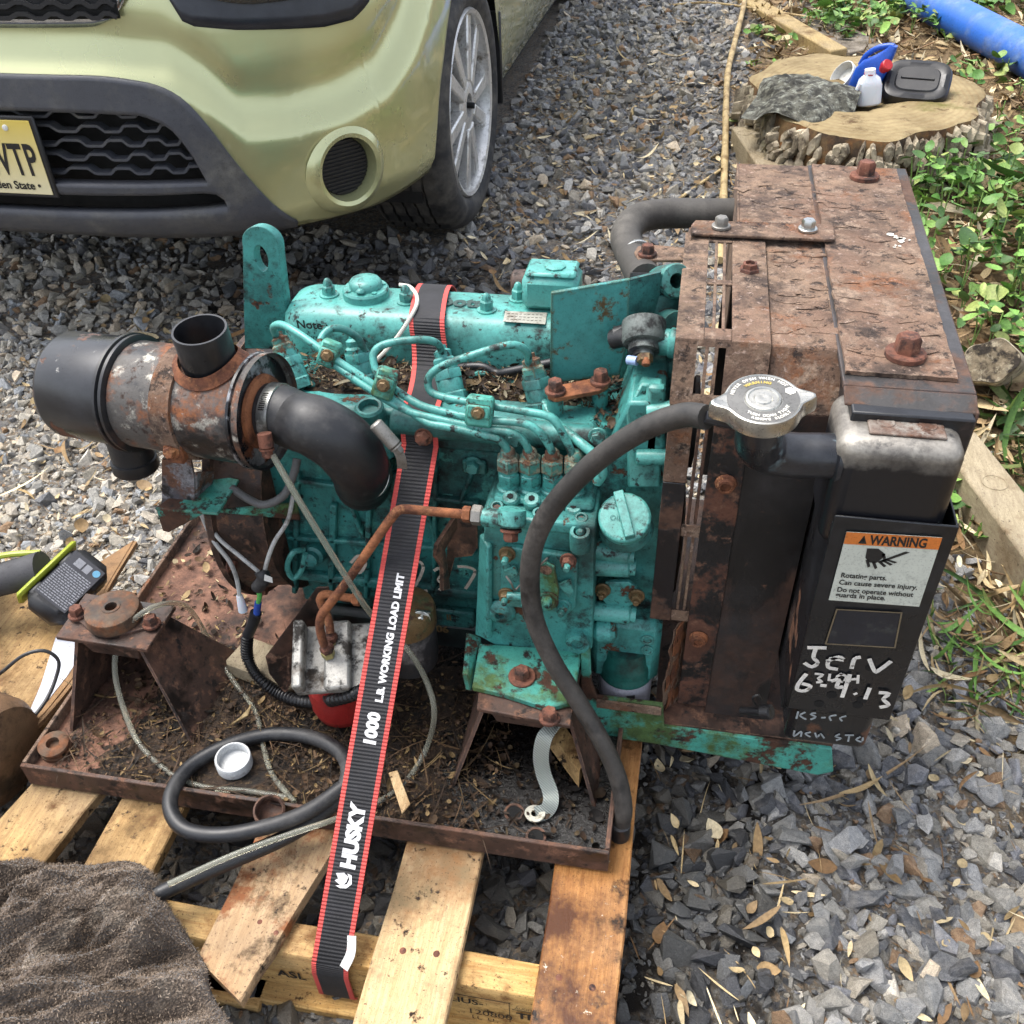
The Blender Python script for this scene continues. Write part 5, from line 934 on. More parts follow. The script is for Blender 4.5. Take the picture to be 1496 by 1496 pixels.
m_ = MB(); m_.tube([(-0.418,0.81,0.328), (-0.422,0.82,0.343), (-0.431,0.83,0.353), (-0.435,0.835,0.365), (-0.426,0.838,0.372), (-0.404,0.838,0.37), (-0.384,0.838,0.37)], .0058, 10); m_.lathe((-0.39,0.838,0.37), (1, 0, 0), [(.008, 0), (.010, .002), (.010, .01)], 6); en.part('fuel_pipe', m_, rust_orange, ffh)
m_ = MB(); c_ = V(*(-0.328,0.86,0.317)); m_.lathe(c_+V(0, 0, .025), (0, 0, -1), [(.02, -.004), (.040, 0), (.042, .006), (.042, .03)], 30); m_.lathe(c_+V(0, 0, -.006), (0, 0, -1), [(.040, 0), (.040, .06), (.037, .075)], 30, mi=1); en.part('lift_pump', m_, [brass, mat('pump_can_grey', '#3a3a3c', .5, .2, [('#8f8b8a', 9, .56, .66, .6, 0)])])
m_ = MB(); q = [(-0.316,0.85,0.346), (-0.289,0.85,0.346), (-0.291,0.85,0.326), (-0.314,0.85,0.32)]; m_.prism(q, (0, .004, 0)); m_.hexbolt((-0.301,0.848,0.336), (0, -1, .2), .008, .008, wash=1.6); en.part('pump_clip', m_, steel)
# drain elbow with clamp under the block
m_ = MB(); m_.tube([(-0.311,0.96,0.12), (-0.307,0.93,0.119), (-0.292,0.9,0.122), (-0.27,0.89,0.138)], .019, 14); en.part('drain_elbow', m_, rubber)
m_ = MB(); m_.lathe((-0.283,0.9,0.134), (1, -.1, 0), [(.021, 0), (.021, .011)], 22); m_.cyl((-0.275,0.875,0.142), (-0.271,0.872,0.127), .006, n=10); m_.lathe((-0.309,0.95,0.12), (0, -.3, -1), [(.021, 0), (.021, .005)], 22); en.part('hose_clamp', m_, steel)

# front end drive behind the fan guard
for nm, c_, r_, w_ in (('crank_pulley', V(.002, 1.08, .33), .085, .035), ('pump_pulley', V(.012, 1.08, .53), .062, .028), ('alternator', V(-.09, 1.31, .53), .06, .12)):
    m_ = MB(); m_.lathe(c_, (1, 0, 0), [(r_*.9, 0), (r_, .004), (r_, w_*.35), (r_*.86, w_*.5), (r_, w_*.65), (r_, w_-.004), (r_*.5, w_)], 36); en.part(nm, m_, mat('pulley_dark', '#22201f', .6, 0, [('#4a382e', 12, .52, .62, .9, 0)]))
m_ = MB(); P_ = []
P_ = [V(.020, 1.08+.085*cos(a_), .33+.085*sin(a_)) for a_ in [pi+pi*k/10 for k in range(11)]]+[V(.020, 1.37, .53), V(.020, 1.34, .585), V(.020, 1.08, .60)]+[V(.020, 1.08+.064*cos(a_), .53+.064*sin(a_)) for a_ in (pi*.6, pi*.8, pi)]+[V(.020, .995, .33)]
m_.ribbon(P_, .012, .008, (1, 0, 0), sm=0); en.part('fan_belt', m_, rubber)

# ---------------------------------------------------------------- radiator and fan shroud (bolted to the engine)
shroud_black = mat('shroud_black_rust', '#141416', .42, 0, [('#4c3428', 8, .53, .60, .92, 0, (1, 1, .5), 8, .66, -.4), ('#2d2b2c', 5, .46, .64, .6, 0), ('#70503e', 60, .66, .74, .9, 0)], [(150, .15, .001), (40, .12, .002)], .15, 8)
strip_black = mat('strip_black_rust', '#16161a', .45, 0, [('#5a4032', 11, .56, .62, .92, 0, None, 8, .66, -.4)], [(150, .2, .001)], .15, 8)
radb = MB(); radb.prism([V(.172, .80, .30), V(.284, .80, .30), V(.298, 1.43, .30), V(.172, 1.43, .30)], (0, 0, .442)); rad_ = en.part('radiator', radb, blackp, bevel=.002)
m_ = MB(); m_.prism([V(.165, .835, .7505), V(.2885, .835, .7505), V(.303, 1.445, .7505), V(.165, 1.445, .7505)], (0, 0, -.006)); m_.prism([V(.165, .834, .7505), V(.2885, .834, .7505), V(.288, .812, .742), V(.262, .812, .742), V(.256, .800, .738), V(.192, .800, .738), V(.186, .814, .742), V(.166, .814, .742)], (0, 0, -.003)); m_.prism([V(.2885, .81, .7443), V(.303, 1.445, .7443), V(.303, 1.445, .64), V(.287, .81, .64)], (-.003, 0, 0)); en.part('top_plate', m_, mat('plate_black_rust', '#2b2928', .55, 0, [('#5d4436', 8, .52, .6, .92, 0, None, 9, .7, -.3), ('#474547', 5, .5, .66, .5, 0)], [(120, .25, .0015)], .2, 8, edge=('#6b4a3a', .003, .7)), rad_, bevel=.002)
# corroded cover sheet, edges nibbled
r = random.Random(3); ed = []
for (a, b, n) in (((.168, .853), (.273, .853), 12), ((.273, .853), (.286, 1.428), 40), ((.286, 1.428), (.170, 1.436), 12), ((.170, 1.436), (.168, .853), 40)):
    for k in range(n): t_ = k/n; ed.append(V(a[0]+(b[0]-a[0])*t_+r.uniform(-.0009, .0009), a[1]+(b[1]-a[1])*t_+r.uniform(-.0009, .0009), .7512))
m_ = MB(); m_.prism(ed, (0, 0, .0042)); cvs = en.part('cover_sheet', m_, rust, rad_)
for p_ in ((0.228,0.889,0.756), (0.238,1.385,0.756)):
    m_ = MB(); m_.hexbolt(p_, (0, 0, 1), .0125, .019, wash=1.62, a0=.15); en.part('cover_bolt', m_, bolt_rust, rad_)
def splat(c, R, n, seed, z=.0007):
    r = random.Random(seed); m_ = MB()
    for k in range(n):
        o_ = V(*c)+V(r.gauss(0, R*.5), r.gauss(0, R*.5), 0); rr = R*r.uniform(.15, .5); m_.prism([o_+V(rr*cos(a)*r.uniform(.6, 1.2), rr*sin(a)*r.uniform(.6, 1.2), 0) for a in [2*pi*i/9 for i in range(9)]], (0, 0, z))
    return m_
m_ = splat((0.259,1.18,0.756), .010, 9, 2); m_.merge(splat((0.252,1.155,0.756), .006, 4, 3)); o_ = en.part('bird_dropping', m_, mat('dropping', '#c9c4b8', .9), rad_); o_['kind'] = 'stuff'
def flakes(name, n, x0, x1, y0, y1, z, seed, parent, m=rust, sz=.014):
    r = random.Random(seed); m_ = MB()
    for k in range(n):
        c = V(r.uniform(x0, x1), r.uniform(y0, y1), z); s_ = sz*r.uniform(.3, 1.2); al = r.uniform(0, 2*pi); ti = r.uniform(.0002, .0012); P_ = []
        for i in range(9): a = 2*pi*i/9; rr = s_*r.uniform(.55, 1.0)*(1.7 if i in (0, 4) else 1); q_ = V(rr*cos(a+al), rr*sin(a+al)*.6, ti*max(0, cos(a))); P_.append(c+q_)
        m_.prism(P_, (0, 0, .0004))
    o_ = en.part(name, m_, m, parent); o_['kind'] = 'stuff'; return o_
flakes('rust_flakes', 30, .175, .265, .87, 1.41, .7556, 5, rad_)
# end tank with neck
tank_m = NT('tank_worn_paint'); t = tank_m; zz = t.math('ADD', t.sep(2), t.math('MULTIPLY', t.math('SUBTRACT', t.noise(14, 7, .7), .5), .05)); wear = t.math('MULTIPLY', t.ramp(zz, .552, .574), t.ramp(t.noise(18, 6, .7, seed=3), .33, .45)); spots = t.ramp(t.noise(34, 6, .7, seed=2), .67, .72)
Cw = t.mix(t.ramp(t.noise(20, 6, .7), .35, .65), lin('#5a5652'), lin('#a9a49a')); C = t.mix(wear, lin('#15161a'), Cw); C = t.mix(spots, C, lin('#9aa5a8')); t.set(col=C, rough=t.mixf(wear, .32, .5), metal=t.mixf(wear, 0.0, .55), nrm=t.bump(wear, .4, .0008, t.bump(t.noise(160), .12, .001))); tank_m = t.m
m_ = MB(); m_.box((.160, .7625, .60), (.276, .86, .732)); tk = en.part('end_tank', m_, tank_m, rad_, bevel=.017, seg=5)
m_ = MB(); m_.box((.187, .778, .7318), (.257, .812, .7348), c=.001)
for dx in (.20, .238): m_.lathe((dx+.004, .797, .7346), (0, 0, 1), [(.009, 0), (.008, .0012), (.006, .0008)], 18)
en.part('tank_cleat', m_, mat('cleat_grey_rust', '#7d736a', .7, .2, [('#5d4030', 14, .5, .62, .9, 0), ('#a9a59c', 30, .6, .7, .5, .5)], [(150, .3, .001)]), rad_, bevel=.001)
nk = MB(); nk.tube([V(.166, .79, .696), V(.150, .789, .696), V(.122, .786, .696), V(.098, .778, .704), V(.087, .764, .722), V(.084, .752, .745), V(.083, .746, .768)], .0225, 24, sm=6)
nk.lathe((.168, .79, .696), (-1, 0, 0), [(.0265, 0), (.0265, .004), (.0235, .006)], 28); nk.lathe((.084, .7475, .757), (-.02, -.15, 1), [(.0225, 0), (.027, .006), (.0285, .012), (.0285, .018)], 30); nk.cyl((.066, .742, .756), (.032, .735, .766), .006, n=12)
en.part('filler_neck', nk, mat('neck_black', '#1b1d22', .3, 0, [('#7f939a', 16, .63, .66, .5, .3, None, 8, .55), ('#3b3d42', 5, .5, .66, .45, 0), ('#c9cdcc', 55, .70, .72, .6, 0)], [(160, .06, .001)]), rad_)
# pressure cap
co = V(.0815, .7405, .776); cd_ = V(-.03, -.16, 1).normalized(); cx_ = V(1, .05, 0); cx_ = (cx_-cd_*cx_.dot(cd_)).normalized(); cy_ = cd_.cross(cx_); ea = rad(8)
def prad(a, R=.0345):
    d = min(abs((a-ea+pi) % (2*pi)-pi), abs((a-ea-pi+pi) % (2*pi)-pi)); return R+.0135*math.exp(-(d/.20)**2)
R = []; N = 72
for (k, h) in ((1.0, -.004), (1.015, -.001), (1.0, .009), (.97, .0118), (.93, .0124), (.915, .0118)):
    R.append([co+(cx_*cos(a)+cy_*sin(a))*prad(a)*k+cd_*h for a in [2*pi*i/N for i in range(N)]])
for rr, h in ((.0305, .0112), (.0165, .0112), (.0155, .0128), (.0135, .0132), (.0125, .0120), (.0085, .0120), (.0075, .0132), (.003, .0136), (.0005, .0130)):
    R.append([co+(cx_*cos(a)+cy_*sin(a))*rr+cd_*h for a in [2*pi*i/N for i in range(N)]])
m_ = MB(); m_.rings(R, True, True, True)
cap_ = en.part('pressure_cap', m_, mat('cap_steel', '#b3b1a9', .3, .9, [('#7d776c', 25, .6, .72, .5, .6)], [(400, .06, .0004)]), rad_)
m_ = MB()
R2 = [[co+(cx_*cos(a)+cy_*sin(a))*rr+cd_*h for a in [2*pi*i/N for i in range(N)]] for rr, h in ((.0315, .0114), (.0318, .01165), (.0172, .01165), (.0170, .0114))]; m_.rings(R2, True, False, False)
def arctext(s_, rad_c, a_mid, size, mi, out=False):
    st = size*.72/rad_c; a = a_mid+st*(len(s_)-1)/2*(1 if not out else -1)
    for ch in s_:
        d_ = cx_*cos(a)+cy_*sin(a); tx = (cx_*sin(a)-cy_*cos(a)) if not out else (-cx_*sin(a)+cy_*cos(a)); ty = d_ if not out else -d_
        if ch != ' ': m_.text(ch, co+d_*rad_c+cd_*.0118, tx, ty, size, mi, 'CENTER', lift=.0003, bold=.0002)
        a += st*(-1 if not out else 1)
arctext('NEVER OPEN WHEN HOT', .0262, pi*.58, .0044, 1); arctext('WARNING', .0205, pi*.56, .0046, 2); arctext('REMOVE SLOWLY', .0285, -pi*.42, .0042, 1, True); arctext('TURN DOWN TIGHT', .0240, -pi*.42, .0042, 1, True)
lg = co+cx_*.024+cy_*.011+cd_*.0118
m_.lathe(lg, cd_, [(.0050, 0), (.0050, .0003), (.0042, .0003)], 6, 1)
for k in (-1, 0, 1): m_.box((-.0003, -.0024, 0), (.0003, .0024, .0006), 1, M=Matrix.Translation(lg+cx_*.0018*k))
en.part('cap_print', m_, [mat('cap_print_grey', '#6d6c69', .45, .6), mat('print_silver', '#d6d3c8', .4), mat('print_yellow', '#b9a24a', .5)], rad_)
# front cover with labels
XL, XR, ZB, ZT, YF = .170, .286, .352, .648, .757
m_ = MB(); m_.box((XL, YF, ZB), (XR, YF+.003, ZT)); m_.box((XL, YF+.003, ZB), (XL+.003, .842, ZT-.012)); m_.box((XR-.003, YF+.003, ZB), (XR, .842, ZT)); fc = en.part('front_cover', m_, black_clean, rad_, bevel=.001)
m_ = MB(); m_.box((.176, .7625, .283), (.273, .86, .36)); en.part('lower_tank', m_, black_clean, rad_, bevel=.010, seg=4)
pit = MATS['pit_black']
for px in ((0.207,0.757,0.627), (0.257,0.757,0.631), (0.215,0.757,0.385), (0.249,0.757,0.383), (0.21,0.757,0.414), (0.247,0.757,0.438), (0.204,0.757,0.367), (0.246,0.757,0.373)):
    m_ = MB(); m_.lathe(V(*px)+V(0, -.0004, 0), (0, -1, 0), [(.0058, 0), (.0057, .0003)], 14); en.part('bolt_hole', m_, pit, rad_)
lab_w = mat('label_white', '#b9bdb2', .55, 0, [('#8f9489', 14, .55, .7, .6, 0), ('#5c5348', 60, .68, .74, .7, 0)], None, .05)
lab_o = mat('label_orange', '#c4702f', .5, 0, [('#8a5a34', 30, .6, .72, .7, 0)], None, .06)
L_ = [V(*p_) for p_ in ((0.184,0.755,0.631), (0.273,0.755,0.635), (0.274,0.755,0.54), (0.184,0.755,0.536))]
tl, tr, br_, bl = L_; X_ = (tr-tl).normalized(); up_ = (tl-bl).normalized()
m_ = MB(); m_.prism([tl, tr, br_, bl], (0, -.0004, 0)); f_ = .165; m_.add([tl+V(0, -.0007, 0), tr+V(0, -.0007, 0), tr.lerp(br_, f_)+V(0, -.0007, 0), tl.lerp(bl, f_)+V(0, -.0007, 0)], [(3, 2, 1, 0)], 1)
W_ = (tr-tl).length; H_ = (tl-bl).length
def LP(u_, v_): return tl.lerp(tr, u_).lerp(bl.lerp(br_, u_), v_)+V(0, -.0009, 0)
m_.text('WARNING', LP(.27, .145), X_, up_, .0165, 2, lift=.0002, bold=.0005, fit=W_*.60)
m_.add([LP(.15, .145), LP(.24, .145), LP(.195, .03)], [(0, 1, 2)], 2); m_.add([LP(.189, .115), LP(.201, .115), LP(.198, .06), LP(.192, .06)], [(0, 1, 2, 3)], 1)
for i_, s_, f_ in ((.64, 'Rotating parts.', .50), (.745, 'Can cause severe injury.', .86), (.855, 'Do not operate without', .84), (.935, 'guards in place.', .56)): m_.text(s_, LP(.06, i_), X_, up_, .0094, 2, lift=.0002, bold=.0002, fit=W_*f_)
def poly(pts_, mi=2): m_.add([LP(*p_) for p_ in pts_], [tuple(range(len(pts_)))[::-1]], mi)
poly([(.26, .205), (.38, .20), (.47, .27), (.45, .33), (.40, .40), (.33, .40), (.27, .34)])            # back of the hand
for a, b in (((.44, .27), (.47, .33)), ((.29, .37), (.33, .46)), ((.36, .39), (.41, .475)), ((.42, .38), (.50, .44)), ((.45, .36), (.56, .41)), ((.47, .345), (.60, .375))):
    poly([(a[0]-.012, a[1]), (a[0]+.02, a[1]-.01), (b[0]+.018, b[1]-.006), (b[0]-.006, b[1]+.016)])
poly([(.42, .375), (.67, .215), (.72, .225), (.45, .395)])                                             # blade
en.part('warning_label', m_, [lab_w, lab_o, ink], rad_)
P4 = [V(*p_) for p_ in ((0.194,0.755,0.524), (0.26,0.755,0.529), (0.265,0.755,0.475), (0.192,0.755,0.469))]; c4 = sum(P4, V(0, 0, 0))/4
m_ = MB(); m_.prism(P4, (0, -.0004, 0), hole=[c4+(p_-c4)*.955 for p_ in P4]); m_.add([c4+(p_-c4)*.94+V(0, -.0002, 0) for p_ in P4], [(3, 2, 1, 0)], 1)
en.part('worn_decal', m_, [mat('decal_edge', '#6b5f4a', .7), mat('decal_dark', '#1a1c24', .5, 0, [('#3f4140', 30, .6, .7, .6, 0)])], rad_)
paintw = mat('paint_marker_white', '#cfccc4', .7, 0, [('#6a655c', 90, .62, .7, .8, 0)]); chalkb = mat('chalk_faint', '#8a9194', .9)
def strokes(nm, S, wd, m):
    m_ = MB()
    for k, P_ in enumerate(S): m_.ribbon([V(p_[0], .7552-.00015*k, p_[2]) for p_ in P_], wd, .0005, (.4, 0, 1), sm=3)
    o_ = en.part(nm, m_, m, rad_); o_['kind'] = 'stuff'
strokes('paint_writing', [[(0.175,0.755,0.46), (0.195,0.755,0.463)], [(0.184,0.755,0.46), (0.184,0.755,0.446), (0.19,0.755,0.438), (0.185,0.755,0.43), (0.176,0.755,0.435)], [(0.199,0.755,0.442), (0.21,0.755,0.451), (0.216,0.755,0.447), (0.202,0.755,0.447), (0.202,0.755,0.433), (0.213,0.755,0.431)],
        [(0.227,0.755,0.435), (0.227,0.755,0.451), (0.233,0.755,0.455)], [(0.242,0.755,0.454), (0.252,0.755,0.435), (0.256,0.755,0.438), (0.265,0.755,0.454)],
        [(0.181,0.755,0.418), (0.176,0.755,0.403), (0.175,0.755,0.39), (0.184,0.755,0.389), (0.189,0.755,0.398), (0.179,0.755,0.401)], [(0.199,0.755,0.402), (0.206,0.755,0.402)], [(0.209,0.755,0.411), (0.217,0.755,0.415), (0.217,0.755,0.402), (0.224,0.755,0.404)], [(0.227,0.755,0.426), (0.226,0.755,0.386)], [(0.238,0.755,0.396), (0.24,0.755,0.394)], [(0.252,0.755,0.408), (0.251,0.755,0.388)], [(0.263,0.755,0.402), (0.274,0.755,0.402), (0.27,0.755,0.392), (0.278,0.755,0.383), (0.269,0.755,0.377)]], .0046, paintw)
strokes('paint_numbers', [[(0.19,0.755,0.419), (0.199,0.755,0.419), (0.195,0.755,0.412), (0.2,0.755,0.407), (0.194,0.755,0.405)], [(0.206,0.755,0.422), (0.207,0.755,0.41)], [(0.219,0.755,0.425), (0.214,0.755,0.417), (0.222,0.755,0.411), (0.224,0.755,0.421), (0.216,0.755,0.424)], [(0.228,0.755,0.424), (0.229,0.755,0.413)], [(0.228,0.755,0.417), (0.236,0.755,0.419)], [(0.236,0.755,0.426), (0.238,0.755,0.412)]], .003, paintw)
strokes('chalk_notes', [[(0.183,0.755,0.35), (0.183,0.755,0.337)], [(0.191,0.755,0.351), (0.186,0.755,0.344), (0.194,0.755,0.338)], [(0.203,0.755,0.352), (0.197,0.755,0.349), (0.204,0.755,0.345), (0.199,0.755,0.339)], [(0.21,0.755,0.345), (0.215,0.755,0.346)], [(0.226,0.755,0.353), (0.219,0.755,0.349), (0.222,0.755,0.342)], [(0.237,0.755,0.354), (0.231,0.755,0.349), (0.234,0.755,0.344)]], .0022, chalkb)
strokes('chalk_notes', [[(0.186,0.767,0.307), (0.187,0.767,0.296), (0.194,0.767,0.307), (0.195,0.767,0.297)], [(0.205,0.767,0.308), (0.199,0.767,0.304), (0.206,0.767,0.299)], [(0.21,0.767,0.308), (0.214,0.767,0.299), (0.216,0.767,0.308), (0.222,0.767,0.3)], [(0.238,0.767,0.312), (0.234,0.767,0.306), (0.241,0.767,0.304), (0.236,0.767,0.299)], [(0.244,0.767,0.311), (0.254,0.767,0.313)], [(0.249,0.767,0.312), (0.25,0.767,0.3)], [(0.262,0.767,0.312), (0.258,0.767,0.306), (0.265,0.767,0.303), (0.265,0.767,0.311)]], .0022, chalkb)
for o_ in (en.o.children_recursive):
    if o_.name == 'chalk_notes.001': o_.location = (0, .0062, 0)
m_ = MB(); m_.cyl((0.133,0.85,0.225), (0.169,0.83,0.254), .0055, n=12, c=.001); m_.cyl((0.156,0.835,0.246), (0.169,0.83,0.254), .010, n=12, c=.002); m_.tube([(0.149,0.84,0.252), (0.143,0.84,0.265), (0.149,0.84,0.272), (0.154,0.84,0.264)], .0018, 8); en.part('drain_cock', m_, rubber, rad_)
# fan shroud
YS = .872
def sheet(pts_, d): return MB().prism([V(*p_) for p_ in pts_], d)
m_ = MB(); m_.box((.067, 1.17, .7462), (.1695, 1.444, .7495)); m_.box((.0985, .905, .7462), (.1695, 1.1695, .7497)); m_.box((.064, 1.17, .60), (.067, 1.444, .7495))
m_.prism([V(.0985, .9045, .7497), V(.1695, .9045, .7497), V(.1765, YS, .688), V(.0985, YS, .688)], (0, .003, -.003))
shr = en.part('fan_shroud', m_, rust, bevel=.0012)
m_ = MB(); m_.box((.0885, YS, .18), (.168, YS+.003, .6875)); m_.box((.165, YS+.003, .18), (.168, .95, .6875)); m_.box((.0885, YS+.003, .18), (.165, 1.43, .184)); m_.box((.066, 1.431, .18), (.168, 1.434, .745)); en.part('shroud_face', m_, shroud_black, shr)
flakes('rust_flakes', 18, .072, .16, 1.2, 1.43, .7497, 8, shr); flakes('rust_flakes', 22, .105, .163, .915, 1.15, .7499, 9, shr, sz=.017)
# slotted guard: separate strips and bars so that the slots are open
def gp(nm, a, b, m=rust): mm = MB(); mm.box(a, b); return en.part(nm, mm, m, shr, bevel=.0008)
zt0, zt1 = .7515, .7548
gp('guard_strip', (-.001, .898, zt0), (.0285, 1.172, zt1)); gp('guard_strip', (.0575, .898, zt0), (.0975, 1.172, zt1))
for a, b in ((.9, .925), (1.030, 1.042), (1.148, 1.172)): gp('guard_bridge', (.0288, a, zt0+.0002), (.0572, b, zt1-.0002))
for x_ in (.0365, .0465): gp('guard_bar', (x_, .9252, zt0+.0004), (x_+.0035, 1.1478, zt1-.0006))
def slope(nm, xa, xb, t0=0, t1=1, m=rust):
    A = V(0, .8975, .7545); B = V(0, YS-.002, .690); p0, p1 = A.lerp(B, t0), A.lerp(B, t1); mm = MB(); mm.prism([V(xa, p0.y, p0.z), V(xb, p0.y, p0.z), V(xb, p1.y, p1.z), V(xa, p1.y, p1.z)], (0, .0028, -.0012)); return en.part(nm, mm, m, shr)
slope('guard_strip', -.001, .0225); slope('guard_strip', .0525, .0975); slope('guard_bridge', .0227, .0523, 0, .1); slope('guard_bridge', .0227, .0523, .82, 1); slope('guard_bar', .031, .0345, .1, .82); slope('guard_bar', .041, .0445, .1, .82)
gp('guard_strip', (0, YS-.002, .585), (.0265, YS+.001, .6895)); gp('guard_strip', (.0002, YS-.003, .362), (.0263, YS, .5848), strip_black); gp('guard_strip', (.049, YS-.002, .2), (.0882, YS+.001, .6895), mat('guard_rust_black', '#59392b', .9, 0, [('#17171a', 6, .49, .54, .5, 0), ('#7d5a47', 40, .6, .7, .95, 0)], [(60, .4, .002), (220, .4, .001)], .2, 9))
for z_ in (.505, .362): gp('guard_bridge', (.0267, YS-.0015, z_), (.0488, YS+.0005, z_+.018))
for x_ in (.0320, .0405): gp('guard_bar', (x_, YS, .3802), (x_+.0035, YS+.012, .5048)); gp('guard_bar', (x_, YS, .5232), (x_+.0035, YS+.012, .689), rust_dark)
for px in ((0.07,0.868,0.592), (0.065,0.868,0.337), (0.077,1.07,0.755)):
    m_ = MB(); top_ = px[2] > .74; m_.lathe(px, (0, 0, 1) if top_ else (0, -1, 0), [(.0125, 0), (.0115, .003), (.0095, .004), (.009, .009), (.0062, .0095), (.006, .006)], 12 if not top_ else 6); en.part('guard_bolt', m_, rust_orange if not top_ else bolt_rust, shr)
r = random.Random(5)
for k in range(9):
    x_ = .030+.003*k*.7; P_ = []; n = 14
    for i in range(n+1): P_.append(V(x_+r.uniform(-.0022, .0022)+.006*(1-i/n)*(k < 4), YS-.004+.0022*k+r.uniform(-.002, .002), .355-.185*i/n))
    m_ = MB(); m_.ribbon(P_, .011+r.uniform(0, .008), .0009, (.5, 1, 0), sm=2); en.part('rust_layer', m_, rust_orange if k % 2 else rust, shr)
q = [(0.005,1.179,0.758), (0.01,1.195,0.758), (0.181,1.202,0.758), (0.18,1.154,0.758), (0.09,1.153,0.758), (0.007,1.152,0.758)]; m_ = MB(); m_.prism(q, (0, 0, .004)); en.part('strap_bracket', m_, rust, shr, bevel=.0012)
m_ = MB(); m_.prism([V(*(0.007,1.148,0.759)), V(*(0.006,1.178,0.759)), V(*(0.002,1.166,0.733)), V(*(0.004,1.129,0.733))], (-.003, 0, 0)); q = [(-0.063,1.145,0.733), (-0.06,1.162,0.733), (-0.049,1.17,0.733), (0.002,1.166,0.733), (0.004,1.129,0.733), (-0.056,1.122,0.733)]; m_.prism(q, (0, 0, .004)); en.part('strap_leg', m_, rust, shr, bevel=.001)
for px, mm in (((0.042,1.173,0.763), steel_dull), ((0.148,1.177,0.763), steel), ((-0.046,1.136,0.738), bolt_rust)):
    m_ = MB(); m_.hexbolt(px, (0, 0, 1), .0085, .011, wash=1.4); en.part('strap_bolt', m_, mm, shr)
# fan behind the guard
m_ = MB(); fc_ = V(.12, 1.12, .46); m_.lathe(fc_+V(-.03, 0, 0), (1, 0, 0), [(.04, 0), (.045, .004), (.045, .03)], 24); fan = en.part('fan_hub', m_, blackp, shr)
for k in range(6):
    a = k*pi/3+.3; d_ = V(0, cos(a), sin(a)); s_ = V(0, -sin(a), cos(a)); m_ = MB(); m_.prism([fc_+d_*.04+s_*.02+V(-.015, 0, 0), fc_+d_*.04-s_*.02+V(.012, 0, 0), fc_+d_*.19-s_*.05+V(.015, 0, 0), fc_+d_*.20+s_*.045+V(-.02, 0, 0)], (.003, 0, 0)); en.part('fan_blade', m_, mat('fan_plastic', '#2a2d33', .5), shr)
# upper coolant hose
P_ = [(0.073,1.377,0.7), (0.024,1.371,0.7), (-0.03,1.365,0.7), (-0.071,1.328,0.705), (-0.083,1.266,0.705), (-0.066,1.194,0.705), (-0.044,1.1,0.72)]
m_ = MB(); m_.tube(P_, .0215, 20, sm=8); hose = en.part('upper_hose', m_, mat('hose_ribbed', '#3d3a36', .7, 0, [('#55514b', 8, .5, .66, .8, 0)], [(180, .2, .001)], .12, 9))
m_ = MB(); a, b = V(*(-0.061,1.199,0.705)), V(*(-0.049,1.11,0.731)); m_.lathe(a, b-a, [(.0225, -.006), (.0232, -.005), (.0232, .007), (.0225, .008)], 28); en.part('hose_clamp', m_, steel, hose)
m_ = MB(); m_.lathe((-0.044,1.1,0.731), (.05, -.4, -1), [(.02, 0), (.0205, .014), (.019, .022), (.0165, .024), (.0165, .03)], 20); en.part('hose_end', m_, rubber, hose); m_ = MB(); m_.lathe((-0.039,1.08,0.72), (.05, -.4, -1), [(.0172, 0), (.0172, .005)], 20); en.part('hose_ring', m_, rust_orange, hose)
# overflow hose from the cap to the pallet
m_ = MB(); m_.tube([V(.034, .7355, .7655), (0.014,0.752,0.755), (-0.02,0.765,0.729), (-0.059,0.778,0.685), (-0.095,0.788,0.633), (-0.123,0.792,0.582), (-0.139,0.793,0.528), (-0.142,0.79,0.47), (-0.134,0.782,0.42), (-0.11,0.772,0.363), (-0.078,0.76,0.312), (-0.044,0.742,0.26), (-0.021,0.726,0.214), (-0.01,0.71,0.172), (-0.011,0.704,0.142)], .0118, 14, sm=8)
single('overflow_hose', m_, mat('overflow_rubber', '#2f2d2b', .55, 0, [('#4a4642', 7, .46, .66, .7, 0), ('#1c1b1b', 14, .55, .68, .5, 0)], [(180, .15, .001)], .16, 8), (-.03, .70, .17), 'long dark rubber hose curving from the radiator cap to the pallet', 'hose')
m_ = MB(); a = V(*(-0.012,0.704,0.143)); m_.cyl(a+V(0, -.002, -.026), a+V(0, 0, .004), .0135, n=16, c=.002); m_.cyl(a+V(-.03, .002, -.008), a+V(-.012, 0, -.008), .006, n=10, mi=1); sk.part('drain_fitting', m_, [rubber, brass])
# ---------------------------------------------------------------- air cleaner
A_, B_ = V(*(-0.75,0.905,0.63)), V(*(-0.472,0.872,0.635)); ax = (B_-A_).normalized(); Lc = (B_-A_).length; Rc = .067
can_m = mat('can_black_rust', '#15161a', .3, 0, [('#6b432c', 13, .585, .605, .9, 0, None, 7, .6, -.4), ('#33353a', 4, .48, .68, .38, 0), ('#9a9894', 60, .68, .74, .5, 0)], [(160, .05, .001)], .15, 7)
can_w = mat('can_worn', '#595653', .66, .3, [('#8a5636', 12, .52, .62, .9, 0), ('#1c1d20', 6, .52, .60, .35, 0), ('#aaa69c', 40, .58, .66, .6, .4), ('#3a2a22', 60, .6, .68, .9, 0)], [(200, .35, .001), (60, .25, .0015)], .2, 12)
m_ = MB(); m_.lathe(A_, ax, [(.02, -.004), (.055, -.002), (Rc-.003, .003), (Rc, .009), (Rc+.001, Lc*.33)], 64); acl = en.part('air_cleaner', m_, can_m)
m_ = MB(); m_.lathe(A_+ax*Lc*.33, ax, [(Rc+.001, 0), (Rc+.007, .002), (Rc+.007, .006), (Rc+.002, .0075), (Rc+.003, .009), (Rc+.006, .010), (Rc+.006, .014), (Rc, .016)], 64); en.part('joint_ring', m_, blackp, acl)
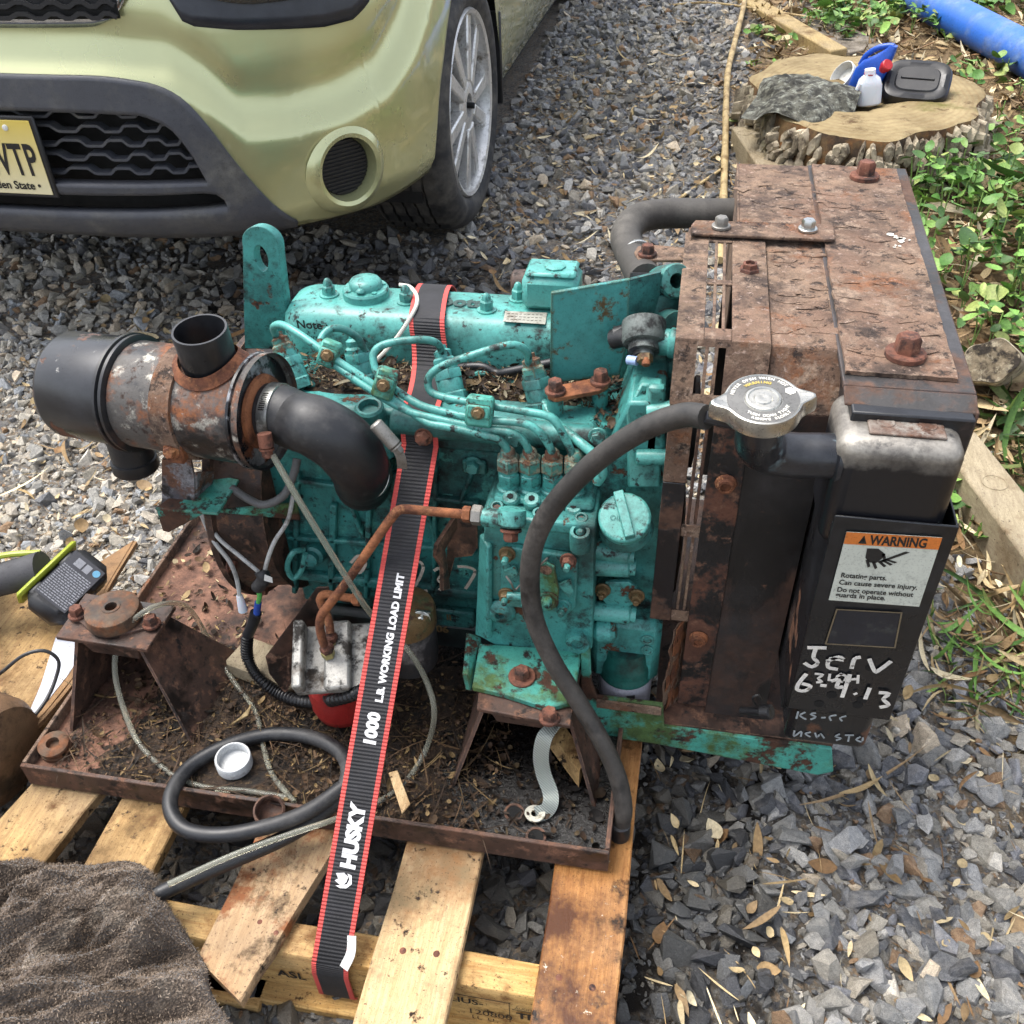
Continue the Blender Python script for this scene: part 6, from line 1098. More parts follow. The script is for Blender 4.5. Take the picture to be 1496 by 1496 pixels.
m_ = MB(); m_.lathe(A_+ax*(Lc*.33+.0165), ax, [(Rc-.001, 0), (Rc-.001, Lc*.67-.022), (Rc+.003, Lc*.67-.019), (Rc+.003, Lc*.67-.012)], 64, cap1=False); en.part('canister', m_, can_w, acl)
m_ = MB(); m_.lathe(B_-ax*.0075, ax, [(Rc+.003, -.003), (Rc+.0025, 0), (Rc-.004, .0015), (.040, .002), (.033, .004), (.030, .006)], 64); en.part('end_face', m_, mat('end_black_flaked', '#131418', .28, 0, [('#8f9296', 9, .58, .61, .5, .4, None, 8, .7), ('#6b3d22', 7, .56, .60, .9, 0)], None, .1), acl)
m_ = MB(); m_.lathe(B_-ax*.005, ax, [(.045, 0), (.044, .004), (.034, .006)], 48); en.part('end_rust_ring', m_, rust_orange, acl)
bx = A_+ax*Lc*.60; m_ = MB(); m_.lathe(bx, ax, [(Rc+.0005, 0), (Rc+.003, .0005), (Rc+.003, .0275), (Rc+.0005, .028)], 64); en.part('mounting_band', m_, rust, acl)
q = bx+ax*.01+V(0, -Rc*.86, -Rc*.52); m_ = MB(); m_.box(q+V(-.012, -.010, -.012), q+V(.012, .004, .016), c=.003); m_.hexbolt(q+V(0, -.009, .008), (0, -1, .3), .0075, .009); en.part('band_clasp', m_, rust_orange, acl)
pc = A_+ax*Lc*.80; s_ = V(0, -.10, 1).normalized(); m_ = MB(); m_.lathe(pc+s_*.056, s_, [(.0315, 0), (.0315, .052), (.031, .0535), (.0285, .0535), (.0285, .008)], 40, cap1=False); en.part('outlet_pipe', m_, black_clean, acl)
m_ = MB(); R = []
for k in (0, 1):
    for rr in ((.0325, .040, .044) if k == 0 else (.044,)):
        ring = []
        for i in range(40):
            a = 2*pi*i/40; off = ax*cos(a)*rr*1.05; sy = sin(a)*rr; ph = sy/Rc; q_ = pc+off+V(0, 0, 0); up2 = s_*cos(ph)+ax.cross(s_)*sin(ph); ring.append(q_+up2*(Rc+(.0035 if rr < .042 and k == 0 else .0015)+(.006 if rr < .034 else 0)-(.003 if k else 0)))
        R.append(ring)
m_.rings(R, True); en.part('saddle', m_, rust_orange, acl)
pd = A_+ax*Lc*.24; m_ = MB(); m_.lathe(pd+V(0, -.005, -Rc*.8), (0, -.05, -1), [(.027, 0), (.027, .045), (.0295, .046), (.030, .060), (.028, .063), (.012, .072)], 30); en.part('dust_valve', m_, rubber, acl)
q = [(-0.625,0.865,0.553), (-0.585,0.865,0.557), (-0.588,0.865,0.526), (-0.604,0.865,0.462), (-0.651,0.865,0.46)]; m_ = MB(); m_.prism(q, (0, .004, 0)); q = [(-0.586,0.867,0.536), (-0.583,0.9,0.512), (-0.609,0.9,0.444), (-0.606,0.867,0.46)]; m_.prism(q, (.003, .002, 0)); en.part('saddle_bracket', m_, mat('bracket_flaked', '#47454a', .6, 0, [('#6b4a38', 12, .50, .58, .9, 0), ('#85858a', 40, .52, .6, .6, .2), ('#1d1c1e', 30, .56, .64, .6, 0)], [(160, .5, .0015)]), acl)
q = [(-0.642,0.843,0.49), (-0.556,0.845,0.49), (-0.557,0.917,0.49), (-0.609,0.925,0.49)]; m_ = MB(); m_.prism([V(*a) for a in q], (0, 0, -.004)); q = [(-0.655,0.862,0.47), (-0.585,0.862,0.473), (-0.648,0.862,0.431), (-0.656,0.862,0.433)]; m_.prism(q, (0, .004, 0)); m_.prism([V(*q[1])+V(0, .003, 0), V(*q[1])+V(.10, .06, -.02), V(*q[1])+V(.10, .06, -.05)], (0, .004, 0)); en.part('angle_bracket', m_, teal_rust, acl, bevel=.001)
# rubber elbow
c0 = B_+ax*.002; P_ = [c0, c0+ax*.02, c0+ax*.035+V(.004, -.004, -.004), (-0.401,0.85,0.635), (-0.375,0.852,0.615), (-0.366,0.866,0.58), (-0.374,0.895,0.534), (-0.388,0.93,0.492)]
elb = MB(); elb.tube(P_, .0345, 28, sm=8, rf=lambda u_: 1+.10*math.exp(-((u_-.62)/.25)**2)+.06*(u_ > .93)); elbow = en.part('intake_elbow', elb, rubber)
m_ = MB(); m_.lathe(c0+ax*.006, ax, [(.0355, 0), (.0366, .0003), (.0366, .0135), (.0355, .014)], 48)
for k in range(9): a = 1.9+.07*k; x_, y_, z_ = frame(ax); d_ = x_*cos(a)+y_*sin(a); m_.box((-.0035, -.0004, -.0006), (.0035, .0004, .0006), 1, M=Matrix.Translation(c0+ax*.0125+d_*.0367))
en.part('hose_clamp', m_, [steel, pit], elbow)
q = V(*(-0.453,0.822,0.632)); m_ = MB(); m_.lathe(q+V(0, 0, .008), (.1, -.3, -1), [(.0085, 0), (.0085, .016), (.006, .018)], 10); m_.hexbolt(q+V(.001, -.004, -.010), (.1, -.4, -1), .0065, .009); en.part('clamp_screw', m_, bolt_rust, elbow)
a, b = V(*(-0.331,0.855,0.644)), V(*(-0.308,0.85,0.617)); m_ = MB(); m_.cyl(a, b, .0085, n=14, c=.002); m_.ribbon([b, b+V(.006, -.003, -.012), b+V(.006, -.002, -.03)], .012, .001, (1, 0, .2)); m_.hexbolt(b, b-a, .006, .008); en.part('hose_clamp', m_, steel_dull, elbow)
m_ = MB(); m_.lathe((-0.372,0.89,0.542), (.03, .75, -.4), [(.0355, 0), (.0372, .0005), (.0372, .012), (.0355, .0125)], 40); en.part('clamp_band', m_, steel, elbow)

# ---------------------------------------------------------------- strap
A_, B_ = V(-.2985, .912, .575), V(-.340, .478, .108)
P_ = [V(-.31, 1.19, .55), V(-.322, 1.168, .63), V(-.328, 1.154, .669), V(-.327, 1.12, .6785), V(-.318, 1.06, .6785), V(-.315, 1.042, .668), V(-.312, 1.035, .645), V(-.308, 1.015, .624), V(-.303, .975, .615), V(-.300, .935, .6145), V(-.299, .918, .600), A_]
sp_path = smoothpath(P_, 5)+[A_.lerp(B_, k/24) for k in range(1, 25)]+[V(-.341, .474, .09), V(-.342, .476, .03), V(-.342, .485, .012)]
strap = Thing('ratchet_strap', 'black tie down strap with red edges running over the engine', 'strap', (-.34, .48, .05))
def strapmat(name, c1, c2):
    t = NT(name); wv = t.n.new('ShaderNodeTexWave'); wv.bands_direction = 'Z'; t.link(t.src, wv.inputs['Vector']); wv.inputs['Scale'].default_value = 95; wv.inputs['Distortion'].default_value = .3
    t.set(col=t.mix(t.ramp(t.noise(20, 5), .4, .7), lin(c1), lin(c2)), rough=.75, nrm=t.bump(wv.outputs['Fac'], .7, .0012)); return t.m
webm, redm = strapmat('web_black', '#17171a', '#26262a'), strapmat('web_red', '#c24a44', '#a83c38')
for nm, off, wd, m in (('webbing', 0, .0345, webm), ('edge_stripe', -.0203, .006, redm), ('edge_stripe', .0203, .006, redm)):
    m_ = MB(); m_.ribbon([p_+V(off, 0, 0) for p_ in sp_path], wd, .0018, (1, 0, 0), sm=0); strap.part(nm, m_, m)
tu = (A_-B_).normalized(); sv = V(1, 0, 0); sv = (sv-tu*sv.dot(tu)).normalized(); prn = mat('strap_print', '#cfcfcf', .6); Ls = (A_-B_).length
def SP(f, o): return B_+tu*Ls*f+sv*o
m_ = MB(); m_.text('1000', SP(.418, .0085), tu, -sv, .0205, 0, lift=.0014, bold=.0012); m_.text('L.B. WORKING LOAD LIMIT', SP(.503, .0085), tu, -sv, .0125, 0, lift=.0014, bold=.0007, sp=1.03); strap.part('load_print', m_, prn)
m_ = MB(); m_.text('HUSKY', SP(.185, .0095), tu, -sv, .0245, 0, lift=.0014, bold=.0016, xs=.98, sp=1.02)
for q in ([(.150, -.002), (.158, -.012), (.163, -.008), (.172, -.012), (.176, -.002), (.170, .004), (.160, .003)], [(.146, -.004), (.149, -.010), (.153, -.002), (.156, .004), (.166, .006), (.176, .002), (.174, .008), (.158, .010), (.148, .004)]):
    m_.add([SP(f, o)+tu.cross(-sv)*.0014 for f, o in q], [tuple(range(len(q)))], 0)
strap.part('brand_print', m_, prn)
m_ = MB(); m_.ribbon([SP(.07, .021)+V(0, -.004, 0), SP(.045, .024)+V(0, -.008, 0), SP(.02, .018)+V(0, -.01, -.004)], .012, .0006, (1, 0, .3)); strap.part('care_tag', m_, white_plastic)
# ---------------------------------------------------------------- hoses, tubes and wires
m_ = MB(); m_.tube([(-0.375,0.669,0.19), (-0.406,0.634,0.185), (-0.448,0.608,0.18), (-0.506,0.587,0.175), (-0.559,0.587,0.17), (-0.592,0.608,0.17), (-0.606,0.64,0.17), (-0.601,0.685,0.165), (-0.567,0.723,0.165), (-0.513,0.752,0.165), (-0.451,0.753,0.17), (-0.4,0.731,0.175), (-0.377,0.692,0.18), (-0.39,0.649,0.17), (-0.435,0.609,0.155), (-0.501,0.562,0.15), (-0.555,0.52,0.15), (-0.587,0.492,0.15)], .0102, 14, sm=8)
single('fuel_hose', m_, rubber, (-.5, .62, .15), 'thick black fuel hose looped over the front lip of the skid', 'hose')
m_ = MB(); m_.tube([(-0.454,0.661,0.16), (-0.513,0.663,0.158), (-0.573,0.661,0.155), (-0.629,0.674,0.155), (-0.693,0.71,0.158), (-0.729,0.746,0.18), (-0.749,0.779,0.22), (-0.745,0.803,0.26), (-0.716,0.807,0.3), (-0.693,0.818,0.318), (-0.679,0.843,0.31), (-0.678,0.881,0.27), (-0.678,0.9,0.22), (-0.654,0.882,0.175), (-0.602,0.836,0.158), (-0.555,0.795,0.157), (-0.522,0.742,0.157), (-0.488,0.693,0.158), (-0.442,0.656,0.16)], .0039, 10, sm=6); single('clear_tube', m_, clear_tube, (-.7, .75, .15), 'clear vinyl tube looping from the tray over the bare mount', 'tube')
m_ = MB(); m_.tube([(-0.445,0.815,0.616), (-0.42,0.8,0.574), (-0.393,0.79,0.518), (-0.366,0.785,0.454), (-0.348,0.79,0.398), (-0.329,0.8,0.353), (-0.301,0.79,0.329), (-0.28,0.78,0.284), (-0.269,0.76,0.247), (-0.287,0.759,0.17), (-0.306,0.708,0.158), (-0.339,0.663,0.165), (-0.378,0.621,0.185), (-0.426,0.598,0.178), (-0.488,0.564,0.17), (-0.551,0.514,0.17)], .0039, 10, sm=6); single('clear_tube', m_, clear_tube, (-.35, .7, .15), 'clear vinyl tube hanging from the intake elbow clamp past the strap', 'tube')
m_ = MB(); m_.tube([(-0.575,0.86,0.244), (-0.575,0.845,0.214), (-0.557,0.83,0.189), (-0.522,0.82,0.17), (-0.47,0.8,0.186), (-0.398,0.765,0.251), (-0.355,0.765,0.283), (-0.334,0.79,0.283)], .0082, 14, sm=24, rf=lambda u_: 1+.13*(1 if int(u_*110) % 2 else -1)); single('wire_loom', m_, mat('loom_black', '#141416', .4), (-.5, .8, .2), 'black corrugated wire loom hanging in front of the fuel filter', 'wire loom')
whw = mat('white_wire', '#a9a9a6', .5, 0, [('#6a665e', 20, .56, .7, .6, 0)])
wl = Thing('wiring_lead', 'pale wires with black taped connector hanging on the flywheel housing', 'wires', V(*(-0.54,0.865,0.353)))
for P_, r_ in (([(-0.617,0.9,0.435), (-0.597,0.88,0.408), (-0.577,0.872,0.38), (-0.571,0.868,0.352), (-0.573,0.866,0.317)], .0032), ([(-0.614,0.9,0.438), (-0.589,0.88,0.415), (-0.558,0.87,0.394), (-0.533,0.866,0.371)], .003), ([(-0.475,0.9,0.487), (-0.483,0.885,0.454), (-0.503,0.875,0.424), (-0.515,0.868,0.398), (-0.526,0.866,0.369)], .003)):
    m_ = MB(); m_.tube(P_, r_, 8); wl.part('wire', m_, whw)
m_ = MB(); m_.tube([(-0.561,0.9,0.488), (-0.533,0.89,0.479), (-0.509,0.885,0.478), (-0.482,0.89,0.494), (-0.467,0.9,0.524), (-0.464,0.91,0.539)], .0055, 10); wl.part('grey_cable', m_, mat('grey_cable', '#5a5a5a', .6))
m_ = MB(); m_.tube([(-0.53,0.866,0.374), (-0.526,0.862,0.363), (-0.54,0.864,0.343)], .0095, 12); wl.part('taped_joint', m_, rubber)
m_ = MB(); q = [(-0.518,0.853,0.38), (-0.508,0.853,0.376), (-0.509,0.853,0.366), (-0.521,0.853,0.369)]; m_.prism(q, (0, .001, 0)); wl.part('wire_tag', m_, white_plastic)
m_ = MB(); m_.tube([(-0.54,0.862,0.345), (-0.538,0.86,0.331), (-0.544,0.86,0.314)], .0035, 8); wl.part('green_wire', m_, mat('green_wire', '#4f9a4a', .5)); m_ = MB(); m_.cyl((-0.543,0.86,0.317), (-0.55,0.86,0.294), .005, n=10); wl.part('blue_terminal', m_, mat('blue_terminal', '#2b4a9a', .4))
m_ = MB(); m_.tube([(-0.551,0.86,0.295), (-0.56,0.86,0.273), (-0.574,0.86,0.245)], .0085, 10); wl.part('connector', m_, rubber)
m_ = MB(); m_.tube([(-0.573,0.866,0.32), (-0.572,0.864,0.308), (-0.572,0.863,0.293)], .0058, 10, rf=lambda u_: .8+.4*u_); wl.part('spade_terminal', m_, milky)
m_ = MB(); m_.tube([(-0.374,1.129,0.68), (-0.357,1.123,0.68), (-0.34,1.093,0.68), (-0.335,1.052,0.68), (-0.358,1.03,0.649), (-0.394,1,0.618), (-0.429,0.985,0.596), (-0.44,0.98,0.588)], .0028, 8); single('loose_twine', m_, mat('white_cord', '#c0bdb2', .7), (-.38, 1.0, .61), 'thin white cord trailing over the valve cover beside the strap', 'cord')
m_ = MB(); m_.tube([(-0.978,0.774,0.16), (-0.941,0.781,0.19), (-0.911,0.799,0.21), (-0.885,0.812,0.21), (-0.87,0.813,0.19), (-0.871,0.796,0.17), (-0.874,0.766,0.155), (-0.882,0.732,0.147), (-0.888,0.715,0.147)], .0028, 8); single('black_wire', m_, rubber, (-.95, .8, .15), 'thin black wire arching over the plywood and white card', 'wire')
m_ = MB(); m_.ribbon([(-0.102,0.765,0.256), (-0.111,0.755,0.258), (-0.119,0.742,0.251), (-0.122,0.735,0.223), (-0.118,0.73,0.194), (-0.108,0.72,0.172), (-0.105,0.708,0.165), (-0.11,0.7,0.155), (-0.123,0.694,0.153)], .0205, .0022, lambda u_: (1, .25*u_, .5*(1-u_)-.1), sm=8)
t = NT('tinned_braid'); wv = t.n.new('ShaderNodeTexWave'); wv.wave_type = 'BANDS'; wv.bands_direction = 'DIAGONAL'; t.link(t.src, wv.inputs['Vector']); wv.inputs['Scale'].default_value = 130; t.set(col=t.mix(wv.outputs['Fac'], lin('#6f7570'), lin('#aab0a8')), rough=.55, metal=.4, nrm=t.bump(wv.outputs['Fac'], .6, .0012))
bs = Thing('ground_strap', 'braided metal ground strap hanging from the right pedestal', 'ground strap', (-.12, .70, .15)); bs.part('braid', m_, t.m)
c_ = V(*(-0.124,0.694,0.153)); out = [c_+V(.013*cos(a)*1.05, .0125*sin(a), 0) for a in [2*pi*i/24 for i in range(24)]]; hol = [c_+V(.005*cos(a), .005*sin(a), 0) for a in [2*pi*i/24 for i in range(24)]]; m_ = MB(); m_.prism(out, (0, 0, .0025), hole=hol); bs.part('lug', m_, mat('tinned_lug', '#b9b7aa', .45, .5, [('#7d7560', 60, .56, .68, .6, .2)]))
# ---------------------------------------------------------------- bits in the tray
c_ = V(*(-0.546,0.701,0.156)); CAPX, CAPY = c_.x, c_.y; m_ = MB(); R_ = .0245
m_.lathe(c_, (.06, -.06, 1), [(R_-.002, 0), (R_, .002), (R_, .019), (R_-.001, .0205), (R_-.003, .0205), (R_-.004, .019), (R_-.004, .006), (.0005, .006)], 44)
o_ = single('bottle_closure', m_, mat('cap_white', '#b9bbbb', .45, 0, [('#8f8b84', 12, .58, .7, .6, 0)]), c_, 'white screw cap lying open side up in the skid tray', 'cap')
c_ = V(*(-0.467,0.634,0.165)); m_ = MB(); m_.lathe(c_+V(0, 0, -.006), (.2, -.3, 1), [(.020, 0), (.021, .004), (.0205, .020), (.018, .022), (.0165, .020), (.0165, .002)], 28); single('spring_clamp', m_, rust_dark, c_, 'rusty ring clamp standing on the front lip under the hose loop', 'clamp')
def chip(nm, q, z, th, m, label, cat): c_ = V(*q[0]); m_ = MB(); m_.prism([V(p_[0], p_[1], z) for p_ in q], (0, 0, th)); single(nm, m_, m, (c_.x, c_.y, z), label, cat, bevel=.001)
chip('wood_sliver', [(-0.328,0.715,0.16), (-0.317,0.721,0.16), (-0.286,0.673,0.16), (-0.293,0.657,0.16)], (.157+.009), .003, pine2, 'flat pale wood sliver lying in the tray under the clear tube', 'wood')
m_ = MB(); m_.box((-.62, .84, .149), (-.50, .90, .185), c=.006, M=RZ(-.25, (-.56, .87, 0))); single('wood_block', m_, tim, (-.56, .87, .149), 'short wooden block under the red fuel filter', 'wood block')
q = [V(*(-0.119,0.79,0.169)), V(*(-0.107,0.79,0.183)), V(*(-0.072,0.74,0.193)), V(*(-0.072,0.74,0.159))]; m_ = MB(); m_.prism(q, (.004, .03, .0)); single('wood_shim', m_, pine, q[3], 'thin wooden shim leaning inside the right pedestal', 'wood')
q = [(-0.579,0.759,0.16), (-0.566,0.774,0.165), (-0.554,0.79,0.175), (-0.557,0.778,0.165)]; m_ = MB(); m_.prism(q, (0, 0, .002)); single('dry_leaf', m_, cane_m, q[0], 'folded yellow leaf in the tray behind the hose loop', 'leaf')
nx, ny = 90, 46; G = []
for j in range(ny+1):
    for i in range(nx+1):
        x = -.79+.60*i/nx; y = .653+.30*j/ny; e = min(1, 6*min(i/nx, 1-i/nx, j/ny+.12, 1-j/ny)); G.append(V(x, y, zf-.004+e*(.006+.009*max(0, fbm(x*9, y*9, 4)+.25))+.0016*fbm(x*90, y*90, 2)))
m_ = MB(); m_.add(G, [(j*(nx+1)+i, j*(nx+1)+i+1, (j+1)*(nx+1)+i+1, (j+1)*(nx+1)+i) for j in range(ny) for i in range(nx)])
single('tray_soil', m_, mat('leaf_mould', '#33261b', .95, 0, [('#5a4630', 60, .56, .66, .95, 0), ('#17110c', 25, .5, .62, .9, 0), ('#7d6644', 170, .62, .68, .95, 0)], [(140, .9, .004), (420, .8, .002)], .25, 40), (-.5, .8, zf), 'dark crumbly leaf mould heaped in the skid tray', 'soil', kind='stuff')
BRN = np.array([lin(h)[:3] for h in ('#4a3726', '#6a523a', '#33261a', '#8d754f', '#221910', '#574230')]); n = 5200
def heap(name, n, fx, zf_, L, pal, label, protos=chipP, lift=.008, tilt=.4):
    X, Y, k = fx(n); Z = zf_(X, Y)+rng.uniform(0, 1, len(X))*lift; s = L*np.exp(rng.normal(0, .45, len(X))); S = np.stack([s, s*rng.uniform(.6, 1.3, len(X)), s], 1); c = pal[rng.integers(0, len(pal), len(X))]*rng.uniform(.4, .95, len(X))[:, None]
    scatter(name, protos, X, Y, Z, S, rotz(len(X), tilt), c, np.zeros(len(X)), dry_m, label, 'debris', flat=False)
def tray(n):
    X = rng.uniform(-.80, -.18, n); Y = .655+.30*rng.beta(1.1, 1.7, n); k = (rng.uniform(0, 1, n) < np.clip(1.2-1.6*np.abs(X+.42), .15, 1)) & (np.hypot(X-CAPX, Y-CAPY) > .045); return X[k], Y[k], k
heap('tray_debris', 6000, tray, lambda X, Y: zf+.0015+.012*np.clip(np.sin(X*16+1)*np.cos(Y*19)*.5+.5, 0, 1)*np.exp(-((X+.42)/.25)**2), .0062, BRN, 'brown leaf mould and bark bits covering the skid tray')
heap('tray_needles', 600, lambda n: tray(n), lambda X, Y: zf+.006+X*0, .05, BRN, 'thin dry needles strewn over the tray debris', [leafproto(1, .012, .9, .6), leafproto(1, .01, .9, -.5)], .012, .25)
def tray2(n):
    X = rng.uniform(-.24, -.03, n); Y = rng.uniform(.655, .82, n); return X, Y, None
heap('oily_debris', 420, tray2, lambda X, Y: zf+.0025+X*0, .008, BRN*.35, 'oil soaked specks on the black end of the tray')
def tray3(n):
    X = rng.uniform(-.82, -.62, n); Y = rng.uniform(.86, 1.2, n); return X, Y, None
heap('tray_crumbs', 380, tray3, lambda X, Y: zf+.0015+X*0, .010, np.vstack([BRN, DRY[:3]]), 'pale bark crumbs on the rear of the rusty tray')
nx, ny = 60, 12; G = []
for j in range(ny+1):
    for i in range(nx+1):
        x = -.50+.42*i/nx; y = .962+.080*j/ny; e = min(1, 5*min(i/nx, 1-i/nx, j/ny, 1.15-j/ny)); G.append(V(x, y, .6045+e*(.0035+.006*max(0, fbm(x*14, y*14, 4)+.2))))
m_ = MB(); m_.add(G, [(j*(nx+1)+i, j*(nx+1)+i+1, (j+1)*(nx+1)+i+1, (j+1)*(nx+1)+i) for j in range(ny) for i in range(nx)])
single('head_soil', m_, MATS['leaf_mould'], (-.3, 1.0, .605), 'black greasy dirt packed on the cylinder head below the valve cover', 'dirt', kind='stuff')
def shelf(n):
    X = rng.uniform(-.48, -.09, n); Y = rng.uniform(.97, 1.036, n); k = np.abs(X+.3) > .03; return X[k], Y[k], None
heap('head_debris', 1700, shelf, lambda X, Y: .607+.008*np.clip((Y-.97)/.07, 0, 1), .0085, np.vstack([BRN*.7, DRY[3:5]*.6]), 'dead leaves and needles caught on the cylinder head', chipP+dryP, .012)
def shelf2(n):
    X = rng.uniform(-.09, -.02, n); Y = rng.uniform(.93, 1.04, n); return X, Y, None
heap('head_debris', 300, shelf2, lambda X, Y: .607+X*0, .012, BRN*.6, 'dead leaves caught beside the bracket foot', chipP+dryP, .012)
# ---------------------------------------------------------------- cordless tool, card and the towel
dr = Thing('cordless_drill', 'black and lime cordless tool lying on the plywood at left', 'drill', (-.97, .95, .122))
bc_ = V(*(-0.936,0.957,0.195)); M_ = Matrix.Translation(bc_) @ Matrix.Rotation(rad(-14), 4, 'Z') @ Matrix.Rotation(rad(34), 4, 'Y') @ Matrix.Rotation(rad(14), 4, 'X')
tool_k = mat('tool_black', '#1d1e21', .5, 0, [('#3b3b3c', 12, .56, .7, .6, 0)], [(300, .1, .0006)]); lime = mat('tool_lime', '#98a32c', .45); 
m_ = MB(); m_.box((-.036, -.062, -.026), (.036, .062, .026), M=M_, c=.014); m_.box((-.0375, -.048, -.018), (.0375, -.020, .018), M=M_, c=.004); m_.box((-.0375, .015, -.018), (.0375, .045, .018), M=M_, c=.004); bat = dr.part('battery', m_, tool_k, bevel=.003)
m_ = MB(); m_.box((-.029, -.040, .0262), (.031, .048, .0268), M=M_); X3, Y3 = (M_.to_3x3() @ V(1, 0, 0)), (M_.to_3x3() @ V(0, 1, 0))
rl = random.Random(4)
for k in range(15):
    x_ = -.027
    while x_ < .027: w_ = rl.uniform(.002, .007); m_.box((x_, .020-.0040*k, .0268), (min(.029, x_+w_), .0218-.0040*k, .0271), 1, M=M_); x_ += w_+.0014
m_.lathe(M_ @ V(.022, .038, .0268), M_.to_3x3() @ V(0, 0, 1), [(.006, 0), (.006, .0004)], 18, 2); m_.box((-.016, .028, .0268), (-.002, .042, .0272), 1, M=M_); m_.box((.001, .028, .0268), (.012, .042, .0272), 1, M=M_)
dr.part('battery_label', m_, [mat('label_dark', '#33343a', .5), mat('label_print', '#84868c', .6), mat('label_blue', '#5f9ab8', .5)], bat)
m_ = MB(); m_.box((-.047, -.062, -.028), (-.037, .062, .020), M=M_, c=.010); dr.part('lime_base', m_, lime, bevel=.002)
h0 = M_ @ V(-.05, 0, -.004); m_ = MB(); m_.tube([h0, h0+V(-.04, -.012, -.008), h0+V(-.10, -.04, -.015), h0+V(-.16, -.075, -.012)], .026, 18, rf=lambda u_: 1.15-.25*u_); gr_ = dr.part('grip', m_, mat('grip_rubber', '#3a3a3d', .75)); m_ = MB(); m_.tube([h0+V(-.01, .018, .018), h0+V(-.06, 0, .022), h0+V(-.12, -.03, .018)], .005, 8); dr.part('lime_trim', m_, lime)
m_ = MB(); m_.lathe(h0+V(-.13, -.10, -.03), (-.3, 1, .2), [(.03, 0), (.036, .01), (.036, .15), (.03, .16)], 28); dr.part('motor_housing', m_, tool_k); m_ = MB(); m_.lathe(h0+V(-.125, -.125, -.035), (.3, -1, -.2), [(.028, -.02), (.024, .01), (.018, .03)], 20); dr.part('chuck', m_, mat('chuck_black', '#101012', .35))
cardm = mat('brown_card', '#8a6a48', .85, 0, [('#5d4630', 9, .56, .7, .9, 0)], [(60, .3, .002)])
q = [V(*p_) for p_ in ((-0.979,1.043,0.14), (-0.932,1.139,0.14), (-0.92,1.01,0.14), (-0.897,0.968,0.14), (-0.877,0.89,0.14), (-0.869,0.829,0.14), (-0.875,0.754,0.14), (-0.888,0.704,0.14), (-0.892,0.724,0.14))]
cb = Thing('cardboard_sheet', 'corrugated card with torn white face lying between skid and drill', 'cardboard', q[6]-V(0, 0, .018)); m_ = MB(); m_.prism(q, (0, 0, -.012)); cb.part('brown_liner', m_, cardm)
q = [V(*p_) for p_ in ((-0.942,0.996,0.141), (-0.915,0.993,0.141), (-0.9,0.961,0.141), (-0.883,0.891,0.141), (-0.879,0.827,0.141), (-0.883,0.761,0.141), (-0.892,0.725,0.141), (-0.91,0.801,0.141), (-0.942,0.897,0.141))]; m_ = MB(); m_.prism(q, (0, 0, -.0008)); cb.part('white_face', m_, mat('white_paper', '#b9bcc4', .7, 0, [('#6a6058', 9, .56, .68, .8, 0)], [(40, .5, .004)]))
for k in range(2):
    P_ = [V(*p_) for p_ in ((-0.932,1.139,0.14), (-0.92,1.01,0.14), (-0.897,0.968,0.14), (-0.877,0.89,0.14), (-0.869,0.829,0.14), (-0.875,0.754,0.14), (-0.888,0.704,0.14))]; m_ = MB(); m_.ribbon([p_+V(.003, -.001, -.003-.005*k) for p_ in P_], .0035, .006, (0, 0, 1), sm=5); cb.part('flute_edge', m_, cardm)
m_ = MB(); c_ = V(-.875, .665, .15); m_.lathe(c_+V(-.3, .03, 0), V(1, -.1, -.02), [(.085, 0), (.086, .25), (.084, .275), (.074, .293), (.05, .303), (.01, .306)], 40); single('wood_log', m_, mat('smooth_brown_wood', '#6b5138', .6, 0, [('#8a7a6a', 6, .56, .7, .7, 0), ('#46341f', 14, .54, .66, .7, 0)], [(60, .2, .002)]), c_-V(0, 0, .08), 'smooth brown rounded log end at the left edge beside the skid corner', 'log')
# towel: a crumpled sheet with looped pile over the pallet corner
def tow(u_, v_):
    yr = .12+.42*v_; ex = float(np.interp(yr, (.12, .30, .375, .44, .466, .49, .53, .55), (-.31, -.37, -.415, -.475, -.52, -.55, -.575, -.60))); x = -1.10+(ex+1.10)*u_+.010*sin(v_*23+1)*u_
    y = yr-.045*(1-u_)**2*v_+.012*sin(u_*9)*v_+.008*sin(u_*21+1)*(v_ > .8)
    edge = min(1, min(1-u_, 1-v_)*9)**.5
    h = .026+.075*(1-v_)**.8*(1-.4*u_)
    q, w = u_*.80+v_*.60, -u_*.60+v_*.80
    f = .062*(.62-2.0*abs(fbm(w*4.2+.6, q*1.1, 2)))+.034*(.5-1.7*abs(fbm(w*9+2, q*2.2, 7)))+.02*fbm(u_*3, v_*3, 9)
    f = f if f > -.03 else -.03+(f+.03)*.4
    return V(x, y, .122+edge*max(.008, h+f)+.0012*fbm(u_*75, v_*55, 3))
n = 170; G = [tow(i/n, j/n) for j in range(n+1) for i in range(n+1)]
m_ = MB(); m_.add(G, [(j*(n+1)+i, j*(n+1)+i+1, (j+1)*(n+1)+i+1, (j+1)*(n+1)+i) for j in range(n) for i in range(n)])
t = NT('terry_cloth'); lp = t.vor(330); big = t.noise(7, 7, .7); C = t.mix(t.ramp(big, .38, .62), lin('#463c33'), lin('#786b5f')); C = t.mix(t.ramp(t.noise(16, 7, .72, seed=2), .55, .68), C, lin('#948879')); C = t.mix(t.ramp(lp, .25, .7, 0, .6), C, lin('#2b241e'))
t.set(col=C, rough=1, spec=.04, sheen=.25, nrm=t.bump(t.math('SUBTRACT', 1, lp), .8, .003)); terry = t.m
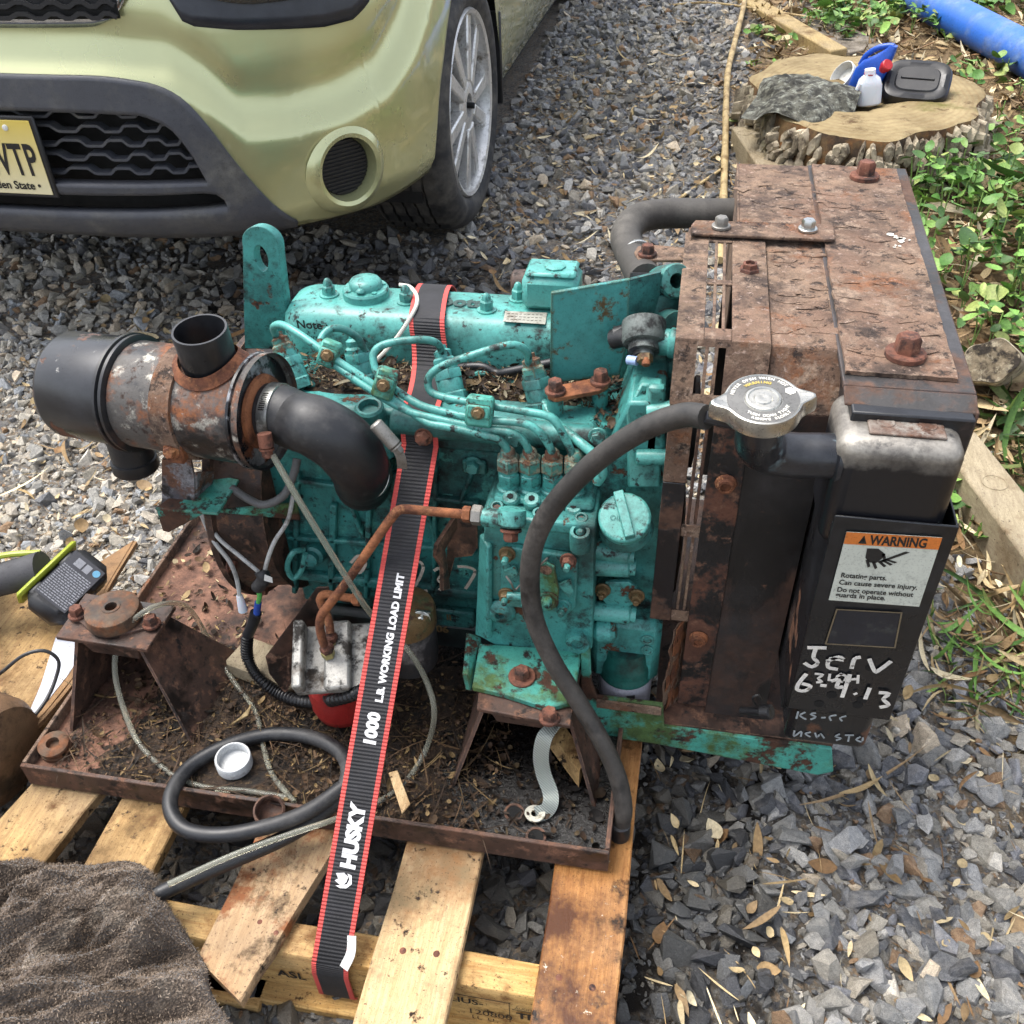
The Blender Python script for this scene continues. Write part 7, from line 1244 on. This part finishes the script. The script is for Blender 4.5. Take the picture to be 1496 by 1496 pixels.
tw = Thing('towel', 'crumpled brown grey terry towel draped over the front left of the pallet', 'towel', (-.7, .4, .122)); o_ = tw.part('cloth', m_, terry); s_ = o_.modifiers.new('solid', 'SOLIDIFY'); s_.thickness = .006
me_ = o_.data; k = 60000; fi = rng.integers(0, n*n, k); gi, gj = fi % n, fi//n; GA = np.array([g[:] for g in G]).reshape(n+1, n+1, 3); fu, fv = rng.uniform(0, 1, k)[:, None], rng.uniform(0, 1, k)[:, None]
a0, a1, a2, a3 = GA[gj, gi], GA[gj, gi+1], GA[gj+1, gi], GA[gj+1, gi+1]; Pp = (a0*(1-fu)+a1*fu)*(1-fv)+(a2*(1-fu)+a3*fu)*fv; Nn = np.cross(a1-a0, a2-a0); Nn /= np.linalg.norm(Nn, axis=1)[:, None]+1e-9
dv = Nn+rng.normal(0, .55, (k, 3)); dv /= np.linalg.norm(dv, axis=1)[:, None]; sd_ = np.cross(dv, rng.normal(0, 1, (k, 3))); sd_ /= np.linalg.norm(sd_, axis=1)[:, None]; Ln = rng.uniform(.0018, .0042, k)[:, None]; wd_ = .00055
q4 = np.stack([Pp-sd_*wd_, Pp+sd_*wd_, Pp+dv*Ln+sd_*wd_*.6, Pp+dv*Ln-sd_*wd_*.6], 1).reshape(-1, 3)-np.array([-.7, .4, .122]); me_ = bpy.data.meshes.new('pile'); me_.from_pydata([], [], []); me_.vertices.add(len(q4)); me_.vertices.foreach_set('co', q4.astype(np.float32).ravel()); me_.loops.add(4*k); me_.loops.foreach_set('vertex_index', np.arange(4*k, dtype=np.int32)); me_.polygons.add(k); me_.polygons.foreach_set('loop_start', np.arange(0, 4*k, 4, dtype=np.int32)); me_.polygons.foreach_set('loop_total', np.full(k, 4, np.int32)); me_.update(calc_edges=True)
t = NT('terry_pile'); big = t.noise(7, 7, .7); C = t.mix(t.ramp(big, .38, .62), lin('#54483d'), lin('#8a7c6e')); C = t.mix(t.ramp(t.noise(16, 7, .72, seed=2), .55, .68), C, lin('#a3978a')); t.set(col=C, rough=1, spec=.03)
me_.materials.append(t.m); o_ = bpy.data.objects.new('pile', me_); COL.objects.link(o_); o_.parent = tw.o; o_['kind'] = 'stuff'
